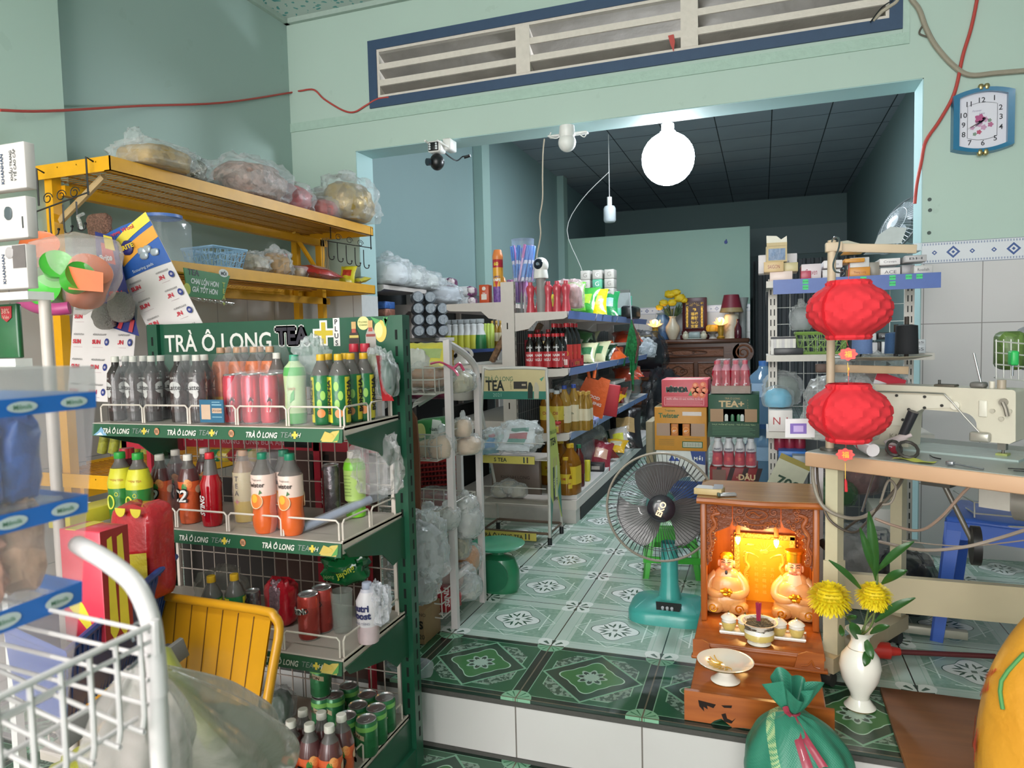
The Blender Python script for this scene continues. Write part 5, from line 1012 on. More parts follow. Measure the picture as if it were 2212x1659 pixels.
def water(m_,W,H,d):
 m_.rbox((-W/2,0,0),(W/2,d,H),.003,P('d5d6d4',.5));rect(m_,-W*.5,0,W*.5,H*.42,'2f4a86');rect(m_,-W*.5,H*.42,W*.2,H*.5,'5f7f8c')
 m_.add([(W*.2,-.0007,H),(W*.24,-.0007,H*.84),(W*.34,-.0007,H*.76),(W*.5,-.0007,H*.74),(W*.5,-.0007,H)],[(0,1,2,3,4)],P('2a4488',.5),0)
 tx(m_,'AQUAFINA',-.05,H*.66,.034,'28345c',W*.55,.02);tx(m_,'MỚI',W*.36,H*.87,.03,'e8e8ea',bold=.03);tx(m_,'NƯỚC TINH KHIẾT',-.03,H*.3,.016,'8fa0c8',W*.45);m_.add([(-.07,-.001,H*.8),(-.05,-.001,H*.93),(-.035,-.001,H*.83),(-.02,-.001,H*.87),(-.005,-.001,H*.8)],[(0,1,2,3,4)],P('2f4a9c',.5),0)
z0=at(1475,1085,Y=CY)[2]
case(1418,1085,1524,1180,CY,.26,0,lambda m_,W,H,d:m_.rbox((-W/2,0,0),(W/2,d,H),.003,P('8f8069',.6)),'drink_carton','plain brown carton at the bottom of the left stack, behind the fan')
z0=at(1470,1085,Y=CY)[2];z1=case(1418,974,1524,1085,CY,.26,z0+.001,water,'water_carton','white and blue water carton, seen through the fan guard')
def twist(m_,W,H,d):
 m_.rbox((-W/2,0,0),(W/2,d,H),.003,P('cf8f34',.5));rect(m_,-W*.46,H*.34,-W*.2,H*.63,'a98a76');rect(m_,W*.2,H*.34,W*.46,H*.63,'a98a76');rect(m_,-W*.2,H*.35,W*.2,H*.63,'2a1c18',y=.0)
 for x in(-W*.11,W*.11):m_.lathe([(.0,H*.345),(W*.07,H*.345),(W*.07,H*.62),(0,H*.62)],P('c8783a',.35),14,sy=.15,c=(x,-.001,0));disc(m_,x,H*.48,W*.065,'e0a050',-.011,sx=.95);disc(m_,x,H*.48,W*.052,'d87c30',-.0115,sx=.95);tx(m_,'er',x,H*.46,.024,'eeeae0',y=-.012,shear=.3)
 rect(m_,W*.04,H*.81,W*.4,H*.9,'ddd0cc');tx(m_,'Tropicana',-W*.2,H*.92,.018,'2f6a3a',W*.2,.01);tx(m_,'Twister',-W*.22,H*.81,.04,'2c5e34',W*.4,.03)
 rect(m_,W*.03,H*.07,W*.42,H*.22,'2f6040');rect(m_,W*.05,H*.09,W*.4,H*.2,'d8d8c8',-.0009)
 for k in range(16):rect(m_,W*.06+k*W*.021,H*.1,W*.06+k*W*.021+W*.009,H*.19,'3c5a44',-.0012)
 for k in range(4):rect(m_,-W*.42,H*(.12+.04*k),-W*.12,H*(.135+.04*k),'a07830')
 rect(m_,W*.08,H*.27,W*.38,H*.29,'a07830');m_.add([(-W/2,0,H),(-W/2,d,H),(-W/2+.002,d*.2,H+.03),(-W/2+.06,d*.2,H+.001)],[(0,1,2,3),(3,2,1,0)],P('cfc8a4',.6),0)
z2=case(1414,880,1527,972,CY,.26,z1+.001,twist,'juice_carton','orange juice carton with two cans showing through its window')
def miri(m_,W,H,d):
 m_.rbox((-W/2,0,0),(W/2,d,H),.003,P('cf5560',.45));m_.otext('MÍRINDA',(-W*.16,-.0009,H*.66),F_,U_,.04,P('24403a',.5),P('f0e8e0',.5),.0035,width=W*.46,bold=.02)
 for x,z in((.24,.78),(.4,.8),(.18,.6),(.3,.62),(.43,.6),(.24,.46),(.38,.44)):disc(m_,W*x,H*z,H*.12,'dd6a48',-.001);disc(m_,W*x-.003,H*z+.004,H*.06,'ef9c74',-.0013)
 m_.add([(W*.08,-.0014,H*.42),(W*.14,-.0014,H*.6),(W*.17,-.0014,H*.42)],[(0,1,2)],P('3f8a50',.5),0)
 rect(m_,-W*.44,H*.06,W*.42,H*.37,'e8a0a4',-.0005);rect(m_,-W*.43,H*.075,W*.41,H*.355,'c64c58',-.0009)
 tx(m_,'NƯỚC UỐNG CÓ GAZ HƯƠNG VỊ XÁ XỊ',0,H*.305,.013,'f0dcdc',W*.78,.01)
 for k in range(5):rect(m_,-W*.4,H*(.1+.035*k),W*(.38-.04*(k%2)),H*(.11+.035*k),'dc9098',-.0012)
 m_.add([(-W*.4,d*.2,H+.0006),(W*.35,d*.15,H+.0006),(W*.42,d*.6,H+.0006),(-W*.2,d*.7,H+.0006)],[(0,1,2,3)],P('c9b4a4',.4,var=.4),0)
case(1429,820,1529,878,CY-.0,.24,z2+.002,miri,'soda_carton','pink-red carton with fruit picture on top of the left stack')
CX2=4.26
def dau(m_,W,H,d):
 m_.rbox((-W/2,0,0),(W/2,d,H),.003,P('8c2428',.45))
 for k in range(4):x=-W*.5+k*W*.28;m_.add([(x,-.0006,0),(x+W*.1,-.0006,0),(x+W*.26,-.0006,H),(x+W*.16,-.0006,H)],[(0,1,2,3)],P('33191c',.5),0)
 rect(m_,-W*.44,H*.3,-W*.16,H*.9,'7c5a50',-.0009);tx(m_,'vị',W*.08,H*.62,.022,'c9a07c',bold=.01);tx(m_,'DÂU',W*.28,H*.66,.044,'d8b48c',W*.34,.04);rect(m_,W*.05,H*.4,W*.46,H*.48,'c9a07c',-.0012)
case(1533,1065,1637,1175,CX2+.02,.26,0,lambda m_,W,H,d:m_.rbox((-W/2,0,0),(W/2,d,H),.003,P('6b2428',.5)),'drink_carton','dark red carton at the bottom of the right stack, behind the altar')
z0=at(1590,1065,Y=CX2)[2];z1=case(1533,1010,1637,1065,CX2,.26,z0+.001,dau,'drink_carton','dark red striped carton right below the milk drink bottles')
# four printed milk drink bottles across
nb=MB().lathe([(0,0),(.027,0),(.03,.01),(.03,.05),(.026,.07),(.03,.09),(.029,.115),(.018,.14),(.016,.15)],[P('d8d4d8',.35)]*2+[P('cc3f52',.35,var=.3,scale=40)]*3+[P('d8d4d8',.35)]*3,20)
nb.text('nutri',(0,-.0302,.105),F_,U_,.021,P('2a2c4c',.5),bold=.02,bend=.03).text('boost',(0,-.0302,.088),F_,U_,.021,P('2a2c4c',.5),bold=.02,bend=.03).blob((0,-.024,.045),(.012,.008,.014),P('e05a5a',.4),amp=.1,nu=12,nv=8)
nc=MB().lathe([(.016,.148),(.019,.15),(.019,.166),(0,.167)],P('d8d8dc',.4),16)
proto('milkb',[('bottle_body',nb),('cap',nc)])
for r_ in range(2):
 for i in range(4):
  x=at(1550+24*i,1000,Y=CX2+.03)[0];inst('milkb','milk_drink_bottle','pink and white milk drink bottle, '+nth(i,4)+(', front' if not r_ else', back')+' row below the green carton','bottle',(x,CX2+.035+.07*r_,z1+.002),0,'milk drink bottles in the right stack')
z2=z1+.175
solo('shrink_wrap',MB().rbox((at(1534,1000,Y=CX2)[0],CX2,z1+.002),(at(1634,1000,Y=CX2)[0],CX2+.15,z2),.02,film('e8e8f0',.08)),'clear shrink wrap round the milk drink bottles','plastic wrap',wl=1)
def tea(m_,W,H,d):
 g=P('1f5038',.5);m_.rbox((-W/2,0,0),(W/2,d,H),.003,P('1d4c36',.5));rect(m_,-W*.46,H*.36,-W*.2,H*.66,'a4805e');rect(m_,W*.22,H*.36,W*.46,H*.66,'a4805e');rect(m_,-W*.2,H*.37,W*.22,H*.66,'10160f',y=.0,rough=.7)
 for x,c_ in((-.14,'c8ccc8'),(-.02,'2a6a44'),(.1,'3c7a50'),(.17,'c8ccc8')):m_.lathe([(W*.035,H*.38),(W*.035,H*.5),(W*.02,H*.54)],P(c_,.3),10,sy=.2,c=(x*W,-.001,0))
 tx(m_,'TRÀ Ô LONG',-W*.02,H*.91,.016,'b09a6c',W*.3);tx(m_,'TEA+',-W*.04,H*.78,.05,'c4a87c',W*.5,.035);
 for k,ch in enumerate('PLUS'):tx(m_,ch,W*.28,H*(.86-.055*k),.012,'9c8a60')
 m_.add([(-W*.52,-.002,.0),(W*.5,-.002,0),(W*.5,-.002,H*.33),(-W*.5,-.002,H*.35)],[(0,1,2,3)],P('1c4630',.5),0)
 for k in range(6):rect(m_,-W*.42,H*(.06+.035*k),W*(.42-.05*(k%3)),H*(.07+.035*k),'4c7a58',-.0026)
 tx(m_,'THỰC PHẨM BỔ SUNG - TRÀ Ô LONG TEA+',0,H*.3,.012,'8fa878',W*.86,.01,y=-.0026)
z3=case(1530,852,1640,944,CX2,.25,z2+.002,tea,'tea_carton','dark green tea carton with window on the right stack')
m_=MB();a,b=at(1535,840,Y=CX2-.01),at(1622,840,Y=CX2-.01);x0,x1=a[0],b[0]
solo('bottle_tray',m_.box((x0,CX2-.0,z3+.002),(x1,CX2+.24,z3+.006),P('4a3630',.7)).box((x0,CX2,z3+.002),(x1,CX2+.003,z3+.05),P('9a8272',.6,var=.3)).box((x0,CX2,z3+.002),(x0+.003,CX2+.24,z3+.05),P('9a8272',.6)).box((x1-.003,CX2,z3+.002),(x1,CX2+.24,z3+.05),P('9a8272',.6)),'brown tray under the red drink bottles atop the right stack','tray',wl=1)
rbm=tint('c8203c',.8);rc_=P('d04058',.35)
proto('redb',[('bottle_body',MB().lathe([(0,0),(.026,.0),(.029,.01),(.029,.06),(.024,.08),(.029,.1),(.026,.13),(.012,.165)],[rbm]*6+[P('c88090',.2)],18).text('S',(-.002,-.0295,.04),F_,U_,.05,P('e8e0e0',.4),shear=.3,bend=.029)),('cap',MB().lathe([(.013,.165),(.015,.166),(.015,.184),(0,.185)],rc_,14))])
for r_ in range(2):
 for i in range(4):inst('redb','red_drink_bottle','red drink bottle, '+nth(i,4)+(', front' if not r_ else', back')+' row atop the right carton stack','bottle',(x0+.033+(x1-x0-.066)*i/3,CX2+.04+.1*r_,z3+.008),0,'red drink bottles on the stack')
m_=MB();h=.2;t_=.025
for s_ in(0,1):
 xa,xb=(x0-.004,(x0+x1)/2)if s_==0 else((x0+x1)/2,x1+.004)
 m_.add([(xa,CX2-.004,z3+.004),(xb,CX2-.004,z3+.004),(xb-t_*s_-.008,CX2+.015,z3+h),(xa+t_*(1-s_)+.008,CX2+.015,z3+h),(xa,CX2+.22,z3+.004),(xb,CX2+.22,z3+.004),(xb-t_*s_-.008,CX2+.2,z3+h),(xa+t_*(1-s_)+.008,CX2+.2,z3+h)],[(0,1,2,3),(7,6,5,4),(0,3,7,4),(1,5,6,2),(3,2,6,7)],film('f0e8f0',.2,crease=60),0)
solo('shrink_wrap',m_,'clear shrink wrap over the red drink bottles','plastic wrap',wl=1)
solo('folded_carton',MB().rbox(at(1397,1090,Y=4.6),at(1424,900,Y=4.9),.003,P('8f8468',.6)),'flat beige carton standing behind the left stack','carton',wl=1)
# blue water jug at the back
q=at(1640,935,Y=5.6);jm=tint('6d8fae',.6)
proto('jug',[('jug_body',MB().lathe([(0,0),(.13,0),(.135,.02),(.13,.08),(.135,.1),(.13,.18),(.135,.2),(.13,.28),(.12,.33),(.04,.4),(.03,.43)],jm,26)),('cap',MB().lathe([(.032,.42),(.034,.46),(0,.461)],P('3d6aa8',.4),16)),('label',MB().lathe([(.1365,.2),(.1365,.3)],P('8fa6c0',.5),26,sx=.995,sy=.995))])
for k,(z,lb)in enumerate(((.0,'lower blue water jug on the floor beside the altar cabinet'),(.47,'blue water jug stacked above another beside the altar cabinet'))):inst('jug','water_jug',lb,'water jug',(q[0]+.03,5.6,z),0,'blue water jugs')
# ================================================================ ancestor altar cabinet against the partition
AY=9.95;DW=wood('5c3018','351a0c',1,.3,0,'dark_rosewood');DWc=P('6e3c1e',.4,bumpy=.7,scale=30,var=.25)
ax0,ax1=at(1380,740,Y=AY)[0]-.25,at(1588,740,Y=AY)[0];az=at(1500,733,Y=AY)[2]
t=thing('altar_cabinet','long dark carved wooden ancestor altar cabinet against the far partition','cabinet',((ax0+ax1)/2,AY+.3,0))
part('cabinet_body',MB().box((ax0+.05,AY+.03,.1),(ax1-.02,AY+.6,az-.06),DW),t)
part('top_board',MB().rbox((ax0-.1,AY-.02,az-.06),(ax1+.18,AY+.62,az),.015,DW),t)
m_=MB()
for x in(ax0,ax1-.06):m_
for s_,x in((-1,ax0),(1,ax1)):
 part('scroll_end',MB().cyl((x+s_*.1,AY-.0,az-.19),(x+s_*.1,AY+.5,az-.19),.135,DW,seg=26).tube([(x+s_*.1+a[0]-0,AY-.008,a[1])for a in spiral(0,az-.19,.11,0,1.8,s_,26)],.012,DWc,6),t)
 part('corner_post',MB().box((x-.05,AY,0),(x+.05,AY+.08,az-.06),DW),t)
W_a=ax1-ax0
def panel(x0,z0,x1,z1):
 m_=MB().box((x0,AY+.02,z0),(x1,AY+.035,z1),DWc);m_.tube([(x0,AY+.015,z0),(x1,AY+.015,z0),(x1,AY+.015,z1),(x0,AY+.015,z1)],.012,DW,6,closed=1)
 cx,cz,w,h=(x0+x1)/2,(z0+z1)/2,(x1-x0)*.3,(z1-z0)*.26;m_.tube([(cx+w*math.cos(a),AY+.015,cz+h*math.sin(a)*(1+.2*math.cos(4*a)))for a in[2*PI*k/24 for k in range(24)]],.007,DW,5,closed=1)
 for s_ in(-1,1):scrolls(m_,spiral(cx+s_*w*.45,cz,h*.6,0,1.2,s_,9),.006,DW,AY+.015)
 part('carved_panel',m_,t)
panel(ax0+.3,az-.24,ax1-.15,az-.12)
for k in range(3):panel(ax0+.1+k*W_a*.31,az-.56,ax0+.1+k*W_a*.31+W_a*.27,az-.32)
for k in range(2):panel(ax0+.1+k*W_a*.45,az-.9,ax0+.1+k*W_a*.45+W_a*.4,az-.62)
az+=.001;RWD=P('4a1418',.35,var=.2)
def ap(px_,Y=AY+.3):return V((at(px_,700,Y=Y)[0],Y,az))
f=ap(1500,AY+.38);x0,x1=at(1474,690,Y=AY+.38)[0],at(1527,690,Y=AY+.38)[0];zT=at(1500,643,Y=AY+.38)[2]
t=thing('ancestor_tablet','dark red framed tablet with golden characters standing on the far cabinet','tablet',f)
part('tablet_frame',MB().rbox((x0,f[1],az+.1),(x1,f[1]+.04,zT),.006,RWD).rbox((x0-.03,f[1]-.04,az),(x1+.03,f[1]+.1,az+.06),.01,RWD).rbox((x0-.01,f[1]-.02,az+.06),(x1+.01,f[1]+.07,az+.12),.01,RWD),t)
m_=MB();gy_=f[1]-.002;w=x1-x0;gm_=P('e0b040',.35,.3,emit=0)
part('tablet_face',MB().box((x0+w*.12,gy_,az+.15),(x1-w*.12,f[1],zT-.05),P('3a0c10',.4)),t)
for s_ in(0,1):
 xc=x0+w*.2 if s_==0 else x1-w*.2
 m_.box((xc-.012,gy_-.002,az+.17),(xc+.012,gy_,zT-.14),gm_)
 for k in range(7):scrolls(m_,spiral(xc,az+.2+k*.05,.018,k,1,1,7),.005,gm_,gy_-.004)
for r_,row in enumerate(('鶴','福祿','壽財','德心','安家')):m_.text(row,((x0+x1)/2,gy_-.003,zT-.17-r_*.058),F_,U_,.05,gm_,bold=.02)
for k in range(7):a=PI*(k+.5)/7;m_.tube([((x0+x1)/2+.03*math.cos(a),gy_-.003,zT-.12+.03*math.sin(a)),((x0+x1)/2+.07*math.cos(a),gy_-.003,zT-.12+.05*math.sin(a))],.003,gm_,4)
part('gilt_relief',m_,t)
def lotus(px_,label):
 q=ap(px_,AY+.2);t=thing('lotus_lamp',label,'lamp',q,0,'glowing lotus lamps on the cabinet');am=P('b08a30',.3,.3)
 part('lamp_base',MB().lathe([(0,0),(.05,0),(.055,.02),(.035,.04),(.045,.12),(.04,.16),(.05,.18)],am,20),t,wl=0)
 pe=P('e8b070',.4,emit=2.2);m_=MB()
 for L,(n,R_,h_)in enumerate(((8,.12,.02),(7,.08,.07))):
  for k in range(n):
   a=2*PI*(k+.5*L)/n;m_.grid(lambda u,v:((.03+(R_-.03)*v)*math.cos(a+(u-.5)*.75*math.sin(PI*min(.98,v*.85+.12))),(.03+(R_-.03)*v)*math.sin(a+(u-.5)*.75*math.sin(PI*min(.98,v*.85+.12))),.185+h_*v*v+.03*v),4,5,pe)
 part('lotus_petals',m_,t,wl=0);part('bulb',MB().blob((0,0,.24),(.045,.045,.05),P('ffd890',.4,emit=14),amp=0),t,wl=0)
lotus(1415,'left glowing lotus lamp on the far cabinet');lotus(1557,'right glowing lotus lamp on the far cabinet')
q=ap(1453,AY+.3);t=thing('flower_vase','cream vase of yellow flowers left of the far tablet','vase',q)
part('vase_body',MB().lathe([(0,0),(.05,0),(.06,.02),(.1,.12),(.1,.18),(.05,.26),(.04,.3),(.055,.33)],P('d0c4ac',.3),24),t,wl=0)
m_=MB();fm=P('d8b818',.6,var=.2,scale=30)
for k,(x,z,r)in enumerate(((-.12,.52,.05),(-.03,.64,.06),(.1,.58,.06),(-.18,.46,.04),(.05,.66,.05),(.16,.55,.04),(.0,.52,.05))):part('flower_head',MB().blob((x,.02*(k%3-1),z),(r*1.2,r,r*.9),fm,k,.3,5,nu=16,nv=10),t,wl=0)
for k in range(24):a=rnd.random()*6.3;m_.add([V((.02*math.cos(a),.0,.3)),V((.14*math.cos(a),.06*math.sin(a),.4+.12*rnd.random())),V((.12*math.cos(a+.2),.07*math.sin(a),.36+.1*rnd.random()))],[(0,1,2),(2,1,0)],P('3c5230',.6),0)
part('foliage',m_,t,wl=0)
for nm,lb,px_,pr,mt,dy in(('table_lamp_base',0,0,0,0,0),):pass
q=ap(1580,AY+.35);t=thing('table_lamp','crimson shaded table lamp on a pale cylinder base at the cabinet right end','lamp',q)
part('lamp_base',MB().lathe([(0,0),(.11,0),(.1,.02),(.1,.3),(.09,.33),(.03,.34),(.03,.36)],P('c4bca8',.35),24),t,wl=0)
part('lamp_shade',MB().lathe([(.16,.36),(.14,.42),(.1,.6)],[P('a08a60',.5),P('7c2434',.5)],24),t,wl=0)
q=ap(1594,AY+.15);solo('wine_bottle',MB().lathe([(0,0),(.045,0),(.05,.02),(.048,.14),(.02,.2),(.018,.24),(.022,.26),(0,.262)],P('4c1220',.2,coat=.5),18),'dark red squat bottle at the right end of the far cabinet','bottle',q)
q=ap(1604,AY+.45);solo('grey_vase',MB().lathe([(0,0),(.05,0),(.05,.4),(.08,.56)],P('8a8c8a',.4),20),'tall grey flared vase behind the crimson lamp','vase',q)
q=ap(1432,AY+.42);solo('blue_jar',MB().lathe([(0,0),(.1,0),(.13,.08),(.12,.25),(.07,.36),(.1,.38),(0,.39)],P('4c6c94',.3,var=.4,scale=18),22),'blue patterned porcelain jar behind the left lotus lamp','jar',q)
q=ap(1540,AY+.3);t=thing('fruit_dish','footed dish of yellow fruit right of the far tablet','dish',q)
part('dish',MB().lathe([(0,0),(.06,0),(.04,.03),(.03,.06),(.12,.1),(.1,.1),(0,.09)],P('b8b4ac',.3),22),t,wl=0)
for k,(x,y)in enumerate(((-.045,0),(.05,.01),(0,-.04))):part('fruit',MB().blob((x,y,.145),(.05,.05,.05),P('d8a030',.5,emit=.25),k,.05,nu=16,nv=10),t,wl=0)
for k,px_ in enumerate((1481,1520)):q=ap(px_,AY+.1);solo('lidded_urn',MB().lathe([(0,0),(.03,0),(.045,.03),(.045,.06),(.03,.08),(.035,.09),(.01,.11),(0,.12)],P('c9c4ae',.3),18),('left' if not k else'right')+' small cream urn in front of the far tablet','urn',q,0,'small urns before the tablet')
q=ap(1500,AY+.08);solo('offering_tray',MB().rbox((-.1,-.04,0),(.1,.04,.015),.005,P('a8b0a8',.3)).rbox((-.08,-.03,.015),(.08,.03,.1),.02,P('9caaa8',.3,var=.3)),'pale porcelain incense trough in front of the far tablet','tray',q)
q=ap(1396,AY+.15);solo('crumpled_paper',MB().blob((0,0,.03),(.09,.05,.035),P('d8c898',.5),4,.35),'crumpled cream paper at the left end of the far cabinet','paper',q)
solo('apple_sticker',MB().blob((0,0,0),(.022,.003,.024),P('2a3f8c',.5),2,.05,nu=16,nv=10).blob((.006,0,.032),(.008,.003,.01),P('2a3f8c',.5),2,0,nu=10,nv=6),'small dark blue apple shaped sticker on the partition wall','sticker',at(1568,523,Y=10.647))
bag('black_bag','black bin bag with pale plastic on the dark red bench before the cabinet',(at(1400,800,Y=8.6)[0]-.05,8.6,1.0-.07),(.28,.2,.26),P('15161a',.5),41,fc='30333a',fa=.6)
bag('white_bag','crumpled pale blue bag on top of the black bin bag',(at(1395,795,Y=8.35)[0],8.35,.98),(.11,.08,.12),P('b4bec8',.5),42,fa=.5,amp=.3)
m_=MB().box((-1.9,8.25,.66),(at(1440,830,Y=8.25)[0]-.0,8.9,.72),P('4c1a20',.4))
for x,y in((-1.85,8.3),(at(1432,830,Y=8.25)[0]-.02,8.3),(-1.85,8.85),(at(1432,830,Y=8.25)[0]-.02,8.85)):m_.box((x-.03,y-.03,0),(x+.03,y+.03,.66),P('2c1418',.5))
solo('red_bench',m_,'dark red wooden bench at the far end of the aisle','bench',wl=1)
# ================================================================ white double gondola along the aisle
GX=-1.50;GYA,GYB=4.15,7.3;SHW=P('cfc6c0',.4,var=.06);STRIP=P('7f96d2',.35);RX_=-1.12
zs_=[at(1215,672,Y=GYA)[2],at(1215,797,Y=GYA)[2],at(1215,938,Y=GYA)[2],.17];zsl=[at(1010,655,Y=GYA)[2],at(1000,738,Y=GYA+.4)[2]if 0 else .98,.62,.17]
g=thing('gondola_shelf','long white double-sided gondola shelf running down the aisle','shelf',(GX,(GYA+GYB)/2,0))
ztop=at(1110,608,Y=GYA)[2]
ny=4
for k in range(ny+1):
 y=GYA+.03+(GYB-GYA-.06)*k/ny;m_=MB().box((GX-.04,y-.02,0),(GX+.045,y+.02,ztop if k==0 else ztop-.02),SHW)
 for j in range(28):m_.box((GX+.0455,y-.003,.1+j*.05),(GX+.046,y+.003,.125+j*.05),P('2c2a2a',.8))
 if k==0:m_.box((GX-.004,y-.0205,1.2),(GX+.004,y-.02,1.24),dk).box((GX-.004,y-.0205,.7),(GX+.004,y-.02,.74),dk)
 part('upright',m_,g)
part('back_net',wire_net(GYA+.05,GYB-.05,.2,ztop-.08,GX+.01,P('a8a8a2',.4,.3),.045,.16,.0014,axis=1),g)
part('back_panel',MB().box((GX-.012,GYA+.05,.18),(GX-.006,GYB,ztop-.3),P('575a5c',.6)),g)
def brkt(x0,x1,y,z,mt):
 s=1 if x1>x0 else-1;o=[(x0,z),(x1,z),(x1,z-.035),(x1-s*.02,z-.045),(x0+s*.14,z-.055),(x0+s*.09,z-.1),(x0,z-.115)]
 if s<0:o=o[::-1]
 return MB().prism(o,.01,mt,Matrix.Translation((0,y,0)))
bays=[(GYA+.03+(GYB-GYA-.06)*k/ny,GYA+.03+(GYB-GYA-.06)*(k+1)/ny)for k in range(ny)]
for si,z in enumerate(zs_):
 xr=(-1.12,-1.12,-1.12,-1.08)[si]
 for k,(y0,y1)in enumerate(bays):
  s_=part('shelf',MB().box((GX+.045,y0,z-.028),(xr,y1-.004,z),P('d8d4d2',.35)if si>=2 else SHW),g)
  if si<3 and(si>0 or k>=0):part('price_strip',MB().add([(xr,y0+.012,z-.045),(xr,y1-.012,z-.045),(xr+.012,y1-.012,z+.004),(xr+.012,y0+.012,z+.004)],[(0,1,2,3),(3,2,1,0)],STRIP if(si+k)%3 else P('6d86c6',.35),0),s_)
  if si<3:part('bracket',brkt(GX+.045,xr,y0-.003,z,SHW),g)
 if si==3:
  part('plinth',MB().box((GX-.42,GYA,.0),(-1.08,GYB,.085),P('c4bfba',.5)).box((GX-.42,GYA-.004,.085),(-1.075,GYB,.142),SHW).box((-1.078,GYA+.1,0),(-1.074,GYB,.08),P('2a2c2e',.7)),g)
for si,z in enumerate(zsl[:3]):
 for k,(y0,y1)in enumerate(bays):
  s_=part('shelf',MB().box((GX-.42,y0,z-.028),(GX-.04,y1-.004,z),SHW),g)
  if k==0:part('bracket',brkt(GX-.04,GX-.42,y0-.003,z,SHW),g)
# ---- products: helpers
def lay_bag(w,l,h,cols,seed=0,txt=None,tcol='f0f0f0',rough=.25):
 """a lying or leaning crisps or sweets packet with crimped ends"""
 c1=P(cols[0],rough,coat=.4,var=.25,scale=18,bumpy=.5);c2=P(cols[1%len(cols)],rough,coat=.4,var=.2,bumpy=.5);m_=MB()
 def fn(s_):return lambda u,v:((u-.5)*w*(1-.12*math.sin(PI*v)),(v-.5)*l,s_*h/2*(math.sin(PI*u)*math.sin(PI*v))**.5*(1+.3*noise.noise(V((u*4,v*4,seed))))+.003*math.sin(u*30)*(v<.05 or v>.95))
 m_.grid(fn(1),12,14,c1).grid(lambda u,v:fn(-1)(1-u,v),12,10,c1)
 f=lambda u,v:V(fn(1)(u,v))+V((0,0,.0012));m_.grid(lambda u,v:f(.2+.6*u,.3+.35*v),8,6,c2)
 if txt:m_.text(txt,(0,l*.18,h*.5),(1,0,0),(0,1,0),w*.2,P(tcol,.4),width=w*.5,bold=.02,thick=.003)
 return m_
def put(mb,name,label,cat,loc,gp=None,rz=0,rx=0,ry=0,s=1):return solo(name,mb,label,cat,loc,rz,gp,rx=rx,ry=ry,s=s)
def cap_(r,z,h,mt,seg=14):return MB().lathe([(r*.9,z),(r,z+.001),(r,z+h),(r*.9,z+h+.001),(0,z+h+.001)],mt,seg)
# ---- top shelf of the aisle side
z=zs_[0]+.001
pk=P('cc4a58',.3,coat=.5)
proto('pinkb',[('bottle_body',MB().lathe([(0,0),(.026,0),(.024,.02),(.017,.06),(.016,.08),(.022,.11),(.025,.13),(.018,.145)],pk,16)),('cap',cap_(.012,.145,.018,P('d45a66',.3)))])
for i in range(5):q=at(1148+i*19,672,Y=GYA+.1);inst('pinkb','pink_bottle','coral pink waisted bottle, '+nth(i,5)+', on the shelf below the round camera','bottle',(q[0],GYA+.09,z),0,'coral pink bottles on the top shelf',s=1.15)
q=at(1128,650,Y=GYA+.15)
for i in range(4):put(MB().lathe([(0,0),(.008,0),(.009,.1),(.006,.12),(0,.14)],P(('7a7c80','b8b0b4')[i%2],.3),8),'toothbrush_pack','slim grey tube, '+nth(i,4)+' of the row left of the pink bottles','tube',(GX+.06+i*.022,GYA+.12,z),'grey tubes on the top shelf')
bag('snack_wrap','pinkish clear wrapped pack right of the coral pink bottles',(at(1235,655,Y=GYA+.3)[0],GYA+.26,z+.1),(.08,.12,.1),P('b08a84',.5,var=.5),51,fc='e8d0d4',fa=.35,e=.6)
rr=random.Random(8)
for i,(x,y,cols,lb,w,rz_,rx_)in enumerate((
 (-1.24,4.62,('d8d020','3f9a30'),'yellow packet lying on the green ones, top shelf',.2,.4,.5),(-1.22,4.75,('5ab030','2f8a34'),'lime green crisps packet leaning at the shelf edge',.2,.2,1.0),(-1.18,4.95,('3f9a3c','a8d040'),'mid green packet with pale picture, top shelf',.2,-.2,.9),
 (-1.17,5.2,('e0d018','f0e860'),'bright yellow packet with two oval windows',.22,.1,.95),(-1.3,5.1,('1f5a34','4a2420'),'dark green and maroon packet lying flat on the pile',.24,1.2,.15),(-1.16,5.55,('1f8a4c','a0c8dc'),'green packet with pale blue picture, near top shelf middle',.24,.05,.95),
 (-1.2,5.35,('2f6a2a','d8c830'),'green and yellow packet squeezed between two others',.2,-.3,1.0),(-1.25,5.8,('6aa070','d0c8b8'),'pale green packet towards the far end of top shelf',.2,.3,.6),(-1.35,4.85,('c8b038','a05a2c'),'brown yellow packet behind the lime packet',.2,.5,.4))):
 put(lay_bag(w*.8,.24,.06,cols,i),'snack_packet',lb,'snack packet',(x,y,z+.1+.02*(i%3==1)),'snack packets on the aisle top shelf',rz_,rx=rx_)
solo('jelly_jar',MB().lathe([(0,0),(.052,0),(.055,.01),(.055,.15),(.05,.16)],film('b8ccf0',.25),30),'clear drum that holds the toothbrushes, beside the round camera','jar',(GX+.05,GYA+.06,ztop+.001))if 0 else None
q=at(1129,600,Y=GYA+.1);jz=ztop+.001;t=thing('toothbrush_drum','clear plastic drum of blue and white toothbrushes on the gondola end','drum',(at(1130,560,Y=GYA+.1)[0],GYA+.1,jz));R=.07;H=at(1129,520,Y=GYA+.1)[2]-jz
part('drum_wall',MB().lathe([(0,0),(R,0),(R,H),(R*1.03,H),(R*1.03,H+.008),(0,H+.01)],film('b8c8f0',.2,bs_=.1),30),t,wl=0)
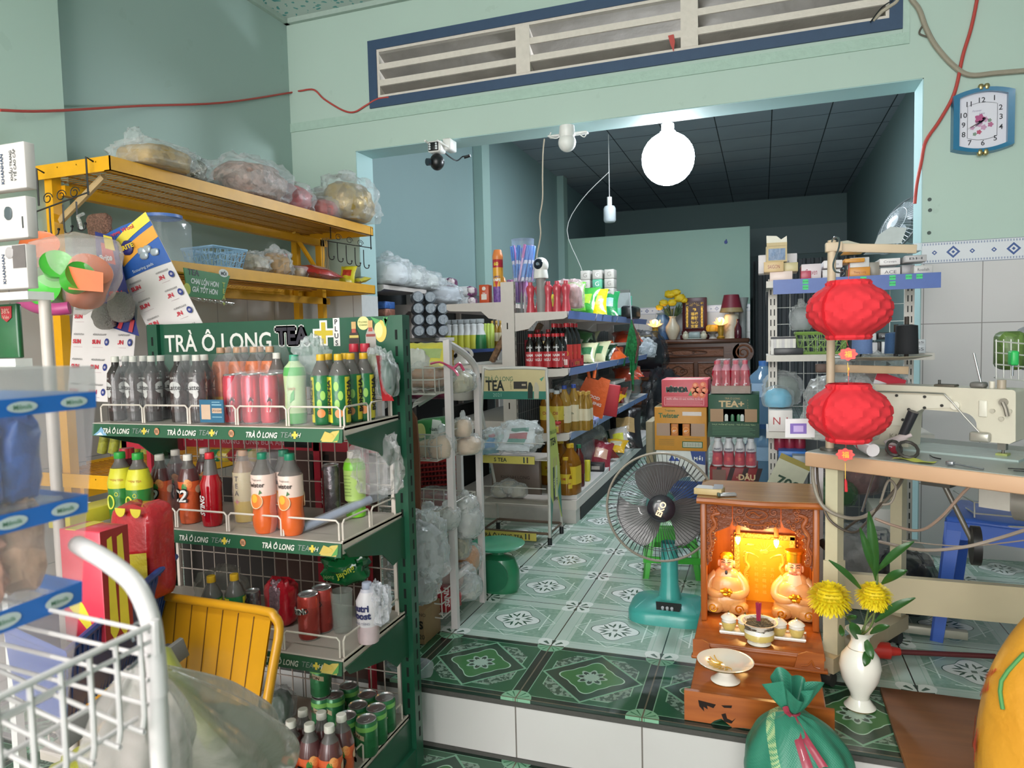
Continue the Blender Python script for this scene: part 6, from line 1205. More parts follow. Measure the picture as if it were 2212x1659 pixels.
proto('tb',[('toothbrush',MB().rbox((-.007,-.004,0),(.007,.004,H*.55),.003,P('e0e0ee',.3)).rbox((-.009,-.005,H*.5),(.009,.005,H*.86),.003,P('5a8ad8',.35)).rbox((-.008,-.005,H*.08),(.008,.005,H*.42),.003,P('6a9ade',.4))),('toothbrush',MB().rbox((-.007,-.004,0),(.007,.004,H*.8),.003,P('d0a8d0',.3)).rbox((-.009,-.005,H*.55),(.009,.005,H*.88),.003,P('c878b0',.35)))])
for k in range(22):a=2*PI*k/14 if k<14 else 2*PI*k/8;r_=R*(.8 if k<14 else .45);o_=bpy.data.objects.new('toothbrush',_pro['tb'][1 if k%5==0 else 0][1]);COL.objects.link(o_);o_.parent=t;o_.location=(r_*math.cos(a),r_*math.sin(a),.005);o_.rotation_euler=(.06*math.sin(k),.2,a+PI/2)
t=thing('pan_camera','white round-headed camera sitting beside the toothbrush drum','security camera',(at(1168,590,Y=GYA+.08)[0],GYA+.08,z));bz=at(1168,598,Y=GYA+.08)[2]-z
part('camera_base',MB().lathe([(0,bz-.01),(.045,bz-.01),(.047,bz),(.04,bz+.045)],WHT,22).lathe([(.03,0),(.03,bz)],P('8f8a88',.5),14),t,wl=0)
part('camera_head',MB().blob((0,0,bz+.07),(.05,.048,.05),WHT,amp=0,e=1),t,wl=0);part('lens_window',MB().blob((-.003,-.03,bz+.075),(.032,.026,.034),P('1c2630',.1),amp=0,e=1).cyl((-.003,-.056,bz+.075),(-.003,-.058,bz+.075),.01,P('6a7c8c',.1)),t,wl=0)
gx_=GX
for i in range(3):
 for j in range(5):
  if i==2 and j>3:continue
  yy=5.55+.0;a_=at(1264+i*26,540+j*21,Y=5.6);put(MB().rbox((-.038,-.02,0),(.038,.1,.072),.003,P(('b8b4ae','5aa88c','b0aca6')[i if j else(2 if i==1 else i)],.5)).text('G',(0,-.0205,.036),F_,U_,.05,P('e8f0ea' if i==1 else'8a8680',.5)),'soap_box',('grey','green','grey')[i]+' soap box, '+nth(i,3)+' column, '+ORD[j]+' from the top of the pile','box',(a_[0],5.6,z+.005+(4-j)*.0735),'soap boxes piled on the gondola')
q=at(1350,600,Y=6.4);put(MB().rbox((-.06,-.02,0),(.06,.05,.2),.004,P('4fa488',.5)).blob((-.01,-.022,.12),(.035,.006,.04),P('b09a7c',.5),amp=.2),'soap_box','green soap box with brown picture standing near the far end','box',(q[0],6.4,z),None,.2)
q=at(1320,612,Y=6.0);put(MB().rbox((-.08,-.02,0),(.08,.05,.06),.004,P('6abfa4',.5)),'soap_box','pale green soap box lying left of the standing one','box',(q[0],6.0,z+.02),None,.1)
q=at(1330,575,Y=6.1);put(MB().grid(lambda u,v:((u-.5)*.2,.02*math.sin(3*u),.16*v),6,4,P('a8b0b0',.5)),'carton_flap','pale grey card flap behind the green soap boxes','card',(q[0],6.2,z+.06))
# ---- left half top: spray can, boxes
t=thing('insect_spray','tall orange, yellow and purple insect spray can on the gondola','spray can',(at(1076,600,Y=GYA+.1)[0],GYA+.1,zsl[0]+.001));H=at(1076,540,Y=GYA+.1)[2]-zsl[0]
part('can_body',MB().lathe([(0,0),(.031,0),(.033,.006),(.033,.1),(.033,H*.66),(.033,H*.8),(.03,H*.82)],[P('7c58a8',.3),P('7c58a8',.3,var=.4,scale=60),P('7c58a8',.3,var=.4,scale=60),P('e8a838',.3,var=.25,scale=30),P('b82c38',.3),P('b82c38',.3)],24).text('60',(0,-.0335,H*.73),F_,U_,.03,P('f0d840',.4),bold=.03,bend=.033).text('JUMBO',(0,-.0335,H*.48),F_,U_,.016,P('5a4a7c',.4),bend=.033,bold=.02).text('VAPE',(0,-.0335,H*.425),F_,U_,.024,P('f4f0f0',.4),bend=.033,bold=.04).prism([(-.012,H*.4),(.012,H*.4),(0,H*.26)],.002,P('c83030',.4),Matrix.Translation((0,-.0345,0))),t,wl=0)
part('can_cap',MB().lathe([(.033,H*.81),(.034,H*.82),(.034,H*.88),(.024,H*.99),(.02,H),(0,H)],P('e88848',.35),24),t,wl=0)
zl0=zsl[0]+.001
put(MB().rbox((-.034,-.02,0),(.034,.04,.115),.004,P('c85028',.4)).box((-.018,-.021,.02),(.018,-.019,.055),P('e4dcd4',.5)).blob((0,-.021,.09),(.012,.003,.012),P('e8e0dc',.4),amp=.1).text('04',(0,-.0215,.06),F_,U_,.02,P('f0f0f0',.4)),'bait_box','orange-red box with white label left of the spray can','box',(at(1048,640,Y=GYA+.08)[0],GYA+.08,zl0))
put(MB().lathe([(0,0),(.02,0),(.021,.1),(.02,.13),(.012,.16),(0,.17)],[P('d8a030',.3)]*2+[P('a8c8e0',.3)]+[P('c8843c',.3)]*2,14),'tube_bottle','orange-yellow tube standing right of the spray can','tube',(GX-.075,GYA+.16,zl0))
for i in range(5):put(MB().rbox((-.012,-.01,0),(.012,.03,.15),.003,P(('8f6a9c','b07ab0','9a7cc0')[i%3],.35)),'purple_packet','purple packet, '+nth(i,5)+' in the row under the toothbrush drum','packet',(GX-.05+i*.027,GYA+.2,zl0),'purple packets under the toothbrush drum')
# ---- second shelf: soy sauce
z=zs_[1]+.001;SOY=P('140c0a',.12,coat=.6);RCAP=P('c82c34',.3)
def saucebottle(H,R,lab,z0,z1,texts=(),capc=RCAP,body=SOY,square=0):
 m_=MB().lathe([(0,0),(R*.95,0),(R,.006),(R,H*.62),(R*.8,H*.74),(R*.42,H*.84),(R*.4,H*.9)],body,20,sq=square)
 m_.lathe([(R*1.02,H*z0),(R*1.02,H*z1)],lab,20,sq=square)
 for s,zz,hh,c_ in texts:m_.text(s,(0,-R*1.03,H*zz),F_,U_,hh,P(c_,.4),bend=R*1.02,bold=.03)
 return[('bottle_body',m_),('cap',cap_(R*.48,H*.89,H*.09,capc))]
proto('soy1',saucebottle(.22,.031,P('b83038',.35),.04,.48,(('NAM',.38,.022,'e8e0e0'),('NGƯ',.26,.022,'e8e0e0'),('CHIN',.6,.016,'d8d8d8'))))
proto('soy2',saucebottle(.28,.036,P('c03a34',.35),.1,.5,(('●',.3,.05,'e8d838'),)))
for r_ in range(2):
 for i in range(4):q=at(1148+i*19,790,Y=GYA+.07);inst('soy1','sauce_bottle','dark sauce bottle, red label, '+nth(i,4)+', '+('front' if not r_ else'rear')+' row on second shelf','bottle',(q[0]+r_*.012,GYA+.06+r_*.075,z),0,'dark sauce bottles on the second shelf')
m_=MB();a=at(1213,780,Y=GYA+.08)
kx,ky0,ky1=-1.13,4.26,4.62
def_=P('a82430',.4)
m_.box((-1.3,ky0,z),(kx,ky0+.003,z+.075),def_).box((kx-.003,ky0,z),(kx,ky1,z+.05),def_).box((-1.3,ky1-.003,z),(kx,ky1,z+.07),def_).box((-1.3,ky0,z),(kx,ky1,z+.004),def_).text('KOMI',(-1.2,ky0-.001,z+.036),F_,U_,.045,P('e8e0dc',.4),bold=.05).text('KOKOMI',(kx+.001,(ky0+ky1)/2,z+.025),(0,1,0),U_,.03,P('c89a4c',.4))
solo('display_tray',m_,'dark red lettered display tray holding sauce bottles','tray',wl=1)
k=0
for j in range(3):
 for i in range(2):inst('soy2','sauce_bottle','big soy bottle with yellow moon on red label, '+('front','middle','back')[j]+' '+('left','right')[i]+' in the tray','bottle',(-1.165-.08*(1-i),ky0+.06+j*.11,z+.005),0,'big soy bottles in the red tray')
for i in range(2):put(MB().rbox((-.014,-.01,0),(.014,.02,.2),.003,P('1c1616',.4)).rbox((-.008,-.011,.03),(.008,-.009,.17),.001,P('e0c890',.4)),'incense_box','slim black box with cream stripe, '+('left','right')[i]+' of a pair beside the sauce bottles','box',(-1.285+.03*i,ky0-.03,z),'slim black boxes on the second shelf')
inst('soy1','sauce_bottle','sauce bottle leaning beside the tray','bottle',(-1.33,4.5,z),0)if 0 else None
bxm=MB().box((-.14,0,0),(.14,.06,.18),P('8c2430',.4)).text('07',(-.1,-.001,.13),F_,U_,.03,P('d0c0b0',.4));put(bxm,'red_carton','dark red opened carton behind the sauce bottles','carton',(-1.34,GYA+.28,z))
for i in range(3):inst('soy1','sauce_bottle','red capped bottle, '+nth(i,3)+' inside the red carton behind','bottle',(-1.42+i*.075,GYA+.38,z+.03),0,'red capped bottles in the red carton')
cl=[(('2a5a3c','d8d0b0'),'dark green packet with cream print'),(('c8c8a0','3f7a50'),'cream and green sweets packet'),(('d8a820','c8c0a0'),'golden twisted packet'),(('a83818','d86428'),'dark orange crisps packet'),(('4a7a4c','e0e0d0'),'green packet with white spots'),(('c0a878','7a4a28'),'tan biscuits packet'),(('d85a20','8a2c14'),'orange packet with dark end'),(('1c3a28','8fb090'),'blackish green packet'),(('b8b0a8','d0cc40'),'silvery packet with yellow corner'),(('6a2018','b04020'),'maroon crisps packet'),(('7c8c44','d0c8a8'),'olive packet'),(('882030','d0a088'),'crimson packet with pale patch')]
def pile(n,x0,x1,y0,y1,z,where,grp,seed,sz=.17,pick=None,lift=.06,tilt=.9):
 r=random.Random(seed)
 for i in range(n):
  cols,lb=cl[(pick[i%len(pick)]if pick else(i*5+seed)%len(cl))];y=y0+(y1-y0)*(i+.5)/n;x=x0+(x1-x0)*r.random()
  put(lay_bag(sz*(.7+.3*r.random()),sz*(1+.3*r.random()),sz*.3,cols,seed+i),'snack_packet',lb+', '+nth(i,n,'near','far').replace('nearmost','nearest').replace('farmost','farthest').replace('from the near','from the near')+' '+where,'snack packet',(x,y,z+lift*(.8+.5*r.random())),grp,r.uniform(-.8,.8),rx=r.uniform(.3,tilt),ry=r.uniform(-.3,.3))
pile(10,-1.3,-1.18,4.8,6.2,z,'on the second shelf','packets on the second shelf',3,.18,(0,1,4,2,1,7,9,6,3,9))
pile(5,-1.42,-1.3,4.75,5.8,z+.03,'behind on the second shelf','packets at the back of the second shelf',13,.2,(7,0,4,7,1),.12,1.3)
for i,(y,zz,x)in enumerate(((6.5,1.13,-1.2),(6.9,1.13,-1.22),(6.4,.8,-1.18),(6.8,.8,-1.2))):put(lay_bag(.22,.3,.1,('c0401c','a8300f'),i),'snack_packet','orange-red crisps packet, '+('upper near','upper far','lower near','lower far')[i]+' one at the far half shelves','snack packet',(x,y,zz),'orange-red crisps packets far down the aisle',.3,rx=.3)
part('shelf',MB().box((GX+.045,bays[2][0]+.1,1.06),(-1.16,bays[3][1],1.085),SHW),g);part('shelf',MB().box((GX+.045,bays[2][0]+.1,.74),(-1.16,bays[3][1],.765),SHW),g)
# ---- third shelf: oils
z=zs_[2]+.001;OIL=tint('b87a20',.5);OILL=tint('c8a048',.5);YL=P('d8b830',.35);CRL=P('d8ccb0',.4);YC=P('d8b028',.35)
def oil(H,R,lab,z0,z1,capm,t='',sq_=0,col=OIL,tc='a83020'):
 m_=MB().lathe([(0,0),(R*.93,0),(R,.008),(R,H*.3),(R*.95,H*.34),(R,H*.38),(R,H*.6),(R*.85,H*.72),(R*.4,H*.84),(R*.36,H*.9)],col,20,sq=sq_).lathe([(R*1.02,H*z0),(R*1.02,H*z1)],lab,20,sq=sq_)
 if t:m_.text(t,(0,-R*1.03,H*(z0+z1)/2),F_,U_,R*.6,P(tc,.4),bend=R*1.02,bold=.02)
 return[('bottle_body',m_),('cap',cap_(R*.42,H*.89,H*.08,capm))]
proto('oilA',oil(.27,.045,P('d8c048',.35,var=.3,scale=40),.3,.62,P('c8ccd0',.3),'Oil',0));proto('oilB',oil(.3,.036,CRL,.2,.55,P('2f4a9c',.4),'olive',6,OILL,'3a5030'));proto('oilC',oil(.25,.026,CRL,.25,.55,P('c8a04c',.3),'',0,OILL));proto('oilD',oil(.32,.055,YL,.2,.55,YC,'Cook',6));proto('oilE',oil(.24,.034,YL,.3,.55,YC,'Oil'));proto('oilF',oil(.17,.028,YL,.25,.6,YC,'Cooking'));proto('fish',oil(.28,.036,P('6a1c20',.4),.3,.55,P('1f7a4c',.4),'',0,P('5c1a1c',.15,coat=.5)))
for i,(px_,y,l_)in enumerate(((1180,.05,'leftmost amber cooking oil bottle on third shelf, behind the tea sign'),(1202,.05,'amber cooking oil bottle second from the post on third shelf'),(1214,.17,'amber cooking oil bottle behind the front pair'),(1190,.17,'amber oil bottle behind the leftmost one'))):q=at(px_,900,Y=GYA+y);inst('oilA','oil_bottle',l_,'bottle',(q[0],GYA+y+.02,z),0,'amber cooking oil bottles on the third shelf')
for i in range(2):q=at(1222+12*i,900,Y=GYA+.12);inst('oilB','oil_bottle',('front','rear')[i]+' tall pale olive oil bottle with blue cap','bottle',(q[0],GYA+.1+i*.09,z),0,'olive oil bottles on the third shelf')
for i in range(6):q=at(1246+12*(i%3),890,Y=GYA+.2);inst('oilC','oil_bottle','slim pale vinegar bottle with cream label, '+('front','rear')[i//3]+' row '+('left','middle','right')[i%3],'bottle',(q[0]-.01,GYA+.2+.07*(i//3),z),0,'slim vinegar bottles on the third shelf')
t=thing('spice_jar','small square spice jar with red lid in front of the oils','jar',(at(1200,915,Y=GYA)[0],GYA+.02,z));part('jar_body',MB().rbox((-.024,-.02,0),(.024,.02,.058),.006,P('a8683c',.3,coat=.4)).box((-.018,-.0206,.01),(.018,-.02,.046),P('e0c850',.4)),t,wl=0);part('lid',MB().rbox((-.025,-.021,.058),(.025,.021,.074),.004,P('c03038',.35)),t,wl=0)
m_=MB();lv=P('9aa4d8',.4)
for s_ in(-1,1):
 q=V((-1.2+.07*s_,4.62,z));m_.tube([(q[0]+.06*math.cos(a),q[1],z+.03+.09*math.sin(a))for a in[PI*k/12 for k in range(13)]],.006,lv,6)
 for k in range(7):a=PI*(k+.5)/7;m_.tube([(q[0],q[1],z+.03),(q[0]+.06*math.cos(a),q[1],z+.03+.09*math.sin(a))],.0025,lv,4)
 m_.box((q[0]-.07,q[1]-.01,z),(q[0]+.07,q[1]+.01,z+.03),lv)
m_.rbox((-1.34,4.6,z),(-1.06,4.75,z+.04),.006,lv);solo('shoe_rack',m_,'lavender plastic rack with two fan shaped ends on the third shelf','rack',wl=1)
m_=MB();om=P('e8682c',.5,bumpy=.4)
def ob(u,v):return((u-.5)*.24*(1-.3*v),.0+.05*math.sin(PI*u)*(1-v),.25*v+.03*(u>.5)*v)
m_.grid(ob,10,10,om).grid(lambda u,v:(ob(1-u,v)[0],.06-ob(1-u,v)[1]*.2,ob(1-u,v)[2]),10,10,om).tube([(-.06,0,.25),(-.09,0,.31),(-.05,.01,.33),(-.03,0,.26)],.012,om,8,sub=3)
for k,s in enumerate(('GOOD','MORNING')):m_.text(s,(.01,-.001+.0,.15-.04*k),(1,0,0),(0,-.3,1),.032,P('f8e8e0',.5),bold=.03,thick=.05)
put(m_,'shopping_bag','bright orange shopping bag with white lettering on the third shelf','bag',(-1.2,4.95,z+.04),None,.15,ry=.35)
put(MB().rbox((-.1,0,0),(.1,.02,.24),.006,P('b02430',.5)),'red_packet','flat red packet behind the orange bag','packet',(-1.13,5.2,z),None,.1,ry=.15)
pile(5,-1.25,-1.14,5.35,6.4,z,'on the third shelf','packets on the third shelf',23,.16,(10,11,2,9,8))
bag('coffee_bags','dark shiny bags piled behind the orange bag',(-1.32,5.0,z+.12),(.1,.36,.15),P('2a1c1c',.3,var=.4),61,fa=.25)
bag('plastic_bag','inflated clear bag at the far end of the third shelf',(-1.2,6.7,z+.12),(.1,.18,.13),None,62,fc='8f9c9c',fa=.3,knot=.4)
# ---- base shelf
z=.171
for i,(px_,py_,k_,l_,g_)in enumerate(((1236,1065,'oilD','big square amber oil jug at the front of the base shelf',0),(1258,1050,'fish','dark red bottle with green cap on the base shelf',0),(1213,1092,'oilF','small waisted oil bottle nearest the viewer on the base shelf',0),(1201,1085,'oilE','left oil bottle behind the tea sign edge, base shelf',1),(1222,1070,'oilE','oil bottle left of the big jug, base shelf',1),(1190,1070,'oilE','oil bottle farthest left, base shelf',1),(1212,1052,'oilD','second square oil jug behind the small bottle',1),(1222,1040,'oilD','third square oil jug at the back',1),(1190,1045,'oilD','square oil jug nearest the back net',1))):
 q=at(px_,py_,Z=z);inst(k_,'oil_bottle',l_,'bottle',(max(min(q[0],-1.13),GX+.11),max(q[1],GYA+.03),z),-.2,'oil bottles on the base shelf' if g_ else None)
put(MB().rbox((-.06,-.03,0),(.06,.04,.06),.004,P('1a181c',.4)).box((-.03,-.031,.015),(.03,-.03,.04),P('b0a8a0',.4)),'small_box','small black box with grey label on the base shelf edge','box',(-1.14,4.98,z),None,.1)
put(MB().rbox((-.02,-.02,0),(.02,.02,.14),.004,P('d8d030',.4)),'lemon_box','slim yellow box beside the dark red bottle','box',(-1.12,4.62,z))
pile(7,-1.2,-1.12,5.1,6.6,z,'on the base shelf','packets on the base shelf',33,.2,(11,9,2,8,7,11,5),.09)
bag('coffee_bags','black glossy packs heaped along the base shelf back',(-1.3,5.3,z+.12),(.1,.6,.14),P('241416',.3,var=.5),63,fa=.2)
put(lay_bag(.3,.45,.14,('1c1414','b09060'),5),'noodle_pack','big black packet with tan end leaning far down the base shelf','snack packet',(-1.15,6.2,z+.16),None,.2,rx=.8)
bag('bin_bag','tall black bin bag at the far end of the gondola',(-1.02,7.75,.34),(.2,.22,.4),P('101114',.3),64,fc='2a2c32',fa=.7,amp=.25)
# hanging green sachet strips at the gondola's end
m_=MB();gs1=P('1f6a38',.3,coat=.5,var=.7,scale=50);gs2=P('5a3a34',.35,var=.5,scale=40)
q0=at(1362,640,Y=6.1)
t=thing('sachet_strips','long green sachet strips hanging at the far end of the gondola','sachets',at(1366,700,Y=6.1))
part('hanging_rod',MB().tube([at(1360,632,Y=6.1),at(1364,690,Y=6.1)],.006,P('c8ccd0',.3,.6)),t)
rr=random.Random(3)
for k in range(12):
 x=1357+k*1.7+(k%3);y1=845-abs(k-5)*14-20*rr.random();m_=MB();a,b=at(1364,690,Y=6.1),at(x,y1,Y=6.07+.02*(k%3));mid=at(1356+k*2.4,740,Y=6.07)
 m_.tube([a,mid,(mid+b)/2+V((.01*math.sin(k),0,0)),b],[.004,.011,.01,.011,.009,.01],gs2 if k in(9,10,11)else gs1,5,sub=5);part('sachet_strip',m_,t)
part('side_strip',MB().tube([at(1357,730,Y=6.07),at(1350,770,Y=6.0),at(1347,790,Y=6.0)],.01,gs1,5,sub=4),t)
solo('black_speaker',MB().rbox(at(1341,688,Y=6.1),at(1384,663,Y=6.5),.02,BLK),'small black box hung at the far gondola end','speaker',wl=1)
solo('grey_board',MB().box((-1.62,7.34,0),(-1.3,7.38,1.62),P('7a807c',.6)),'grey board standing at the far end of the gondola','board',wl=1)
# ================================================================ wall shelf of the rear room, left
ws=thing('wall_shelf','white metal wall shelf along the rear room left wall','shelf',(-2.7,6.0,0));WX=-2.46
WB=[4.32,5.3,6.3,7.3]
for k,y in enumerate(WB):part('upright',MB().box((XL+.13,y-.02,0),(XL+.17,y+.02,1.62),SHW),ws)
for zz,y0,y1 in((1.535,4.32,5.0),(1.43,5.0,7.3),(1.165,4.32,5.5),(1.06,5.5,7.3),(.72,4.32,7.3),(.3,4.32,7.3)):
 s_=part('shelf',MB().box((XL+.12,y0,zz-.03),(WX,y1-.01,zz),SHW),ws)
 if zz==1.06:part('price_strip',MB().box((WX,y0+.1,zz-.035),(WX+.01,y1,zz+.005),P('34508c',.4)),s_)
 part('bracket',brkt(XL+.15,WX,y0-.004,zz,SHW),ws)
part('back_panel',MB().box((XL+.11,4.34,.2),(XL+.12,7.3,1.6),P('4f5356',.6)),ws)
for i,(px_,py_,Y,r,lb)in enumerate(((838,590,4.5,(.15,.16,.11),'big clear bag of white cups at the near end of the rear wall shelf'),(872,592,4.8,(.16,.18,.1),'crumpled shiny clear bag second along the wall shelf top'),(905,600,5.1,(.16,.2,.09),'clear bag of white foam things third along the wall shelf top'),(950,617,5.35,(.18,.2,.1),'white plastic sack sagging over the shelf step'))):
 q=at(px_,py_,Y=Y);zb=1.537 if i<3 else 1.433;bag('goods_bag',lb,(max(q[0],XL+.3),Y,zb+r[2]*.8),r,P(('e0e4e8','d0d4d2','c8ccc8','c0c4cc')[i],.6,var=.3,scale=18),71+i,fa=.3,knot=.3,amp=.2)
for i,(px_,py_,w)in enumerate(((960,590,.1),(985,606,.09),(1005,618,.09),(990,634,.08),(1008,636,.08),(975,638,.08))):
 q=at(px_,py_,Y=5.9);m_=MB().rbox((-w,-.09,-.045),(w,.09,.045),.03,P('d6d4d4',.5,bumpy=.4)).rbox((w*.3,-.0905,-.0455),(w+.003,.0905,.0455),.03,P('7c3c68',.4,var=.4,scale=30)).blob((w*.8,-.06,.005),(.03,.04,.03),P('d8c8c8',.5),i,.2)
 put(m_,'tissue_pack','white tissue pack with purple end, '+('topmost','upper middle','upper right','lower middle','lower right','lower left')[i]+' of the rear wall pile','tissue pack',(q[0],5.9,1.433+(.225,.14,.14,.046,.046,.046)[i]),'tissue packs on the rear wall shelf',.1)
for i in range(3):
 for j in range(4-(i==2)):
  q=at(888+26*i,650,Y=4.75+.1*i);m_=MB().cyl((-.0,-.1,0),(0,.12,0),.048,P('16181f',.3,coat=.4),seg=16).cyl((0,-.2,0),(0,-.1,0),.035,P('8a929a',.3,.2,bumpy=.8),r2=.048,seg=16)
  put(m_,'bag_roll','black roll with crumpled silvery wrap end, '+nth(i,3)+' column, '+ORD[j]+' row up','roll',(q[0],4.85+.1*i,1.215+.083*j),'black rolls with silvery ends on the wall shelf',.5)
for j in range(5):put(MB().rbox((-.05,-.04,0),(.05,.1,.05),.004,P(('3a5aa8','8c4458','4a70b8','a06a58','3c68b0')[j],.4,var=.5,scale=30)),'soap_packet','blue and red packet, '+ORD[j]+' from the bottom of the pile behind the doorway jamb','packet',(at(825,660,Y=4.45)[0],4.45,1.167+.052*j),'blue and red packets behind the jamb')
sb=P('dcdede',.35);proto('spray',[('bottle_body',MB().lathe([(0,0),(.04,0),(.042,.01),(.042,.06),(.042,.11),(.028,.15),(.032,.19),(.015,.2)],[P('c8c840',.4)]*4+[sb]*4,16,sy=.7)),('trigger_head',MB().rbox((-.03,-.014,.2),(.03,.014,.235),.006,P('a8aeb0',.4)).tube([(.02,0,.2),(.03,0,.18),(.026,0,.16)],.004,P('a8aeb0',.4),5))])
proto('sprayg',[('bottle_body',MB().lathe([(0,0),(.045,0),(.046,.01),(.046,.06),(.042,.11),(.028,.15),(.03,.19),(.015,.2)],[P('2f8048',.4)]*4+[sb]*4,16,sy=.7)),('trigger_head',MB().rbox((-.03,-.014,.2),(.03,.014,.235),.006,P('a8aeb0',.4)))])
for i in range(6):q=at(966+i*13.5,730,Y=5.65+.0*i);inst('spray' if i<5 else'sprayg','spray_bottle','white cleaning spray bottle, '+nth(i,6)+' in the row on the wall shelf','spray bottle',(q[0],5.7,1.062),.2,'white and yellow spray bottles on the wall shelf',s=1.1)
for i in range(3):q=at(1044+i*7,730,Y=5.75);put(MB().lathe([(0,0),(.022,0),(.024,.01),(.024,.2),(.01,.22),(0,.22)],P('b8cc58',.4),14),'cleaner_bottle','slim lime bottle, '+nth(i,3)+' beside the sprays','bottle',(q[0],5.8,1.062),'slim lime bottles beside the sprays')
for i in range(4):q=at(1064+i*9,730,Y=5.9);inst('oilC','dish_soap_bottle','dim olive dish soap bottle, '+nth(i,4)+' right of the lime bottles','bottle',(q[0],5.9,1.062),0,'olive dish soap bottles')
for i in range(4):q=at(1062+12*i,775,Y=5.0);put(MB().rbox((-.02,-.02,0),(.02,.02,.3),.006,P('8a6a4c',.5,var=.6,scale=40)),'incense_bundle','brown patterned incense bundle, '+nth(i,4)+', leaning by the gondola post','incense bundle',(GX-.1-.06*(3-i),4.6+.12*(i%2),.985),'incense bundles leaning on the gondola',0,rx=.1,ry=.55)
for i,(px_,lb)in enumerate(((890,'leftmost'),(915,'second'),(940,'third'),(962,'rightmost'))):
 q=at(px_,860,Y=4.6);put(MB().rbox((-.09,-.06,0),(.09,.08,.3),.04,P('7c2848',.35,coat=.4,var=.4,scale=14)).text('OMO',(0,-.0605,.2),F_,U_,.09,P('3a3a78',.5),bold=.06),'detergent_bag',lb+' dark crimson detergent bag low on the wall shelf','detergent bag',(q[0],4.6,.722),'crimson detergent bags')
put(MB().lathe([(0,0),(.07,0),(.08,.02),(.08,.2),(.06,.26),(.03,.29),(.03,.31),(.035,.31),(.035,.35),(0,.35)],P('b8b4ac',.4),20).tube([(.05,0,.27),(.075,0,.3),(.06,0,.33),(.03,0,.34)],.012,P('b8b4ac',.4),8,sub=3),'bleach_jug','big white handled jug low behind the wire basket rack','jug',(at(1000,870,Y=4.35)[0],4.35,.74))
solo('low_crate',MB().box((-1.98,4.2,0),(-1.94,4.9,.7),P('2a2c2c',.7)),'dark board on edge behind the basket rack','board',wl=1)
# ================================================================ white wire basket rack with bags
BX,BY0,BY1=-1.15,2.50,2.79;BXL=-1.62;TW=P('d9cfce',.4,var=.06);tz0,tz1=at(968,735,Y=BY0)[2],at(1022,790,Y=BY1)[2]
br=thing('basket_rack','white wire basket rack with angled top, loaded with plastic bags','rack',((BX+BXL)/2,(BY0+BY1)/2,0))
def sqtube(m_,a,b,w,mt):return bar(m_,a,b,w,w,mt)
for x in(BX,BXL):
 m_=MB().box((x-.013,BY0-.013,0),(x+.013,BY0+.013,tz0),TW).box((x-.012,BY1-.012,0),(x+.012,BY1+.012,tz1-.05),TW);m_.tube([(x,BY0,tz0-.01),(x,BY0+.16,tz0-.055),(x,BY1-.02,tz1+.0),(x,BY1,tz1-.05)],.014,TW,8,sub=3)
 bar(m_,V((x,BY0,.2)),V((x,BY1,.2)),.022,.022,TW);part('side_frame',m_,br)
def wbasket(nm,x0,x1,y0,y1,z,h,mt,par,n=9,slope=0):
 m_=MB();r=.0024
 for q_ in(0,.55,1):m_.tube([(x0,y0,z+h*q_),(x1,y0,z+h*q_),(x1,y1,z+h*q_-slope),(x0,y1,z+h*q_-slope)],r*1.3,mt,5,closed=1)
 for i in range(n+1):x=x0+(x1-x0)*i/n;m_.tube([(x,y0,z+h),(x,y0,z+.012),(x,y0+.012,z),(x,y1-.01,z-slope),(x,y1,z+h-slope)],r,mt,5)
 for i in range(5):y=y0+(y1-y0)*(i+.5)/5;m_.tube([(x0,y,z+h*.6),(x0,y,z),(x1,y,z),(x1,y,z+h*.6)],r,mt,5)
 return part(nm,m_,par)
bz=[at(968,848,Y=BY0)[2],at(975,988,Y=BY0)[2],at(978,1148,Y=BY0)[2],at(984,1318,Y=BY0)[2]]
for z in bz:wbasket('wire_basket',BXL+.015,BX-.015,BY0-.09,BY1-.02,z,.1,P('c9c4bd',.4,.2),br)
CRP=P('caa88c',.6,var=.35,scale=40)
def bg(px_,py_,Y,r,core,lb,seed,**k):q=at(px_,py_,Y=Y);return bag('goods_bag',lb,(q[0],Y,q[2]),r,core,seed,**k)
bg(925,812,2.56,(.1,.1,.06),P('b4805c',.6,var=.4,scale=30),'bag of brown sugar like goods in the top wire basket',81,fa=.3)
bg(990,825,2.66,(.06,.1,.055),P('c8b898',.6,var=.4),'pale bag of crackers in the top basket right half',82,fa=.3)
q=at(928,768,Y=2.56);put(lay_bag(.2,.13,.04,('d8cc50','a8b878'),3),'snack_packet','yellow edged packet lying over the top wire basket','snack packet',(q[0],2.56,q[2]),None,.1,rx=.9)
q=at(958,765,Y=2.6);put(lay_bag(.1,.1,.04,('d8a848','2f2a60'),4),'snack_packet','golden yellow packet tied with pink ribbon in the top basket','snack packet',(q[0],2.6,q[2]),None,.1,rx=1.1)
q=at(915,752,Y=2.62);put(MB().grid(lambda u,v:((u-.5)*.16,(v-.5)*.05,.02*math.sin(PI*v)-.05*u),8,5,P('dadad8',.5,bumpy=.5)),'white_packet','white film packet on top of the yellow edged packet','packet',(q[0],2.62,q[2]))
q=at(900,800,Y=2.52);put(MB().blob((0,0,0),(.06,.07,.075),P('d2cec6',.5),7,.2),'white_sack','white plastic sack at the left of the top basket','sack',(q[0],2.56,q[2]+.01))
m_=MB();rk_=P('c84c70',.4,coat=.4)
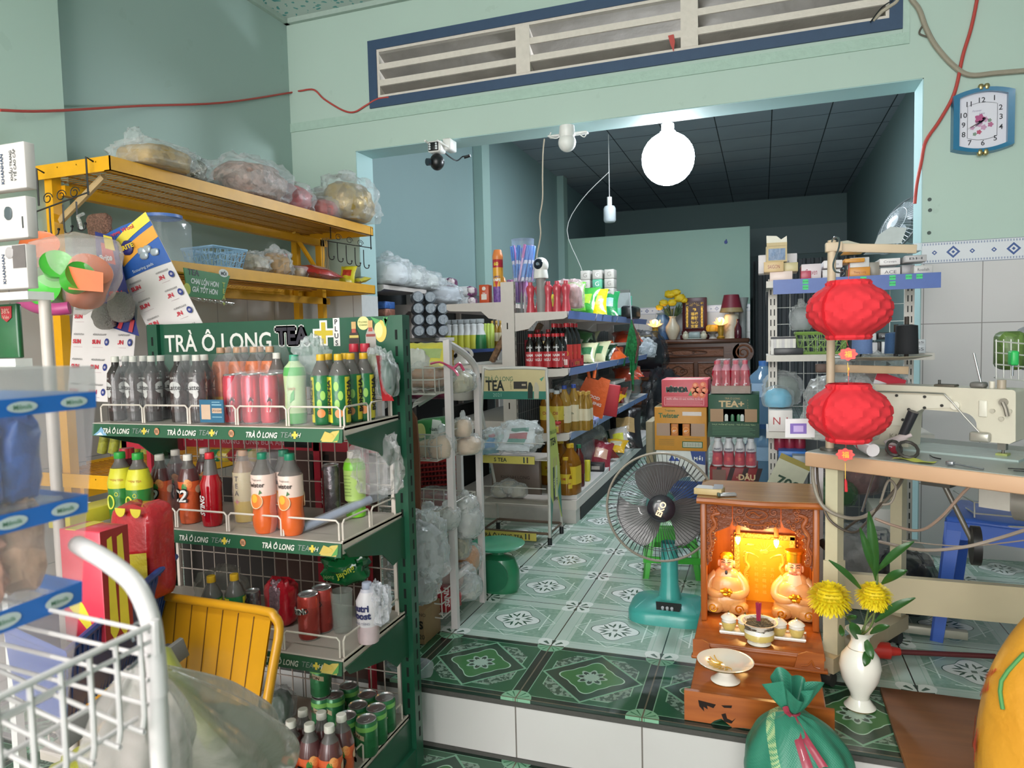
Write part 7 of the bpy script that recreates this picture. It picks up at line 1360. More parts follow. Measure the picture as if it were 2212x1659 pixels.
m_.tube([at(968,790,Y=2.48),at(980,795,Y=2.47),at(992,785,Y=2.5),at(1002,800,Y=2.52)],.006,rk_,5,sub=3).tube([at(968,790,Y=2.48),at(982,800,Y=2.46),at(990,812,Y=2.46)],.006,rk_,5,sub=3).tube([at(930,786,Y=2.46),at(950,782,Y=2.46),at(968,790,Y=2.48)],.004,rk_,5,sub=3);solo('pink_ribbon',m_,'pink ribbon knotted round the rack upright','ribbon',wl=1)
q=at(935,925,Y=2.56);t=thing('noodle_box','green, white and yellow box tilted in the second wire basket','box',(q[0],2.56,q[2]));m_=MB().rbox((-.055,-.05,-.04),(.055,.05,.04),.003,P('3f8a4c',.4)).add([(.0,-.0506,-.04),(.055,-.0506,-.04),(.055,-.0506,.03),(.02,-.0506,.04)],[(0,1,2,3)],P('dfe3dc',.4),0).text('Naturo',(.03,-.0512,.0),F_,U_,.018,P('2a4a3c',.4),bold=.02).blob((-.035,-.051,.0),(.02,.003,.03),P('d8d488',.4),amp=0);part('box_body',m_,t,wl=0);t.rotation_euler=(0,-.12,.15)
q=at(940,880,Y=2.62);put(MB().grid(lambda u,v:((u-.5)*.16,(v-.5)*.06,.03*math.sin(PI*v)+.09*u),8,5,P('d6d6d4',.4,bumpy=.6)),'white_packet','white folded plastic above the green box','packet',(q[0],2.6,q[2]))
for i,(px_,py_,Y,r,lb)in enumerate(((930,965,2.54,(.06,.06,.05),'bag of cream powder left in the second wire basket'),(955,965,2.5,(.05,.06,.055),'bag of cream powder middle of the second wire basket'),(1010,962,2.68,(.06,.07,.045),'cream bag at right side of the second wire basket'),(1000,925,2.64,(.04,.04,.045),'small knotted cream bag on top of the others'))):bg(px_,py_,Y,r,P('d8b89c',.6,var=.12),lb,84+i,fa=.3,knot=.4 if i!=2 else 0)
for i,(px_,py_,Y,r,lb)in enumerate(((925,1125,2.54,(.08,.08,.055),'hazy white bag left in the third wire basket'),(965,1120,2.5,(.05,.06,.05),'white bag in the middle of the third wire basket'),(1008,1130,2.66,(.06,.08,.07),'white bag bulging through the third basket right side'),(1005,1095,2.68,(.05,.06,.05),'knotted white bag hanging at the rack right side'))):bg(px_,py_,Y,r,P('c0bdb8',.6,var=.2),lb,90+i,fa=.4,fc='dfe0e0',knot=.3)
bg(990,1180,2.62,(.05,.05,.06),P('9a8a68',.5,var=.5),'clear bag with red topped packet under the third basket',95,fa=.3)
bg(1012,1205,2.7,(.05,.06,.065),P('c07a34',.7,bumpy=1,scale=60),'bag of orange shredded snack hanging on the rack',96,fa=.25)
t=thing('paper_roll','roll of pink-brown paper sheets wrapped in film in the bottom basket','paper roll',at(955,1245,Y=2.56));part('roll_sheets',MB().cyl(at(925,1240,Y=2.56),at(990,1252,Y=2.66),.045,P('b89488',.6,scale=200,var=.3),seg=20),t);part('wrap_film',MB().blob(at(990,1250,Y=2.6),(.07,.06,.06),film('e4e6e8',.35),4,.25),t)
bg(1010,1270,2.7,(.06,.07,.05),P('c8c4b8',.6),'white bag at the right of the bottom wire basket',97,fa=.4)
t=thing('detergent_bag','red refill bag with white cap lying in the bottom basket','detergent bag',at(950,1290,Y=2.55));part('bag_body',MB().blob(at(952,1292,Y=2.55),(.085,.06,.05),P('b42430',.3,coat=.4,var=.3,scale=16),5,.15).text('SUNLI',at(965,1290,Y=2.485),(0,-.1,1),(-1,0,0),.03,P('e8dcdc',.4),bold=.03),t);part('cap',MB().cyl(at(933,1288,Y=2.49),at(933,1288,Y=2.46),.016,P('e0dcd4',.4),seg=16),t)
# little things between the green rack and the basket rack
bg(905,1190,2.2,(.1,.09,.13),P('8a8c8e',.5,var=.4),'large clear bag hanging beside the green rack post',101,fa=.35,amp=.22)
bg(900,1265,2.15,(.07,.08,.07),P('6d6f70',.5,var=.4),'lower clear bag slumped beside the green rack foot',102,fa=.35,amp=.22)
solo('leaning_board',MB().prism([(-.035,0),(.03,0),(.035,.32),(.028,.46),(.0,.5),(-.04,.5)],.01,P('7c4c34',.7)),'brown cardboard sheet standing behind the green rack post','board',at(893,1170,Y=2.3),ry=-.0)
q=at(905,1395,Z=0);solo('paper_carton',MB().rbox((-.12,0,0),(.02,.14,.13),.003,P('9c7c58',.6)).text('S',(.005,-.001,.075),F_,U_,.04,P('241c14',.6),bold=.05).text('ONO',(.005,-.001,.115),F_,U_,.018,P('3a2c20',.6)).text('20',(.008,-.001,.03),F_,U_,.025,P('241c14',.6)),'brown carton with a big letter S on the step behind green rack','carton',(q[0],2.32,0))
t=thing('small_stand','white square tube stand with a red basket between the racks','stand',(-1.5,2.95,0))
part('frame',MB().box((-1.75,2.88,.62),(-1.3,2.9,.645),TW).box((-1.75,2.88,.33),(-1.3,2.9,.355),TW).box((-1.3,2.88,0),(-1.275,2.905,.645),TW).box((-1.75,2.88,0),(-1.725,2.905,.645),TW),t)
m_=MB();a,b=(-1.66,2.95,.36),(-1.32,3.2,.6);rm_=P('c03634',.4)
m_.grid(lambda u,v:(a[0]+(b[0]-a[0])*u,2.95-.02*v,.37+.2*v+.04*u),1,1,rm_).tube([(a[0],2.93,.57),(b[0],2.93,.61),(b[0],3.2,.61),(a[0],3.2,.57)],.008,rm_,6,closed=1)
for i in range(18):
 for j in range(8):x=a[0]+.015+i*.0185;m_.box((x,2.925-.02*j/8,.385+j*.022+.04*i/18),(x+.008,2.948,.397+j*.022+.04*i/18),P('5c1818',.7))
solo('red_basket',m_,'red slotted plastic basket behind the basket rack','basket',wl=1)
bg(940,1075,2.9,(.1,.08,.05),P('9c5050',.5,var=.5),'clear bag with red packets behind the basket rack',104,fa=.35)
q=at(1065,1285,Z=0);t=thing('kitchen_scale','round green metal scale with a flat pan on the floor','scale',(q[0],2.95,0));gs_=P('2a7a54',.3,coat=.4)
part('scale_body',MB().lathe([(0,0),(.09,0),(.1,.02),(.1,.1),(.08,.15),(.03,.165),(.03,.2)],gs_,28,sy=.7),t,wl=0);part('pan',MB().lathe([(0,.2),(.11,.202),(.125,.215),(.12,.217),(0,.206)],P('3f9a78',.3,coat=.4),30),t,wl=0);part('dial',MB().lathe([(.07,0),(.072,.006),(0,.008)],P('24684a',.3),26,mtx=Matrix.Translation((.0,-.066,.085))@Matrix.Rotation(PI/2,4,'X')),t,wl=0)
# ================================================================ slim tea display stand
SY=3.68;CRE=P('c9b98c',.45,var=.06);TEAL=P('2f7868',.4);TUBE=P('c8c4be',.4,.2)
t=thing('tea_display_stand','cream and teal tea display stand by the gondola','display stand',(-1.35,3.82,0))
a,b,c,d=at(1048,797,Y=SY),at(1180,800,Y=SY),at(1182,866,Y=SY),at(1036,862,Y=SY);x0,x1,zt2,zb2=a[0]-.02,b[0],a[2],d[2];x0=d[0]
o=[(x0,zb2),(x1,zb2)]+[(x1-.03+.03*math.cos(q),zt2-.03+.03*math.sin(q))for q in[PI/2*k/5 for k in range(6)]]+[(x0+.06+.03*math.cos(q),zt2-.03+.03*math.sin(q))for q in[PI/2+PI/2*k/5 for k in range(6)]]
m_=MB().prism(o,.006,CRE,Matrix.Translation((0,SY,0)));hh=zt2-zb2;ww=x1-x0
m_.add([(x0,SY-.0008,zb2),(x1,SY-.0008,zb2),(x1,SY-.0008,zb2+hh*.26),(x0+.012,SY-.0008,zb2+hh*.26)],[(0,1,2,3)],TEAL,0)
X_=lambda f:x0+ww*f
m_.text('TRÀ Ô LONG',(X_(.3),SY-.001,zb2+hh*.69),F_,U_,.036,P('2f6a50',.5),width=ww*.42,bold=.0).text('TEA',(X_(.24),SY-.001,zb2+hh*.45),F_,U_,.08,P('16201c',.5),width=ww*.28,bold=.03).text('2021',(X_(.27),SY-.0016,zb2+hh*.14),F_,U_,.028,P('8fb8a8',.5))
for k,ch in enumerate('PLUS'):m_.text(ch,(X_(.48),SY-.001,zb2+hh*(.56-.07*k)),F_,U_,.014,P('2a3a34',.5))
m_.box((X_(.52),SY-.0012,zb2+hh*.34),(X_(.72),SY-.0008,zb2+hh*.58),P('2c2a28',.4)).box((X_(.64),SY-.0016,zb2+hh*.44),(X_(.7),SY-.0012,zb2+hh*.5),P('b0a088',.4))
for k,(xx,c_)in enumerate(((.76,'1d2b26'),(.85,'b8b09c'))):m_.prism([(X_(xx)-.014,zb2+hh*.02),(X_(xx)+.014,zb2+hh*.02),(X_(xx)+.016,zb2+hh*.4),(X_(xx)+.006,zb2+hh*.55),(X_(xx)-.006,zb2+hh*.55),(X_(xx)-.012,zb2+hh*.4)],.001,P(c_,.4),Matrix.Translation((0,SY-.0018,0)))
m_.add([(X_(.9),SY-.001,zb2+hh*.66),(X_(.97),SY-.001,zb2+hh*.74),(X_(.93),SY-.001,zb2+hh*.58)],[(0,1,2)],P('4f9a80',.5),0)
part('header_sign',m_,t)
m_=MB().tube([(x1+.0,SY,.02),(x1+.004,SY,zb2-.1),(x1,SY,zt2-.04),(x1-.03,SY,zt2),(x0+.06,SY,zt2),(x0+.025,SY,zt2-.04),(x0-.02,SY,.3),(x0-.03,SY,.02)],.009,TUBE,8,sub=3).tube([(x1,SY+.25,.02),(x1,SY+.2,.3),(x1,SY,zb2+.0)],.008,TUBE,8).tube([(x0,SY+.25,.02),(x0,SY+.2,.3),(x0,SY,zb2)],.008,TUBE,8).tube([(x1,SY+.24,.06),(x1,SY,.06),(x0,SY,.06),(x0,SY+.24,.06)],.008,P('6a5648',.5),8,closed=1);part('tube_frame',m_,t)
zA,zB,zC=at(1100,990,Y=SY)[2],at(1100,1085,Y=SY)[2],at(1100,1158,Y=SY)[2]+.02
for z,nm in((zA+.0,0),(zB,1)):
 m_=MB().box((x0,SY-.02,z-.005),(x1,SY+.22,z),P('b8b0a8',.5));m_.tube([(x0+.02,SY-.02,z),(x0+.02,SY-.02,z+.09),(x1-.01,SY-.02,z+.09)],.003,TUBE,5);part('tray_shelf',m_,t)
for z,tw in((zA+.005,"S TEA"),(zC,'TRÀ Ô LONG TEA')):
 part('label_strip',MB().box((x0+.01,SY-.028,z-.03),(x1-.07,SY-.022,z+.012),P('cfc060',.45)).text(tw,(x0+ww*.32,SY-.0285,z-.009),F_,U_,.03,P('1f2c28',.5),bold=.02).box((x0+ww*.66,SY-.0288,z-.024),(x0+ww*.68,SY-.0283,z+.008),P('2c4a44',.5)).box((x0+ww*.71,SY-.0288,z-.024),(x0+ww*.73,SY-.0283,z+.008),P('4c3a34',.5)),t)
p0,p1,p2,p3,p4,p5=[at(x,y,Y=SY+.01)for x,y in((1172,920),(1168,1170),(1176,1140),(1180,1110),(1190,1105),(1194,1140))]
sx_=x1+.003
o=[(SY+.0,.03),(SY+.03,.16),(SY+.07,.25),(SY+.15,.25),(SY+.2,.16),(SY+.23,.1),(SY+.2,.42),(SY+.12,.68),(SY+.02,zb2-.06),(SY+.0,zb2-.08)]
m_=MB();yg=P('b4bc5c',.45,var=.06);n=len(o);m_.add([(sx_,y,z)for y,z in o]+[(sx_+.005,y,z)for y,z in o],[tuple(range(n)),tuple(range(2*n-1,n-1,-1))]+[(i,i+n,(i+1)%n+n,(i+1)%n)for i in range(n)],yg,0)
m_.add([(sx_+.0056,y,z)for y,z in((SY,.03),(SY+.03,.16),(SY+.05,.215),(SY+.0,.28))],[(0,1,2,3)],TEAL,0).add([(sx_+.0056,y,z)for y,z in((SY+.2,.16),(SY+.23,.1),(SY+.212,.33),(SY+.15,.27))],[(0,1,2,3)],TEAL,0)
m_.text('TRÀ Ô LONG',(sx_+.0055,SY+.09,.62),(0,1,0),U_,.03,P('2f5a3c',.5),width=.15).text('TEA',(sx_+.0055,SY+.075,.565),(0,1,0),U_,.055,P('16201c',.5),width=.11,bold=.03)
for yy,c_ in((.075,'1c2a24'),(.13,'c4c8a8')):m_.box((sx_+.005,SY+yy-.014,.24),(sx_+.0062,SY+yy+.014,.42),P(c_,.4)).box((sx_+.005,SY+yy-.006,.42),(sx_+.0062,SY+yy+.006,.47),P('a89a70',.4)).text('TEA+' if yy<.1 else'TEA',(sx_+.0064,SY+yy,.33),(0,0,-1),(0,1,0),.026,P('d8dcc8' if yy<.1 else'2c4a44',.5),bold=.02)
part('side_sign',m_,t)
for x,y in((x1,SY),(x1,SY+.24),(x0,SY),(x0,SY+.24)):part('foot',MB().cyl((x,y,0),(x,y,.04),.013,BLK,seg=12),t)
def mixbag(px_,py_,Y,r,lb,seed,cols):
 q=at(px_,py_,Y=Y);t=thing('wrapped_packets',lb,'plastic bag',q);rr_=random.Random(seed)
 for k,c_ in enumerate(cols):m_=lay_bag(r[0]*1.5,r[1]*1.6,.02,c_,k);M=Matrix.Translation((0,-r[1]*.5+r[1]*k/len(cols),-r[2]*.2+r[2]*.25*k))@Matrix.Rotation(.5+.15*k,4,'X')@Matrix.Rotation(rr_.uniform(-.4,.4),4,'Z');m_.v=[tuple(M@V(p))for p in m_.v];part('packet',m_,t,wl=0)
 part('bag_film',MB().blob((0,0,0),r,film('e8eef0',.3),seed,.2,2.6,ridge=1,nu=30,nv=18),t,wl=0)
mixbag(1065,955,3.72,(.07,.09,.08),'clear bag with blue printed packets at the tea stand left end',111,(('7a9aa8','5a8ab8'),('8aa8a0','3c80b0'),('b0b8b8','a86070')))
mixbag(1122,945,3.74,(.13,.1,.09),'clear bag of white packets with green and red print on the tea stand',112,(('c8ccd0','3f8070'),('d0d2d4','a04850'),('c4c8cc','2f7868')))
for i in range(3):bg(1082+18*i,1060-8*(i==1),3.78,(.055,.05,.045),P('a8a090',.6),nth(i,3)+' dusty cream bag on the tea stand middle shelf',115+i,fa=.4,gp='cream bags on the tea stand')
CT(1062,990,1165,1070,4.05,.05,'6d5c54','brown lettered carton behind the tea stand','KHÁNH LONG','3a2c28',None,name='storage_carton',tsize=.12)
# ================================================================ green tea rack of the front room
GR=P('174f38',.35,coat=.2,var=.08);GRD=P('14402c',.4);SHF=P('b8aca2',.45,var=.15,scale=8);CW=P('d8cbc0',.45)
gX0,gX1,gYB=-2.0,-1.045,1.93;gZ=[.912,.612,.30,-.03];gF=[1.605,1.578,1.56,1.42];gL=[-1.935,-2.0,-2.0,-2.0]
gr=thing('tea_rack','dark green drinks rack with lettered header board and shelf strips','rack',((gX0+gX1)/2,1.75,LOW))
for x,s_ in((gX1,1),(gX0,-1)):
 m_=MB().box((x-.022,gYB-.025,LOW),(x+.022,gYB+.02,1.218),GR)
 for k in range(26):m_.box((x-.004,gYB-.0257,LOW+.1+k*.05),(x+.004,gYB-.0249,LOW+.13+k*.05),P('07120c',.9));m_.box((x+.0222,gYB-.004,LOW+.1+k*.05),(x+.0227,gYB+.004,LOW+.13+k*.05),P('07120c',.9))
 part('post',m_,gr)
 part('foot_bracket',MB().box((x-.02,1.42,LOW),(x+.02,gYB,LOW+.07),GR),gr)
HZ0,HZ1=1.0,1.217
m_=MB().box((gX0+.02,gYB-.01,HZ0),(gX1-.005,gYB+.01,HZ1),GR);hy=gYB-.0106;wt=P('e4e0da',.45);bk_=P('2a2430',.45)
def hx(px_):return at(px_,715,Y=hy)[0]
zl_=at(460,735,Y=hy)[2]
def ht(s,p0,p1,size,mt,bold,y=hy,z=zl_):m_.text(s,((hx(p0)+hx(p1))/2,y,z),F_,U_,size,mt,width=abs(hx(p1)-hx(p0)),bold=bold)
ht('TRÀ Ô LONG',355,585,.082,wt,.015);zl_=at(660,722,Y=hy)[2]
m_.otext('TEA',((hx(596)+hx(666))/2,hy,zl_-.004),F_,U_,.076,bk_,wt,.007,width=abs(hx(666)-hx(596)),bold=.03)
pc=(hx(699),zl_+.002);
for w_,mt,dy in((.006,wt,0),(0,P('c8b030',.4),.0008)):
 a_,b_=.034+w_,.008+w_;m_.add([(pc[0]+x,hy-.0004-dy,pc[1]+z)for x,z in((-a_,-b_),(-b_,-b_),(-b_,-a_),(b_,-a_),(b_,-b_),(a_,-b_),(a_,b_),(b_,b_),(b_,a_),(-b_,a_),(-b_,b_),(-a_,b_))],[tuple(range(12))],mt,0)
m_.rbox((hx(727)-.012,hy-.0008,zl_-.04),(hx(727)+.012,hy,zl_+.048),.004,wt)
for k,ch in enumerate('PLUS'):m_.text(ch,(hx(727),hy-.0012,zl_+.036-.022*k),F_,U_,.022,bk_,bold=.02)
# header artwork: two bottles, lemon, leaves, speech bubble
def hd(px_,py_,r,sx,mt,dy):c=at(px_,py_,Y=hy);m_.add([(c[0]+r*sx*math.cos(2*PI*k/24),hy-dy,c[2]+r*math.sin(2*PI*k/24))for k in range(24)],[tuple(range(24))],mt,0)
hd(822,715,.034,.62,P('e0c060',.4),.0004);hd(818,713,.024,.6,P('ecd890',.4),.0008)
for(x0,y0,x1,y1,x2,y2)in((832,706,838,684,826,690),(812,700,800,684,822,692),(836,690,828,684,834,708)):m_.add([at(x0,y0,Y=hy-.001),at(x2,y2,Y=hy-.001),at(x1,y1,Y=hy-.001)],[(0,1,2),(2,1,0)],P('4f9a58',.5),0)
hd(785,698,.021,1,P('d8cf8c',.4),.0006);m_.text('Ô LONG',V((at(784,695,Y=hy)[0],hy-.001,at(784,695,Y=hy)[2])),F_,U_,.008,P('5a6a30',.5)).text('CHANH',V((at(785,702,Y=hy)[0],hy-.001,at(785,702,Y=hy)[2])),F_,U_,.008,P('5a6a30',.5))
for px_,bc,c2 in((765,'3a2a28','c8b460'),(801,'a8a09a','8c3c34')):
 top=at(px_,692 if px_>780 else 695,Y=hy)[2];xx=hx(px_)
 m_.prism([(xx-.018,top-.13),(xx+.018,top-.13),(xx+.018,top-.045),(xx+.008,top-.022),(xx-.008,top-.022),(xx-.018,top-.045)],.0006,P(bc,.4),Matrix.Translation((0,hy-.0018,0))).box((xx-.016,hy-.0024,top-.05),(xx+.016,hy-.0018,top-.042),P(c2,.4)).box((xx-.008,hy-.0022,top-.022),(xx+.008,hy-.0016,top),P('c8a068',.4)).box((xx-.007,hy-.0024,top-.034),(xx+.007,hy-.0018,top-.022),P('b05040',.4))
m_.add([at(x,y,Y=hy-.001)for x,y in((845,690),(851,690),(857,812),(849,812))],[(3,2,1,0),(0,1,2,3)],P('b9c4ae',.5,bumpy=.5),0)
part('header_panel',m_,gr)
part('back_net',wire_net(gX0+.06,gX1-.04,LOW+.1,.96,gYB-.012,P('b9aaa0',.45,.2),.051,.068,.0022),gr)
for x in(gX0+.05,gX1-.04):part('net_frame',MB().box((x,gYB-.02,LOW+.08),(x+.011,gYB-.004,.97),CW),gr)
def mountain(m_,x,z,y):m_.add([(x,y,z),(x+.055,y,z),(x+.034,y,z+.026),(x+.02,y,z+.012)],[(0,1,2,3)],P('7fa8c8',.5),0).add([(x+.01,y-.0003,z),(x+.04,y-.0003,z),(x+.03,y-.0003,z+.01)],[(0,1,2)],P('d8e4ec',.5),0)
def strip(z,f,x0,x1,pxs,logos,lemon,mount=None):
 m_=MB();y=f-.012;S=P('26583c',.4,var=.08);m_.add([(x0,y,z-.038),(x1,y,z-.038),(x1,y+.004,z-.002),(x0,y+.004,z-.002)],[(0,1,2,3),(3,2,1,0)],S,0).box((x0,y+.004,z-.036),(x1,y+.008,z-.002),GRD)
 sl=(0,.004,.036);py_=918
 for px_ in pxs:
  c=V((px_,y+.0005,z-.02));m_.text('TRÀ Ô LONG',c-V((.032,0,0)),F_,sl,.021,P('e0ddd4',.5),width=.105,bold=.025,shear=.2,thick=.0008).text('TEA',c+V((.05,0,0)),F_,sl,.021,P('8a948c',.5),width=.036,shear=.2,thick=.0008).text('+',c+V((.077,0,0)),F_,sl,.032,P('d8c048',.5),bold=.07,thick=.0008).text('H',c+V((.09,0,0)),F_,sl,.018,P('e0ddd4',.5),shear=.3,thick=.0008)
 for px_ in logos:m_.prism([(px_+.0095*math.cos(2*PI*k/18),z-.02+.0105*math.sin(2*PI*k/18))for k in range(18)],.0005,P('c8643c',.5),Matrix.Translation((0,y,0))).prism([(px_+.008*math.cos(2*PI*k/18),z-.02+.009*math.sin(2*PI*k/18))for k in range(18)],.0005,P('e0b890',.5),Matrix.Translation((0,y-.0004,0))).text('田',(px_,y-.0006,z-.02),F_,U_,.013,P('6c3420',.5),bold=.03)
 if lemon:m_.add([(lemon-.04+.045*math.sin(PI*k/8)*1-0+.0,y-.0004+.001,z-.036+.004*k)for k in range(8)],[tuple(range(8))],P('d0b458',.5),0).add([(lemon-.035,y,z-.036),(lemon+.015,y,z-.036),(lemon+.02,y+.003,z-.005),(lemon,y+.003,z-.008),(lemon-.018,y+.002,z-.018)],[(0,1,2,3,4)],P('ccb45c',.5),0).add([(lemon+.0,y-.0006,z-.036),(lemon+.02,y-.0006,z-.03),(lemon+.022,y+.002,z-.006)],[(0,1,2)],P('5a9a50',.5),0)
 if mount:mountain(m_,mount,z-.036,y-.0002)
 return m_
def loops(z,f,x0,x1,n,side=1,nside=2):
 m_=MB();y=f+.008;w=(x1-x0)/n;h=.055;r=.0028
 pts=[]
 for k in range(n):
  a,b=x0+k*w,x0+(k+1)*w;pts+=[(a+.004,y,z+.002),(a+.004,y,z+h-.008),(a+.012,y,z+h),(b-.012,y,z+h),(b-.004,y,z+h-.008),(b-.004,y,z+.002)]
 m_.tube(pts,r,CW,6)
 if side:
  L=gYB-.05-y;pts=[]
  for k in range(nside):a,b=y+L*k/nside,y+L*(k+1)/nside;pts+=[(x1+.004,a+.006,z+.002),(x1+.004,a+.006,z+h-.008),(x1+.004,a+.014,z+h),(x1+.004,b-.014,z+h),(x1+.004,b-.006,z+h-.008),(x1+.004,b-.006,z+.002)]
  m_.tube(pts,r,CW,6)
 return m_
for k,(z,f,xl)in enumerate(zip(gZ,gF,gL)):
 s_=part('shelf',MB().box((xl,f,z-.006),(gX1,gYB-.03,z),SHF).box((xl,f-.004,z-.03),(gX1,f,z),CW).box((gX1-.004,f,z-.032),(gX1,gYB-.03,z+.004),CW),gr)
 o=[(f,z-.02),(gYB,z-.01),(gYB,z-.16),(gYB-.05,z-.13),(gYB-.1,z-.14),(gYB-.16,z-.09),(f+.02,z-.045)]
 n=len(o)
 for x in(gX1+.002,xl-.006):part('bracket',MB().add([(x,y,zz)for y,zz in o]+[(x+.004,y,zz)for y,zz in o],[tuple(range(n)),tuple(range(2*n-1,n-1,-1))]+[(i,i+n,(i+1)%n+n,(i+1)%n)for i in range(n)],GR,0),s_ if 0 else gr)
 if k<3:part('label_strip',strip(z,f,xl+.002,gX1,[((-1.80,-1.55,-1.27),(-1.5,-1.21),(-1.20,))[k][j]for j in range((3,2,1)[k])],((-1.675,-1.405),(-1.69,-1.36),(-1.4,))[k],gX1-.03,xl+.01 if k==0 else None),gr)
 part('wire_fence',loops(z,f,xl+.02,gX1-.012,5 if k<3 else 3,1,2),gr)
solo('shelf_card',MB().box((-.042,-.004,-.035),(.042,0,.03),P('2c6280',.4)).box((-.036,-.0045,-.026),(-.004,-.004,.016),P('c8a890',.5)).box((.002,-.0045,-.008),(.036,-.004,.006),P('c8a890',.5)).box((.002,-.0045,.014),(.036,-.004,.017),P('8ab0c0',.5)).box((.002,-.0045,.022),(.03,-.004,.024),P('8ab0c0',.5)).box((.002,-.0045,-.02),(.036,-.004,-.018),P('8ab0c0',.5)).text('CP215547',(.019,-.0046,-.001),F_,U_,.009,P('6a4c3c',.5)),'blue card with a tan number label on the top shelf fence','card',at(459,886,Y=gF[0]-.004))
# ---------------------------------------------------------------- bottles and cans
def bt(H,R,segs,capm,capH=.018,capR=.42,seg=22,sq_=0,mtop=None,extra=None,neckz=None,sy=1):
 """segs: (height share, radius share, material of the band up to it)"""
 prof=[(0,0),(R*segs[0][1]*.9,0)]+[(R*r,H*h)for h,r,m in segs];ms=[segs[0][2]]+[segs[0][2]]+[s[2]for s in segs[1:]]
 m_=MB().lathe(prof,ms,seg,sq=sq_,sy=sy)
 if extra:extra(m_,H,R)
 c=MB().lathe([(R*capR,H-capH),(R*capR*1.04,H-capH+.001),(R*capR,H-.001),(R*capR*.9,H),(0,H)],capm,16)
 return[('bottle_body',m_),('cap',c)]
wc=P('dcd6cc',.4);clear=tint('a8a29e',.3);cof=P('3a2422',.14,coat=.6,var=.4,scale=30);PETc=tint('453c3a',.6)
def latte(m_,H,R):
 for a0 in(-.5,1.6,3.7):
  Mz=Matrix.Rotation(a0,4,'Z');m_.spot(Mz,R*1.012,0,H*.52,.72,.018,P('c9c5c2',.35)).spot(Mz,R*1.012,.3,H*.42,.3,.012,P('c9c5c2',.35))
  rt=Mz@V((1,0,0));m_.text('Latte',Mz@V((0,-R*1.03,H*.52)),rt,U_,.02,P('2a1c1c',.4),bold=.02,bend=R*1.03)
  m_.text('KIRIN',Mz@V((0,-R*1.02,H*.66)),rt,U_,.009,P('d0ccc8',.4),bend=R)
  for q in range(5):m_.add([Mz@V((R*1.01*math.sin(x),-R*1.01*math.cos(x),z))for x,z in((-.5+q*.2,H*(.18+.03*(q%3))),(-.4+q*.2,H*(.2+.04*(q%2))),(-.45+q*.2,H*.36))],[(0,1,2)],P('bdb8b6',.35),0)
proto('latte',bt(.2,.0265,[(.01,.92,PETc),(.15,.96,PETc),(.17,.98,cof),(.5,.98,cof),(.6,1,cof),(.74,.92,cof),(.82,.6,PETc),(.86,.42,PETc),(.92,.4,PETc)],wc,extra=latte))
pea=P('d87850',.35,coat=.3,var=.5,scale=26);peay=P('e0b040',.35,coat=.3,var=.4,scale=30);gldc=P('c49878',.35)
proto('peach',bt(.22,.029,[(.01,.92,peay),(.3,.98,peay),(.5,.94,pea),(.72,1,pea),(.8,.85,pea),(.86,.5,clear),(.9,.4,clear)],gldc))
redf=P('d84858',.25,.5,coat=.4,var=.3,scale=20);slv=P('c8c4c4',.25,.8)
def can(H,R,bandm,extra=None):
 m_=MB().lathe([(R*.8,0),(R*.9,.004),(R,.01),(R,H-.012),(R*.88,H-.004)],[slv,bandm,bandm,bandm],24)
 if extra:extra(m_,H,R)
 return[('can_body',m_),('can_lid',MB().lathe([(R*.88,H-.004),(R*.92,H-.001),(R*.88,H),(R*.82,H-.004),(0,H-.004)],slv,24).prism([(.007*math.cos(2*PI*k/10),.012*math.sin(2*PI*k/10))for k in range(10)],.001,slv,Matrix.Translation((0,0,H-.003))@Matrix.Rotation(-PI/2,4,'X')))]
proto('pinkcan',can(.142,.026,redf,lambda m_,H,R:m_.add([(.0+R*1.01*math.sin(a),-R*1.01*math.cos(a),z)for a,z in((.3,.035),(.7,.035),(.9,.07),(.45,.085))],[(0,1,2,3)],P('d8c8c8',.4),0).text('A',(R*.62,-R*.85,.07),(.8,.6,0),U_,.02,P('2a2424',.4),bold=.03)))
grn=P('58a858',.4,var=.1);pg=P('b8cc9c',.4,var=.15,scale=24)
proto('dairy',bt(.195,.031,[(.01,.9,grn),(.16,.98,grn),(.2,.96,pg),(.45,.92,pg),(.7,1,pg),(.72,1.02,grn),(.82,.9,grn),(.88,.55,pg),(.91,.45,pg)],P('3a9a78',.35),extra=lambda m_,H,R:m_.text('Dutch',(R*.15,-R*.95,H*.52),F_,U_,.013,P('b05a3c',.4),bend=R).add([(R*1.0*math.sin(a),-R*1.0*math.cos(a),z)for a,z in((.1,.06),(.5,.07),(.55,.1),(.2,.085))],[(0,1,2,3)],P('4a9a50',.4),0)))
bgr=P('1c6a3c',.3,coat=.4,var=.35,scale=24);yst=P('d8c838',.35)
def boncha(m_,H,R):
 for a0 in(-.75,1.35):
  Mz=Matrix.Rotation(a0,4,'Z');m_.grid(lambda u,v:Mz@V((R*1.012*math.sin((u-.5)*.75),-R*1.012*math.cos((u-.5)*.75),H*(.04+.64*v))),4,1,yst);m_.text('BONCHA',Mz@V((0,-R*1.02,H*.4)),(0,0,1),Mz@V((-1,0,0)),.022,P('1c1c1c',.4),width=.095,bold=.05,thick=.002)
 for a0,z in((.1,.55),(.15,.3),(.5,.42)):
  m_.spot(Matrix.Identity(4),R*1.012,a0,H*z,.25,.013,P('9cc860',.4))
 m_.spot(Matrix.Identity(4),R*1.012,.3,H*.17,.4,.012,P('e08848',.4))
proto('boncha',bt(.195,.0285,[(.01,.92,bgr),(.05,1,bgr),(.7,1,bgr),(.72,.98,clear),(.84,.62,clear),(.88,.45,clear),(.92,.42,clear)],P('d8a828',.35),extra=boncha))
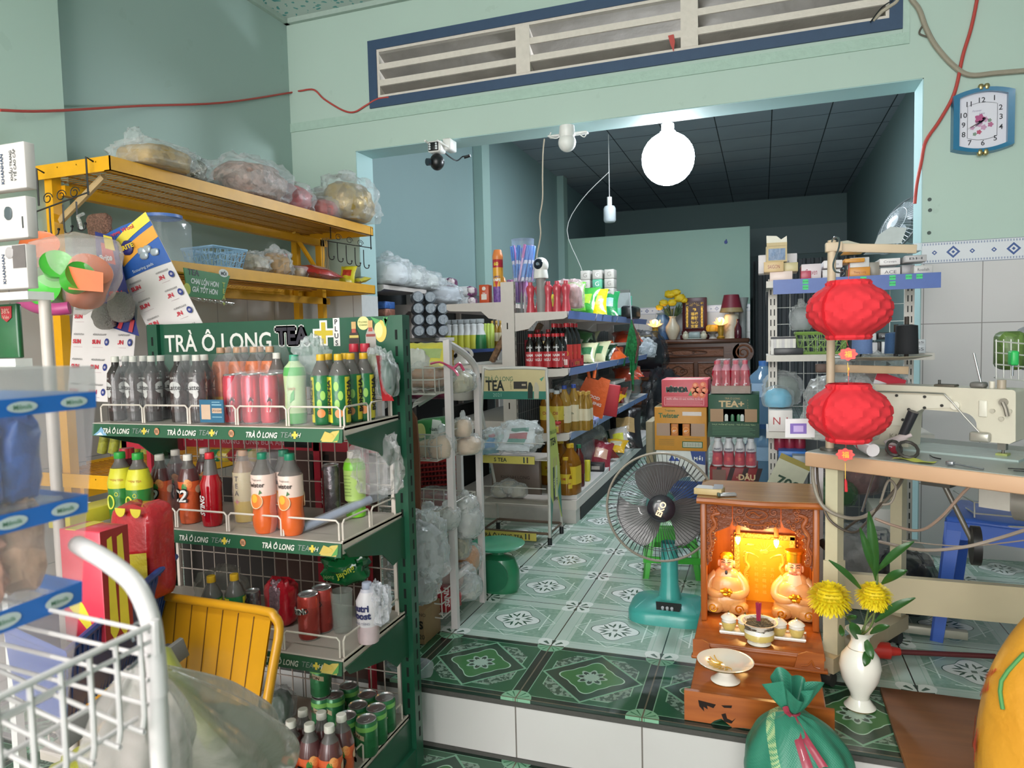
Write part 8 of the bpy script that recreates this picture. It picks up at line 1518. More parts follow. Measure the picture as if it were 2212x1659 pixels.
proto('clearw',bt(.2,.028,[(.01,.9,clear),(.7,1,clear),(.84,.6,clear),(.91,.42,clear)],wc));proto('redcap',bt(.222,.027,[(.01,.9,bgr),(.7,1,P('3a2a28',.3)),(.86,.5,clear),(.92,.42,clear)],P('b83040',.35),capR=.55,capH=.025))
zt_y=P('d0c830',.35,var=.15);zt_g=P('2a7030',.3,coat=.4,var=.5,scale=22)
proto('zero',bt(.225,.036,[(.01,.9,zt_g),(.3,.98,zt_g),(.55,.98,zt_g),(.6,1,zt_y),(.62,1,zt_y),(.8,.72,zt_y),(.81,.66,tint('8a7a3c',.6)),(.88,.42,clear),(.92,.4,clear)],P('2c9a3c',.35),extra=lambda m_,H,R:m_.tube([V((R*1.02*math.sin(-.35+.34*math.cos(t_)),-R*1.02*math.cos(-.35+.34*math.cos(t_)),H*.38+.019*math.sin(t_)))for t_ in[2*PI*k/18 for k in range(18)]],.0024,P('d8d850',.4),6,closed=1).tube([V((R*1.02*math.sin(.2+.12*math.cos(t_)),-R*1.02*math.cos(.2+.12*math.cos(t_)),H*.48+.005*math.sin(t_)))for t_ in[2*PI*k/12 for k in range(12)]],.001,P('d8d850',.4),5,closed=1).text('GREEN TEA',(R*.1,-R*.95,H*.66),F_,U_,.009,P('b85a28',.4),bend=R)))
c2o=P('d05a30',.35,coat=.3,var=.35,scale=22);c2c=P('5c3434',.2,coat=.5)
def c2(m_,H,R):
 for a0 in(-.6,2.4):Mz=Matrix.Rotation(a0,4,'Z');m_.otext('C2',Mz@V((0,-R*1.04,H*.42)),Mz@V((1,0,0)),U_,.05,P('e0dcd8',.4),P('20181a',.4),.003,bold=.02,bend=R*1.04,shear=.2)
 for a0,z,c_,r in((.3,.6,'e8a060',.3),(.5,.58,'e07840',.25),(0,.54,'3a7a34',.25),(1.4,.5,'d8b090',.4)):
  m_.spot(Matrix.Identity(4),R*1.02,a0,H*z,r,.012,P(c_,.4))
proto('c2',bt(.205,.031,[(.01,.9,c2o),(.1,.98,c2o),(.3,.9,c2o),(.62,1,c2o),(.64,1,c2c),(.8,.7,c2c),(.86,.45,clear),(.92,.42,clear)],wc,extra=c2))
stg=tint('b01020',.82)
proto('sting',bt(.215,.031,[(.01,.85,stg),(.1,.95,stg),(.42,.95,stg),(.46,.92,stg),(.58,1,stg),(.7,.66,stg),(.84,.55,clear),(.91,.42,clear)],P('c83038',.35),extra=lambda m_,H,R:m_.text('STING',(-.004,-R,H*.3),(0,0,1),(-1,0,0),.022,P('e0d8d8',.4),bold=.03,shear=.3,width=.06,thick=.0015)))
tpl=P('c8b890',.4,var=.2);
proto('teaplus',bt(.215,.032,[(.01,.9,P('6a4434',.3)),(.12,.96,P('c8a838',.4)),(.3,.98,P('c8a838',.4)),(.7,1,tpl),(.85,.55,tint('b89878',.5)),(.92,.42,clear)],gldc,extra=lambda m_,H,R:[m_.text(ch,(0,-R*1.04,H*(.62-.1*k)),F_,U_,.02,P('22262c',.4),bold=.03,bend=R*1.03)for k,ch in enumerate('TEA')]+[m_.text('+',(0,-R*1.04,H*.3),F_,U_,.026,P('c86a78',.4),bold=.04,bend=R*1.03)]))
two=P('e0662c',.3,coat=.4,var=.12,scale=20);twp=P('e0c4b8',.35,var=.05)
def twis(m_,H,R):
 for a0 in(-.15,2.6):
  Mz=Matrix.Rotation(a0,4,'Z');f=lambda a,z,k=1.015:Mz@V((R*k*math.sin(a),-R*k*math.cos(a),z))
  m_.spot(Mz,R*1.015,0,H*.42,.62,.022,P('e88038',.35));m_.tube([f(.6*math.cos(2*PI*k/20),H*.42+.021*math.sin(2*PI*k/20),1.03)for k in range(20)],.0012,P('ecd0a8',.4),5,closed=1)
  m_.spot(Mz,R*1.03,-.1,H*.45,.3,.012,P('e8b040',.35)).add([f(.3,H*.5,1.04),f(.6,H*.52,1.04),f(.4,H*.56,1.04)],[(0,1,2)],P('3a6a34',.4),0)
  m_.text('Twister',Mz@V((0,-R*1.03,H*.62)),Mz@V((1,0,0)),U_,.018,P('3a2c28',.4),bold=.02,bend=R*1.02).text('Tropicana',Mz@V((.004,-R*1.03,H*.68)),Mz@V((1,0,0)),U_,.008,P('5a4c48',.4),bend=R*1.02)
proto('twister',bt(.225,.034,[(.02,.82,two),(.1,.96,two),(.2,.98,two),(.32,.9,two),(.48,1,two),(.5,1,twp),(.74,.98,twp),(.75,.96,clear),(.85,.6,clear),(.92,.42,clear)],P('1f7a5c',.35),extra=twis))
proto('slimcan',can(.16,.0265,P('7c7478',.25,.7,var=.5,scale=50),lambda m_,H,R:m_.grid(lambda u,v:(R*1.01*math.sin(-1.5+u*1.1),-R*1.01*math.cos(-1.5+u*1.1),.012+(H-.03)*v),6,1,P('8c1828',.3,.3)).text('STING',(-R*.75,-R*.75,.08),(0,0,1),(-.7,.7,0),.02,P('d8d0d0',.4),bold=.05,width=.08)))
proto('greenmilk',bt(.2,.033,[(.01,.88,P('7cc830',.3)),(.1,.95,P('7cc830',.3)),(.2,.6,P('7cc830',.3)),(.26,.95,P('b0cc70',.35,var=.1)),(.72,1,P('b0cc70',.35,var=.1)),(.74,1.02,P('7cc830',.3)),(.84,.9,P('7cc830',.3)),(.9,.6,P('a0c070',.3))],wc,capR=.6,capH=.022,extra=lambda m_,H,R:[m_.box((-R*.55,-R*.99,H*(.34+.05*k)),(R*(.2-.1*(k%2)),-R*.93,H*(.345+.05*k)),P('5a7038',.5))for k in range(7)]))
proto('wcan',can(.105,.031,P('2f7848',.3,.3,coat=.3,var=.4,scale=24),lambda m_,H,R:m_.grid(lambda u,v:(R*1.01*math.sin(-.9+u*1.2),-R*1.01*math.cos(-.9+u*1.2),.066+.014*v-.012*u),6,1,P('b8a888',.4)).text('WONDER',(-.008,-R*1.0,.066),(1,.0,-.2),(.2,0,1),.013,P('4c2c20',.4),bold=.03,bend=R*1.02).lathe([(R*1.003,H-.026),(R*1.003,H-.013)],P('7cb85c',.4),24)))
proto('mirinda',can(.13,.0305,P('b03c34',.28,.35,coat=.3,var=.4,scale=22),lambda m_,H,R:m_.otext('MÍRINDA',(-.006,-R*1.03,.088),(1,0,.15),(-.15,0,1),.02,P('1c1c1c',.4),P('e8e4dc',.4),.0018,bold=.02,bend=R*1.03)))
proto('nutri',bt(.17,.032,[(.01,.88,P('c8a8a8',.4)),(.1,.96,P('d0b8bc',.4,var=.3,scale=20)),(.3,.92,P('d0b8bc',.4,var=.3,scale=20)),(.7,1,P('d4ccd0',.4)),(.85,.6,P('d4ccd0',.4)),(.9,.5,P('b8b4c0',.4))],P('a8acc0',.35),extra=lambda m_,H,R:m_.text('nutri',(0,-R*1.04,H*.62),F_,U_,.026,P('2a2c5c',.4),bold=.04,bend=R*1.03).text('boost',(0,-R*1.04,H*.5),F_,U_,.026,P('2a2c5c',.4),bold=.04,bend=R*1.03).text('HÀNG TẶNG',(0,-R*1.03,H*.37),F_,U_,.009,P('4a4c6c',.4),bend=R*1.03)))
def bottle_row(key,label,gp,spec,z,name='drink_bottle',cat='bottle',dz=0,H=None,rz=0,s=1,Y=None):
 n=len(spec)
 for i,e in enumerate(spec):
  px_,py_=e[0],e[1];q=at(px_,py_,Y=e[3]if len(e)>3 else Y)if(Y or len(e)>3)else at(px_,py_,Z=z+(H or 0));inst(key,name,label%e[2]if len(e)>2 and e[2]is not None else label%nth(i,n),cat,(q[0],q[1],z+.001),rz,gp,s=s)
z0=gZ[0]
g_='wrapped dark latte bottles on the top shelf'
bottle_row('latte','dark latte bottle with white cap, %s of the left wrapped pack',g_,((248,773,'front left',1.67),(287,770,'front middle',1.67),(326,768,'front right',1.67),(270,760,'back left',1.73),(308,758,'back middle',1.73),(346,757,'back right',1.73)),z0,H=.205,rz=.1)
bottle_row('latte','dark latte bottle with white cap, %s of the right wrapped pack',g_,((383,764,'front left',1.67),(423,762,'front right',1.67),(400,753,'back left',1.73),(440,754,'back right',1.73)),z0,H=.205,rz=.7)
bottle_row('peach','peach tea bottle with copper cap, %s, behind the red cans','peach tea bottles on the top shelf',((476,748),(512,747),(548,745),(582,744)),z0,Y=1.80)
bottle_row('peach','peach tea bottle with copper cap, %s of the rear row','peach tea bottles on the top shelf',((490,742),(526,740),(560,739)),z0,Y=1.865)
bottle_row('pinkcan','metallic pink-red can, %s of the wrapped pack on the top shelf','metallic pink-red cans on the top shelf',((500,808,'front left',1.665),(540,807,'front middle',1.665),(580,806,'front right',1.665),(516,798,'back left',1.725),(555,797,'back middle',1.725),(594,797,'back right',1.725)),z0,H=.145,name='drink_can',cat='can')
bottle_row('clearw','clear bottle with white cap%s, between the cans and the green dairy bottle',None,((597,755,''),),z0,Y=1.79)
bottle_row('dairy','pale green dairy drink bottle with teal cap%s on the top shelf',None,((634,755,''),),z0,Y=1.675)
bottle_row('boncha','green bottle with yellow cap and stripe, %s of six, top shelf','green bottles with yellow caps on the top shelf',((692,758,'front left',1.67),(730,756,'front centre',1.67),(708,752,'second row left',1.73),(756,752,'front right',1.74),(745,749,'second row right',1.80),(784,748,'rightmost',1.78)),z0,rz=.15)
bottle_row('redcap','dark bottle with big red cap, %s of two behind the yellow caps','red capped bottles on the top shelf',((764,736),(788,737)),z0,Y=1.86)
def wrap(px0,px1,py0,py1,z,H,Y0,Y1,label,col='ececf0',al_=.1,gp=None):
 a,b=at(px0,(py0+py1)/2,Y=Y0),at(px1,(py0+py1)/2,Y=Y0);x0,x1=a[0],b[0];c=((x0+x1)/2,(Y0+Y1)/2)
 def fn(u,v):
  th=2*PI*u;k=v;r=1 if k<.62 else 1-(k-.62)/.38*.28;q_=(abs(math.cos(th))**5+abs(math.sin(th))**5)**-.2;n_=1+.035*noise.noise(V((math.cos(th)*3,math.sin(th)*3,v*6+px0)))+.012*math.sin(th*17+v*9)
  return(c[0]+(x1-x0)/2*r*q_*math.cos(th)*n_,c[1]+(Y1-Y0)/2*r*q_*math.sin(th)*n_,z+.002+H*k)
 m_=MB().grid(fn,56,16,film(col,al_,crease=50));return solo('shrink_wrap',m_,label,'plastic wrap',gp=gp,wl=1)
wrap(226,352,770,905,z0,.2,1.62,1.80,'clear wrap round the left pack of latte bottles',al_=.03)
wrap(362,452,765,905,z0,.2,1.62,1.79,'clear wrap round the right pack of latte bottles',al_=.03)
wrap(478,600,800,905,z0,.15,1.62,1.76,'clear wrap round the pink-red cans',al_=.1)
wrap(456,600,745,850,z0,.222,1.78,1.9,'clear wrap round the peach tea bottles',al_=.12)
wrap(612,672,760,905,z0,.19,1.625,1.72,'clear bag round the pale green dairy bottle',al_=.12)
q=at(672,770,Y=1.74);solo('film_scrunch',MB().blob((0,0,0),(.045,.035,.05),film('e4eaea',.3),9,.35,ridge=1,nu=30,nv=18),'scrunched clear bag top between the dairy and green bottles','plastic bag',q)
bag('hanging_bag','hazy bag holding a pale roll at the header right side',at(812,800,Y=1.84),(.035,.03,.06),P('8c8c6c',.5,var=.3),131,fa=.3,amp=.25)
m_=MB();rp_=P('b82028',.35,coat=.4,bumpy=.5)
m_.grid(lambda u,v:at(812+12*u+14*v+26*max(0,v-.5)*u,768+98*v,Y=1.78+.03*u),8,14,rp_);solo('red_pouch',m_,'red foil pouch drooping at the right end of the top shelf','pouch',wl=1)
bag('dark_bag','dark green film bag beside the red pouch',at(836,818,Y=1.82),(.03,.03,.07),P('1c4030',.4),132,fa=.2,amp=.2)
# middle shelf
z0=gZ[1]
bottle_row('zero','green tea bottle with green cap and yellow collar, %s of two','green capped tea bottles on the middle shelf',((258,977),(297,979)),z0,H=.225,rz=.25)
bottle_row('c2','orange peach tea bottle with white cap, %s, on the middle shelf','orange tea bottles on the middle shelf',((344,982,'left front'),(405,982,'right front'),(378,972,'left rear'),(440,968,'right rear')),z0,H=.205,rz=.3)
bottle_row('sting','red drink bottle with red cap%s beside the orange ones on middle shelf',None,((452,978,''),),z0,H=.215)
bottle_row('teaplus','oolong tea bottle with vertical lettering%s in hazy film on the middle shelf',None,((524,972,''),),z0,H=.215)
bottle_row('twister','orange juice bottle with teal cap, %s, on the middle shelf','orange juice bottles on the middle shelf',((566,978,'wrapped left'),(625,980,'right front'),(612,972,'rear')),z0,H=.225,rz=.1)
bottle_row('slimcan','tall silver and dark red can%s on the middle shelf',None,((714,1003,''),),z0,H=.16,name='drink_can',cat='can')
bottle_row('greenmilk','bright green dairy drink bottle with white cap%s on the middle shelf',None,((764,974,''),),z0,H=.2)
wrap(322,365,985,1130,z0,.19,1.62,1.72,'crinkled film round the left orange tea bottle',al_=.12);wrap(495,552,965,1125,z0,.215,1.66,1.75,'hazy film bag round the oolong tea bottle','c8b8b0',.3);wrap(540,597,975,1138,z0,.225,1.6,1.7,'clear film round the left orange juice bottle',al_=.08)
bag('crumpled_bag','empty crumpled clear bag leaning on the net, right of the green bottle',at(815,1010,Y=1.82),(.07,.04,.1),None,133,fc='d8d4d4',fa=.3,amp=.3)
t=thing('straw_pack','pack of blue striped straws lying across the middle shelf','straws',at(720,1112,Z=z0+.01));a,b=at(655,1140,Z=z0+.012),at(800,1078,Z=z0+.05)
part('straws',MB().cyl(a,b,.011,P('a8b0c8',.35,var=.3,scale=80),seg=12),t);part('sleeve',MB().cyl(a-(b-a)*.08,b+(b-a)*.25,.015,film('e0e4ec',.25),seg=14),t)
bottle_row('soy1','dim red capped jar bottle, %s of two at the left end of the middle shelf','dim red capped bottles at the left end',((203,978),(232,972)),z0+.0,H=.22)if 0 else None
for i in range(2):q=at(203+28*i,975,Z=z0+.2);put(MB().lathe([(0,0),(.03,0),(.032,.01),(.032,.13),(.014,.16),(.015,.165),(.018,.17),(.018,.198),(0,.2)],[P('3a1c20',.25,coat=.4,var=.5)]*5+[P('b03038',.35)]*3,18),'sauce_bottle',('left','right')[i]+' dim dark bottle with red cap behind the green capped ones','bottle',(max(q[0],-1.97),q[1]+.08,z0+.001),'dim red capped bottles at the left end')
# low shelf
z0=gZ[2]
bottle_row('boncha','yellow capped bottle, %s of two in a loose bag on low shelf','yellow capped bottles on the low shelf',((455,1233),(505,1229)),z0,H=.21,rz=.5)
bag('loose_bag','loose clear bag over the two yellow capped bottles',at(480,1290,Y=1.7),(.075,.06,.09),None,134,fc='c8c4b8',fa=.12,amp=.2)
bottle_row('slimcan','short can with red and black print%s on the low shelf',None,((545,1280,''),),z0-.01,H=.13,name='drink_can',cat='can',s=.85)
q=at(606,1250,Z=z0+.14);t=thing('red_packet','red film packet standing on the low shelf','packet',(q[0],q[1],z0));part('packet_body',MB().blob((0,0,.07),(.045,.03,.07),P('b01828',.3,coat=.5,bumpy=.4),3,.15,e=.5,flat=.05),t,wl=0);part('foil_window',MB().blob((0,-.02,.08),(.022,.014,.055),P('8c7078',.3,.4,bumpy=1),4,.3),t,wl=0)
bottle_row('mirinda','red fruit soda can, %s, on the low shelf','red soda cans on the low shelf',((665,1282,'front'),(694,1268,'rear')),z0,H=.13,name='drink_can',cat='can')
q=at(738,1290,Z=z0+.1);solo('clear_cup',MB().lathe([(0,0),(.026,0),(.032,.12),(.031,.12),(.025,.004),(0,.004)],film('b8c0b8',.25),24),'empty clear plastic cup right of the red cans','cup',(q[0],q[1],z0))
m_=MB();gb_=tint('16703c',.8);q=at(745,1225,Y=1.86);m_.blob((0,0,0),(.075,.04,.05),gb_,6,.3).text('Jajong',(.03,-.045,.0),(1,0,.5),(-.5,0,1),.03,P('b8c840',.4),bold=.02).text('Jajong',(-.03,-.045,-.02),(1,0,.1),(-.1,0,1),.016,P('8ab070',.4));solo('green_bag',m_,'glossy green film bag printed with yellow script on low shelf','plastic bag',q)
bottle_row('nutri','pink and white milk drink bottle%s at right end of the low shelf',None,((792,1258,''),),z0,H=.17,rz=-.1)
bag('printed_bag','white printed plastic bag hooked beside the milk drink bottle',at(815,1310,Y=1.7),(.035,.03,.06),None,135,fc='e8e8f0',fa=.45,amp=.3)
# base shelf
z0=gZ[3]
bottle_row('c2','peach tea bottle with white cap, %s, on the bottom shelf','peach tea bottles on the bottom shelf',((628,1556,'front row left'),(668,1563,'front row middle'),(711,1566,'front row right'),(654,1532,'back row left'),(694,1538,'back row middle'),(737,1543,'back row right in film')),z0,H=.205,rz=.5)
bottle_row('wcan','green printed can, %s on the bottom shelf','green cans on the bottom shelf',((791,1552,'nearest'),(812,1528,'second row right'),(773,1522,'second row left'),(831,1505,'rightmost'),(793,1499,'third row middle'),(722,1500,'farthest left'),(753,1480,'rear'),(748,1545,'half hidden')),z0,H=.105,name='drink_can',cat='can')
q=at(692,1450,Z=z0+.18);inst('wcan','drink_can','green can stacked on another at the back left of the bottom shelf','can',(q[0]-.0,q[1],z0+.107),.6,'green cans on the bottom shelf');inst('wcan','drink_can','green can under the stacked one at the back left of the bottom shelf','can',(q[0]-.0,q[1],z0+.001),.6,'green cans on the bottom shelf')
bag('green_bag','dim green bag behind the yellow chair leg on the bottom shelf',at(600,1525,Y=1.75),(.05,.05,.06),P('2a4a30',.5),136,fa=.25)
t=thing('water_bottle','clear water bottle lying on its side at the step edge','bottle',at(900,1455,Y=2.1));a,b=at(830,1452,Y=2.085),at(930,1450,Y=2.085);a[2]=b[2]=.034
bmw=Matrix.Translation(a)@Matrix.Rotation(PI/2,4,'Y');L=(b-a).length
part('bottle_body',MB().lathe([(.011,.0),(.012,.02),(.03,.05),(.032,.07),(.03,.1),(.032,L-.02),(.026,L),(0,L-.004)],film('d4dce4',.2,.04,14),22,mtx=bmw),t);part('cap',MB().lathe([(0,-.012),(.013,-.012),(.013,.006)],P('b8b8b8',.4),14,mtx=bmw),t);part('label',MB().lathe([(.0325,L*.48),(.0325,L*.62)],P('2a4cb8',.35),22,mtx=bmw),t)
# red cola stand behind the rack
rs=P('a81c30',.4);t=thing('cola_stand','red cola display stand standing behind the green rack','display stand',(-1.8,2.2,LOW))
zc=at(500,948,Y=2.0)[2];xa,xb=at(402,948,Y=2.0)[0],at(850,948,Y=2.0)[0]-.0;xb=min(xb,-1.13)
part('banner',MB().box((xa,1.985,zc-.03),(xb,1.995,zc+.03),rs).text('Cola',(xa+.06,1.9845,zc+.008),F_,U_,.04,P('c8a0a0',.4),shear=.4).text('|  TRONG TỪNG BỮA ĂN',((xa+xb)/2-.13,1.9845,zc-.005),F_,U_,.026,P('d0a8b0',.4)).rbox((-1.53,1.983,zc-.02),(-1.42,1.985,zc+.03),.004,BLK).text('00.000',(-1.475,1.9825,zc+.01),F_,U_,.026,P('d8d4d0',.4)),t)
xl=at(272,1000,Y=2.0)[0];xr=at(430,1000,Y=2.0)[0]
part('left_frame',MB().box((xl-.0,1.985,.5),(xl+.025,2.0,zc-.01),rs).box((xl,1.985,zc-.045),(xr-.06,2.0,zc+.02),rs).rbox((xl+.05,1.982,zc-.015),(xl+.15,1.986,zc+.03),.004,BLK).text('00.000',(xl+.1,1.9815,zc+.008),F_,U_,.024,P('d8d4d0',.4)).box((xl+.12,1.985,.55),(xl+.14,2.0,zc-.03),rs),t)
for px_ in(690,790):x=at(px_,1000,Y=2.0)[0];part('upright',MB().box((x-.012,1.985,LOW),(x+.012,2.0,zc),rs),t)
solo('big_carton',MB().box((-1.62,2.02,.0),(-1.2,2.03,.9),P('4a3029',.7)).text('M',(-1.42,2.0195,.72),F_,U_,.12,P('1c1410',.7),bold=.02),'dark brown carton side with a large M behind the rack net','carton',wl=1)
solo('dark_backing',MB().box((-2.05,2.04,0),(-1.63,2.07,.66),P('2c2523',.7)),'dark sheet added behind the rack net at left to darken it','board',wl=1)  # dark sheet added behind the net to darken the rack interior
for i in range(9):q=at(440+22*i,985,Y=2.05);put(MB().blob((0,0,0),(.03,.025,.022),P(('c8a048','2a8a58','d8c040','a83038','40a868','c8b850','8c2c30','2f9060','d8a83c')[i],.3,coat=.4),i,.2),'sweet_packet','shiny sweets bag behind the net, '+nth(i,9),'sweets',(q[0],2.06,q[2]),'shiny sweets bags behind the rack net')
for i in range(5):q=at(200+24*i,955,Y=1.98);put(MB().cyl((0,0,-.05),(0,0,.05),.018,P('8c8a30',.4,var=.5,scale=40),seg=10),'snack_stick','olive yellow snack packet behind left shelf end, '+nth(i,5),'snack packet',(q[0],1.98+.05,q[2]),'olive snack packets behind the left shelf end',0,ry=.3)
# ================================================================ yellow mesh rack along the left wall
YW=P('e2a20a',.45,var=.18,scale=14);YD_=P('b87a1c',.5,var=.25,scale=20);YX,YXB,Y0,Y1=-2.31,-2.84,2.05,3.96;zT=at(235,335,X=YX)[2];zM=at(700,603,X=YX)[2];zB=at(215,1045,X=YX)[2]
yr=thing('storage_rack','yellow metal mesh shelf rack along the left wall','rack',((YX+YXB)/2,3.0,LOW))
for z in(zT,zM,zB):
 s_=part('shelf_frame',MB().box((YX-.004,Y0,z-.055),(YX,Y1,z),YW).box((YXB,Y0,z-.055),(YX,Y0+.004,z),YW).box((YXB,Y1-.004,z-.055),(YX,Y1,z),YW).box((YXB,Y0,z-.055),(YXB+.004,Y1,z),YW).box((YX-.03,Y0,z-.055),(YX,Y1,z-.052),YW),yr)
 m_=MB()
 for k in range(76):y=Y0+.02+(Y1-Y0-.04)*k/75;m_.cyl((YXB,y,z-.012),(YX-.004,y,z-.012),.0022,YD_,seg=4,caps=0)
 for k in range(5):x=YXB+.06+k*.1;m_.cyl((x,Y0,z-.017),(x,Y1,z-.017),.003,YD_,seg=5)
 part('shelf_mesh',m_,s_)
 part('support_beam',MB().box((-2.66,Y0+.06,z-.11),(-2.62,Y1-.04,z-.07),YW),yr)
for x in(YXB+.02,):
 for y in(Y0+.15,Y1-.1):part('post',MB().box((x-.02,y-.02,LOW if y<2.04 else 0),(x+.02,y+.02,zT+.01),YW),yr)
part('post',MB().box((-2.66,Y1-.12,0),(-2.62,Y1-.08,zT-.06),YW),yr);part('post',MB().box((-2.68,Y0+.02,LOW if 0 else 0),(-2.64,Y0+.06,zT+.005),YW),yr)
part('brace',MB().cyl((-2.64,Y1-.1,zT-.3),(-2.64,Y1-.36,zT-.06),.014,YW,seg=6),yr);part('brace',MB().cyl((-2.66,Y0+.05,zT-.22),(-2.4,Y0+.05,zT-.06),.014,P('c8a878',.5,var=.3),seg=6),yr)
def hanger(c,dx,label,n,tilt=0):
 """black wrought hook rail; c = upper left hook point, dx = direction along the rail"""
 c,dx=V(c),V(dx);m_=MB();bk=P('1a1a1c',.4);L=dx.length;d=dx.normalized();dn=V((0,0,-1))
 for s_ in(.08,1):p=c+dx*s_;m_.tube([p+V((0,.03,0)),p+V((0,0,.01)),p+dn*.05,p+dn*.13],.0035,bk,6)
 m_.tube([c+dn*.15,c+dx*1.02+dn*.12],.003,bk,6)
 for k in range(n):p=c+dx*(k+.1)/n+dn*.145;m_.tube([p,p+dn*.09,p+dn*.11+d*.012,p+dn*.105+d*.03,p+dn*.09+d*.034],.003,bk,6,sub=3);m_.blob(p+dn*.088+d*.034,(.005,.005,.005),bk,amp=0,nu=8,nv=6)
 for s_ in(.25,.5,.75):
  q=c+dx*s_+dn*.11;m_.tube([q+d*(.022*math.cos(t)*(1-t/14))+V((0,0,.022*math.sin(t)*(1-t/14)))for t in[k*.5 for k in range(18)]],.002,bk,5)
 return solo('hook_rail',m_,label,'hook rail',wl=1)
a,b=at(705,470,Y=3.7),at(800,497,Y=3.93);hanger(a+V((0,0,.01)),b-a,'black scrolled hook rail hanging at the far end of the yellow shelf',5)
a,b=at(70,372,Y=1.98),at(186,345,Y=2.02);hanger(a,b-a,'black scrolled hook rail hanging at the near end of the yellow shelf',4)
def yb(px_,py_,Y,r,core,lb,seed,z,name='goods_bag',**k):q=at(px_,py_,Y=Y);return bag(name,lb,(min(max(q[0],YXB+r[0]*.6),YX-.06),Y,z+r[2]*.8),r,core,seed,**k)
yb(335,330,2.32,(.13,.15,.06),P('b08c40',.45,.2,var=.5,scale=30),'clear bag of yellow snack boxes at the near end of the yellow top shelf',201,zT+.002,e=.6)
yb(395,345,2.5,(.09,.11,.065),P('8f8a7c',.3,.4,var=.6,scale=30,bumpy=1),'silvery crumpled bag beside the yellow snack boxes bag',202,zT+.002,amp=.25)
q=at(290,305,Y=2.36);solo('bag_neck',MB().blob((0,0,0),(.035,.03,.05),film('c8ccca',.4),4,.3),'twisted clear bag neck sticking up over the first bag','plastic bag',q)
yb(430,372,2.72,(.07,.1,.04),P('9aa09c',.4,var=.3),'flat crumpled clear bag between two bigger bags on the yellow shelf',203,zT+.002,amp=.25)
yb(537,380,3.0,(.17,.22,.12),P('b49488',.5,var=.6,scale=34,bumpy=1),'bulging clear bag of pinkish wafers on the yellow top shelf',204,zT+.002,amp=.18)
yb(625,405,3.34,(.12,.13,.095),P('b84a50',.4,var=.45,scale=20),'clear bag of red and pink packets next to wafer bag',205,zT+.002)
yb(695,432,3.6,(.11,.12,.07),P('c05048',.4,var=.5,scale=24),'smaller bag of red packets right of the pink one',206,zT+.002)
yb(765,430,3.78,(.15,.2,.15),P('a88c4c',.35,.3,var=.5,scale=16,bumpy=.8),'large hazy bag of golden foil at the far end of the yellow shelf',207,zT+.002,amp=.22,knot=.2)
yb(690,410,3.85,(.2,.1,.13),P('8c7c54',.5,var=.4),'long brown gold bag lying behind the red packets',208,zT+.002,amp=.2)
# lower yellow shelf
z=zM+.001;q=at(363,560,X=-2.45);t=thing('plastic_drum','big clear plastic drum with blue lid on the lower yellow shelf','drum',(-2.47,q[1],z));H=at(363,466,X=-2.45)[2]-z
part('drum_body',MB().lathe([(0,0),(.085,0),(.095,.01),(.095,H*.82),(.07,H*.95)],film('c8d4dc',.2,.08,8,.2),28,sq=5),t,wl=0);part('lid',MB().lathe([(.078,H*.93),(.082,H*.94),(.082,H),(0,H+.004)],P('5a7cc0',.4),28),t,wl=0)
q=at(465,555,X=-2.4);solo('plastic_basket',lattice_basket(.2,.2,.09,'8fb4d0',3),'pale blue openwork basket on the lower yellow shelf','basket',(-2.42,q[1]+.02,z),PI/2-.1)
yb(350,560,2.62,(.06,.05,.05),P('8c9494',.4),'clear bag in front of the drum on the lower yellow shelf',210,z)if 0 else None
yb(540,565,2.95,(.08,.1,.06),P('b8a890',.5,var=.4),'clear bag right of pale blue basket',211,z,amp=.25)
yb(595,570,3.15,(.08,.08,.075),P('c0904c',.45,var=.5,scale=30),'clear bag of orange brown crackers with peaked top',212,z,amp=.25,knot=.3)
yb(640,590,3.32,(.06,.07,.04),P('a8804c',.5,var=.5),'low bag of brown crackers right of the peaked one',213,z)
q=at(623,562,Y=3.3);put(MB().rbox((-.02,-.02,0),(.02,.02,.14),.004,P('b81c28',.4)),'red_box','red upright packet behind the cracker bag','packet',(-2.5,3.3,z))
put(lay_bag(.2,.34,.07,('b8302c','c09084'),14),'snack_packet','flat red and clear snack packet on the lower yellow shelf','snack packet',(-2.42,3.5,z+.05),None,.1,ry=.25)
put(lay_bag(.1,.14,.05,('d8c828','c04028'),15),'snack_packet','bright yellow packet near the far post of yellow shelf','snack packet',(-2.38,3.76,z+.055),None,.3,rx=.9)
put(lay_bag(.1,.16,.04,('d0c030','6a6a4c'),16),'snack_packet','yellow packet lying at the far end of the lower yellow shelf','snack packet',(-2.37,3.88,z+.03),None,.1,rx=.2)
for i in range(5):put(MB().tube([(0,0,0),(.008*math.sin(i),0,-.1),(-.006,0,-.2),(.004,0,-.28)],.002,P('a08c6c',.8),5,sub=3),'twine','strand of brown twine, '+nth(i,5)+', hanging by the far yellow post','twine',(-2.58+.012*i,Y1-.16,zT-.07),'twine strands by the far yellow post')
m_=MB();a,b,c_,d_=at(397,578,X=-2.28),at(497,596,X=-2.28),at(482,648,X=-2.28),at(406,640,X=-2.28)
S=P('2c7c3c',.4,var=.15);pts=[a,b,c_,d_];m_.add(pts+[p+V((-.004,0,0))for p in pts],[(0,3,2,1),(4,5,6,7),(0,1,5,4),(1,2,6,5),(2,3,7,6),(3,0,4,7)],S,0)
rt_=(b-a).normalized();up_=V((0,0,1))-rt_*rt_.dot(V((0,0,1)));cc_=(a+b+c_+d_)/4;L=(b-a).length
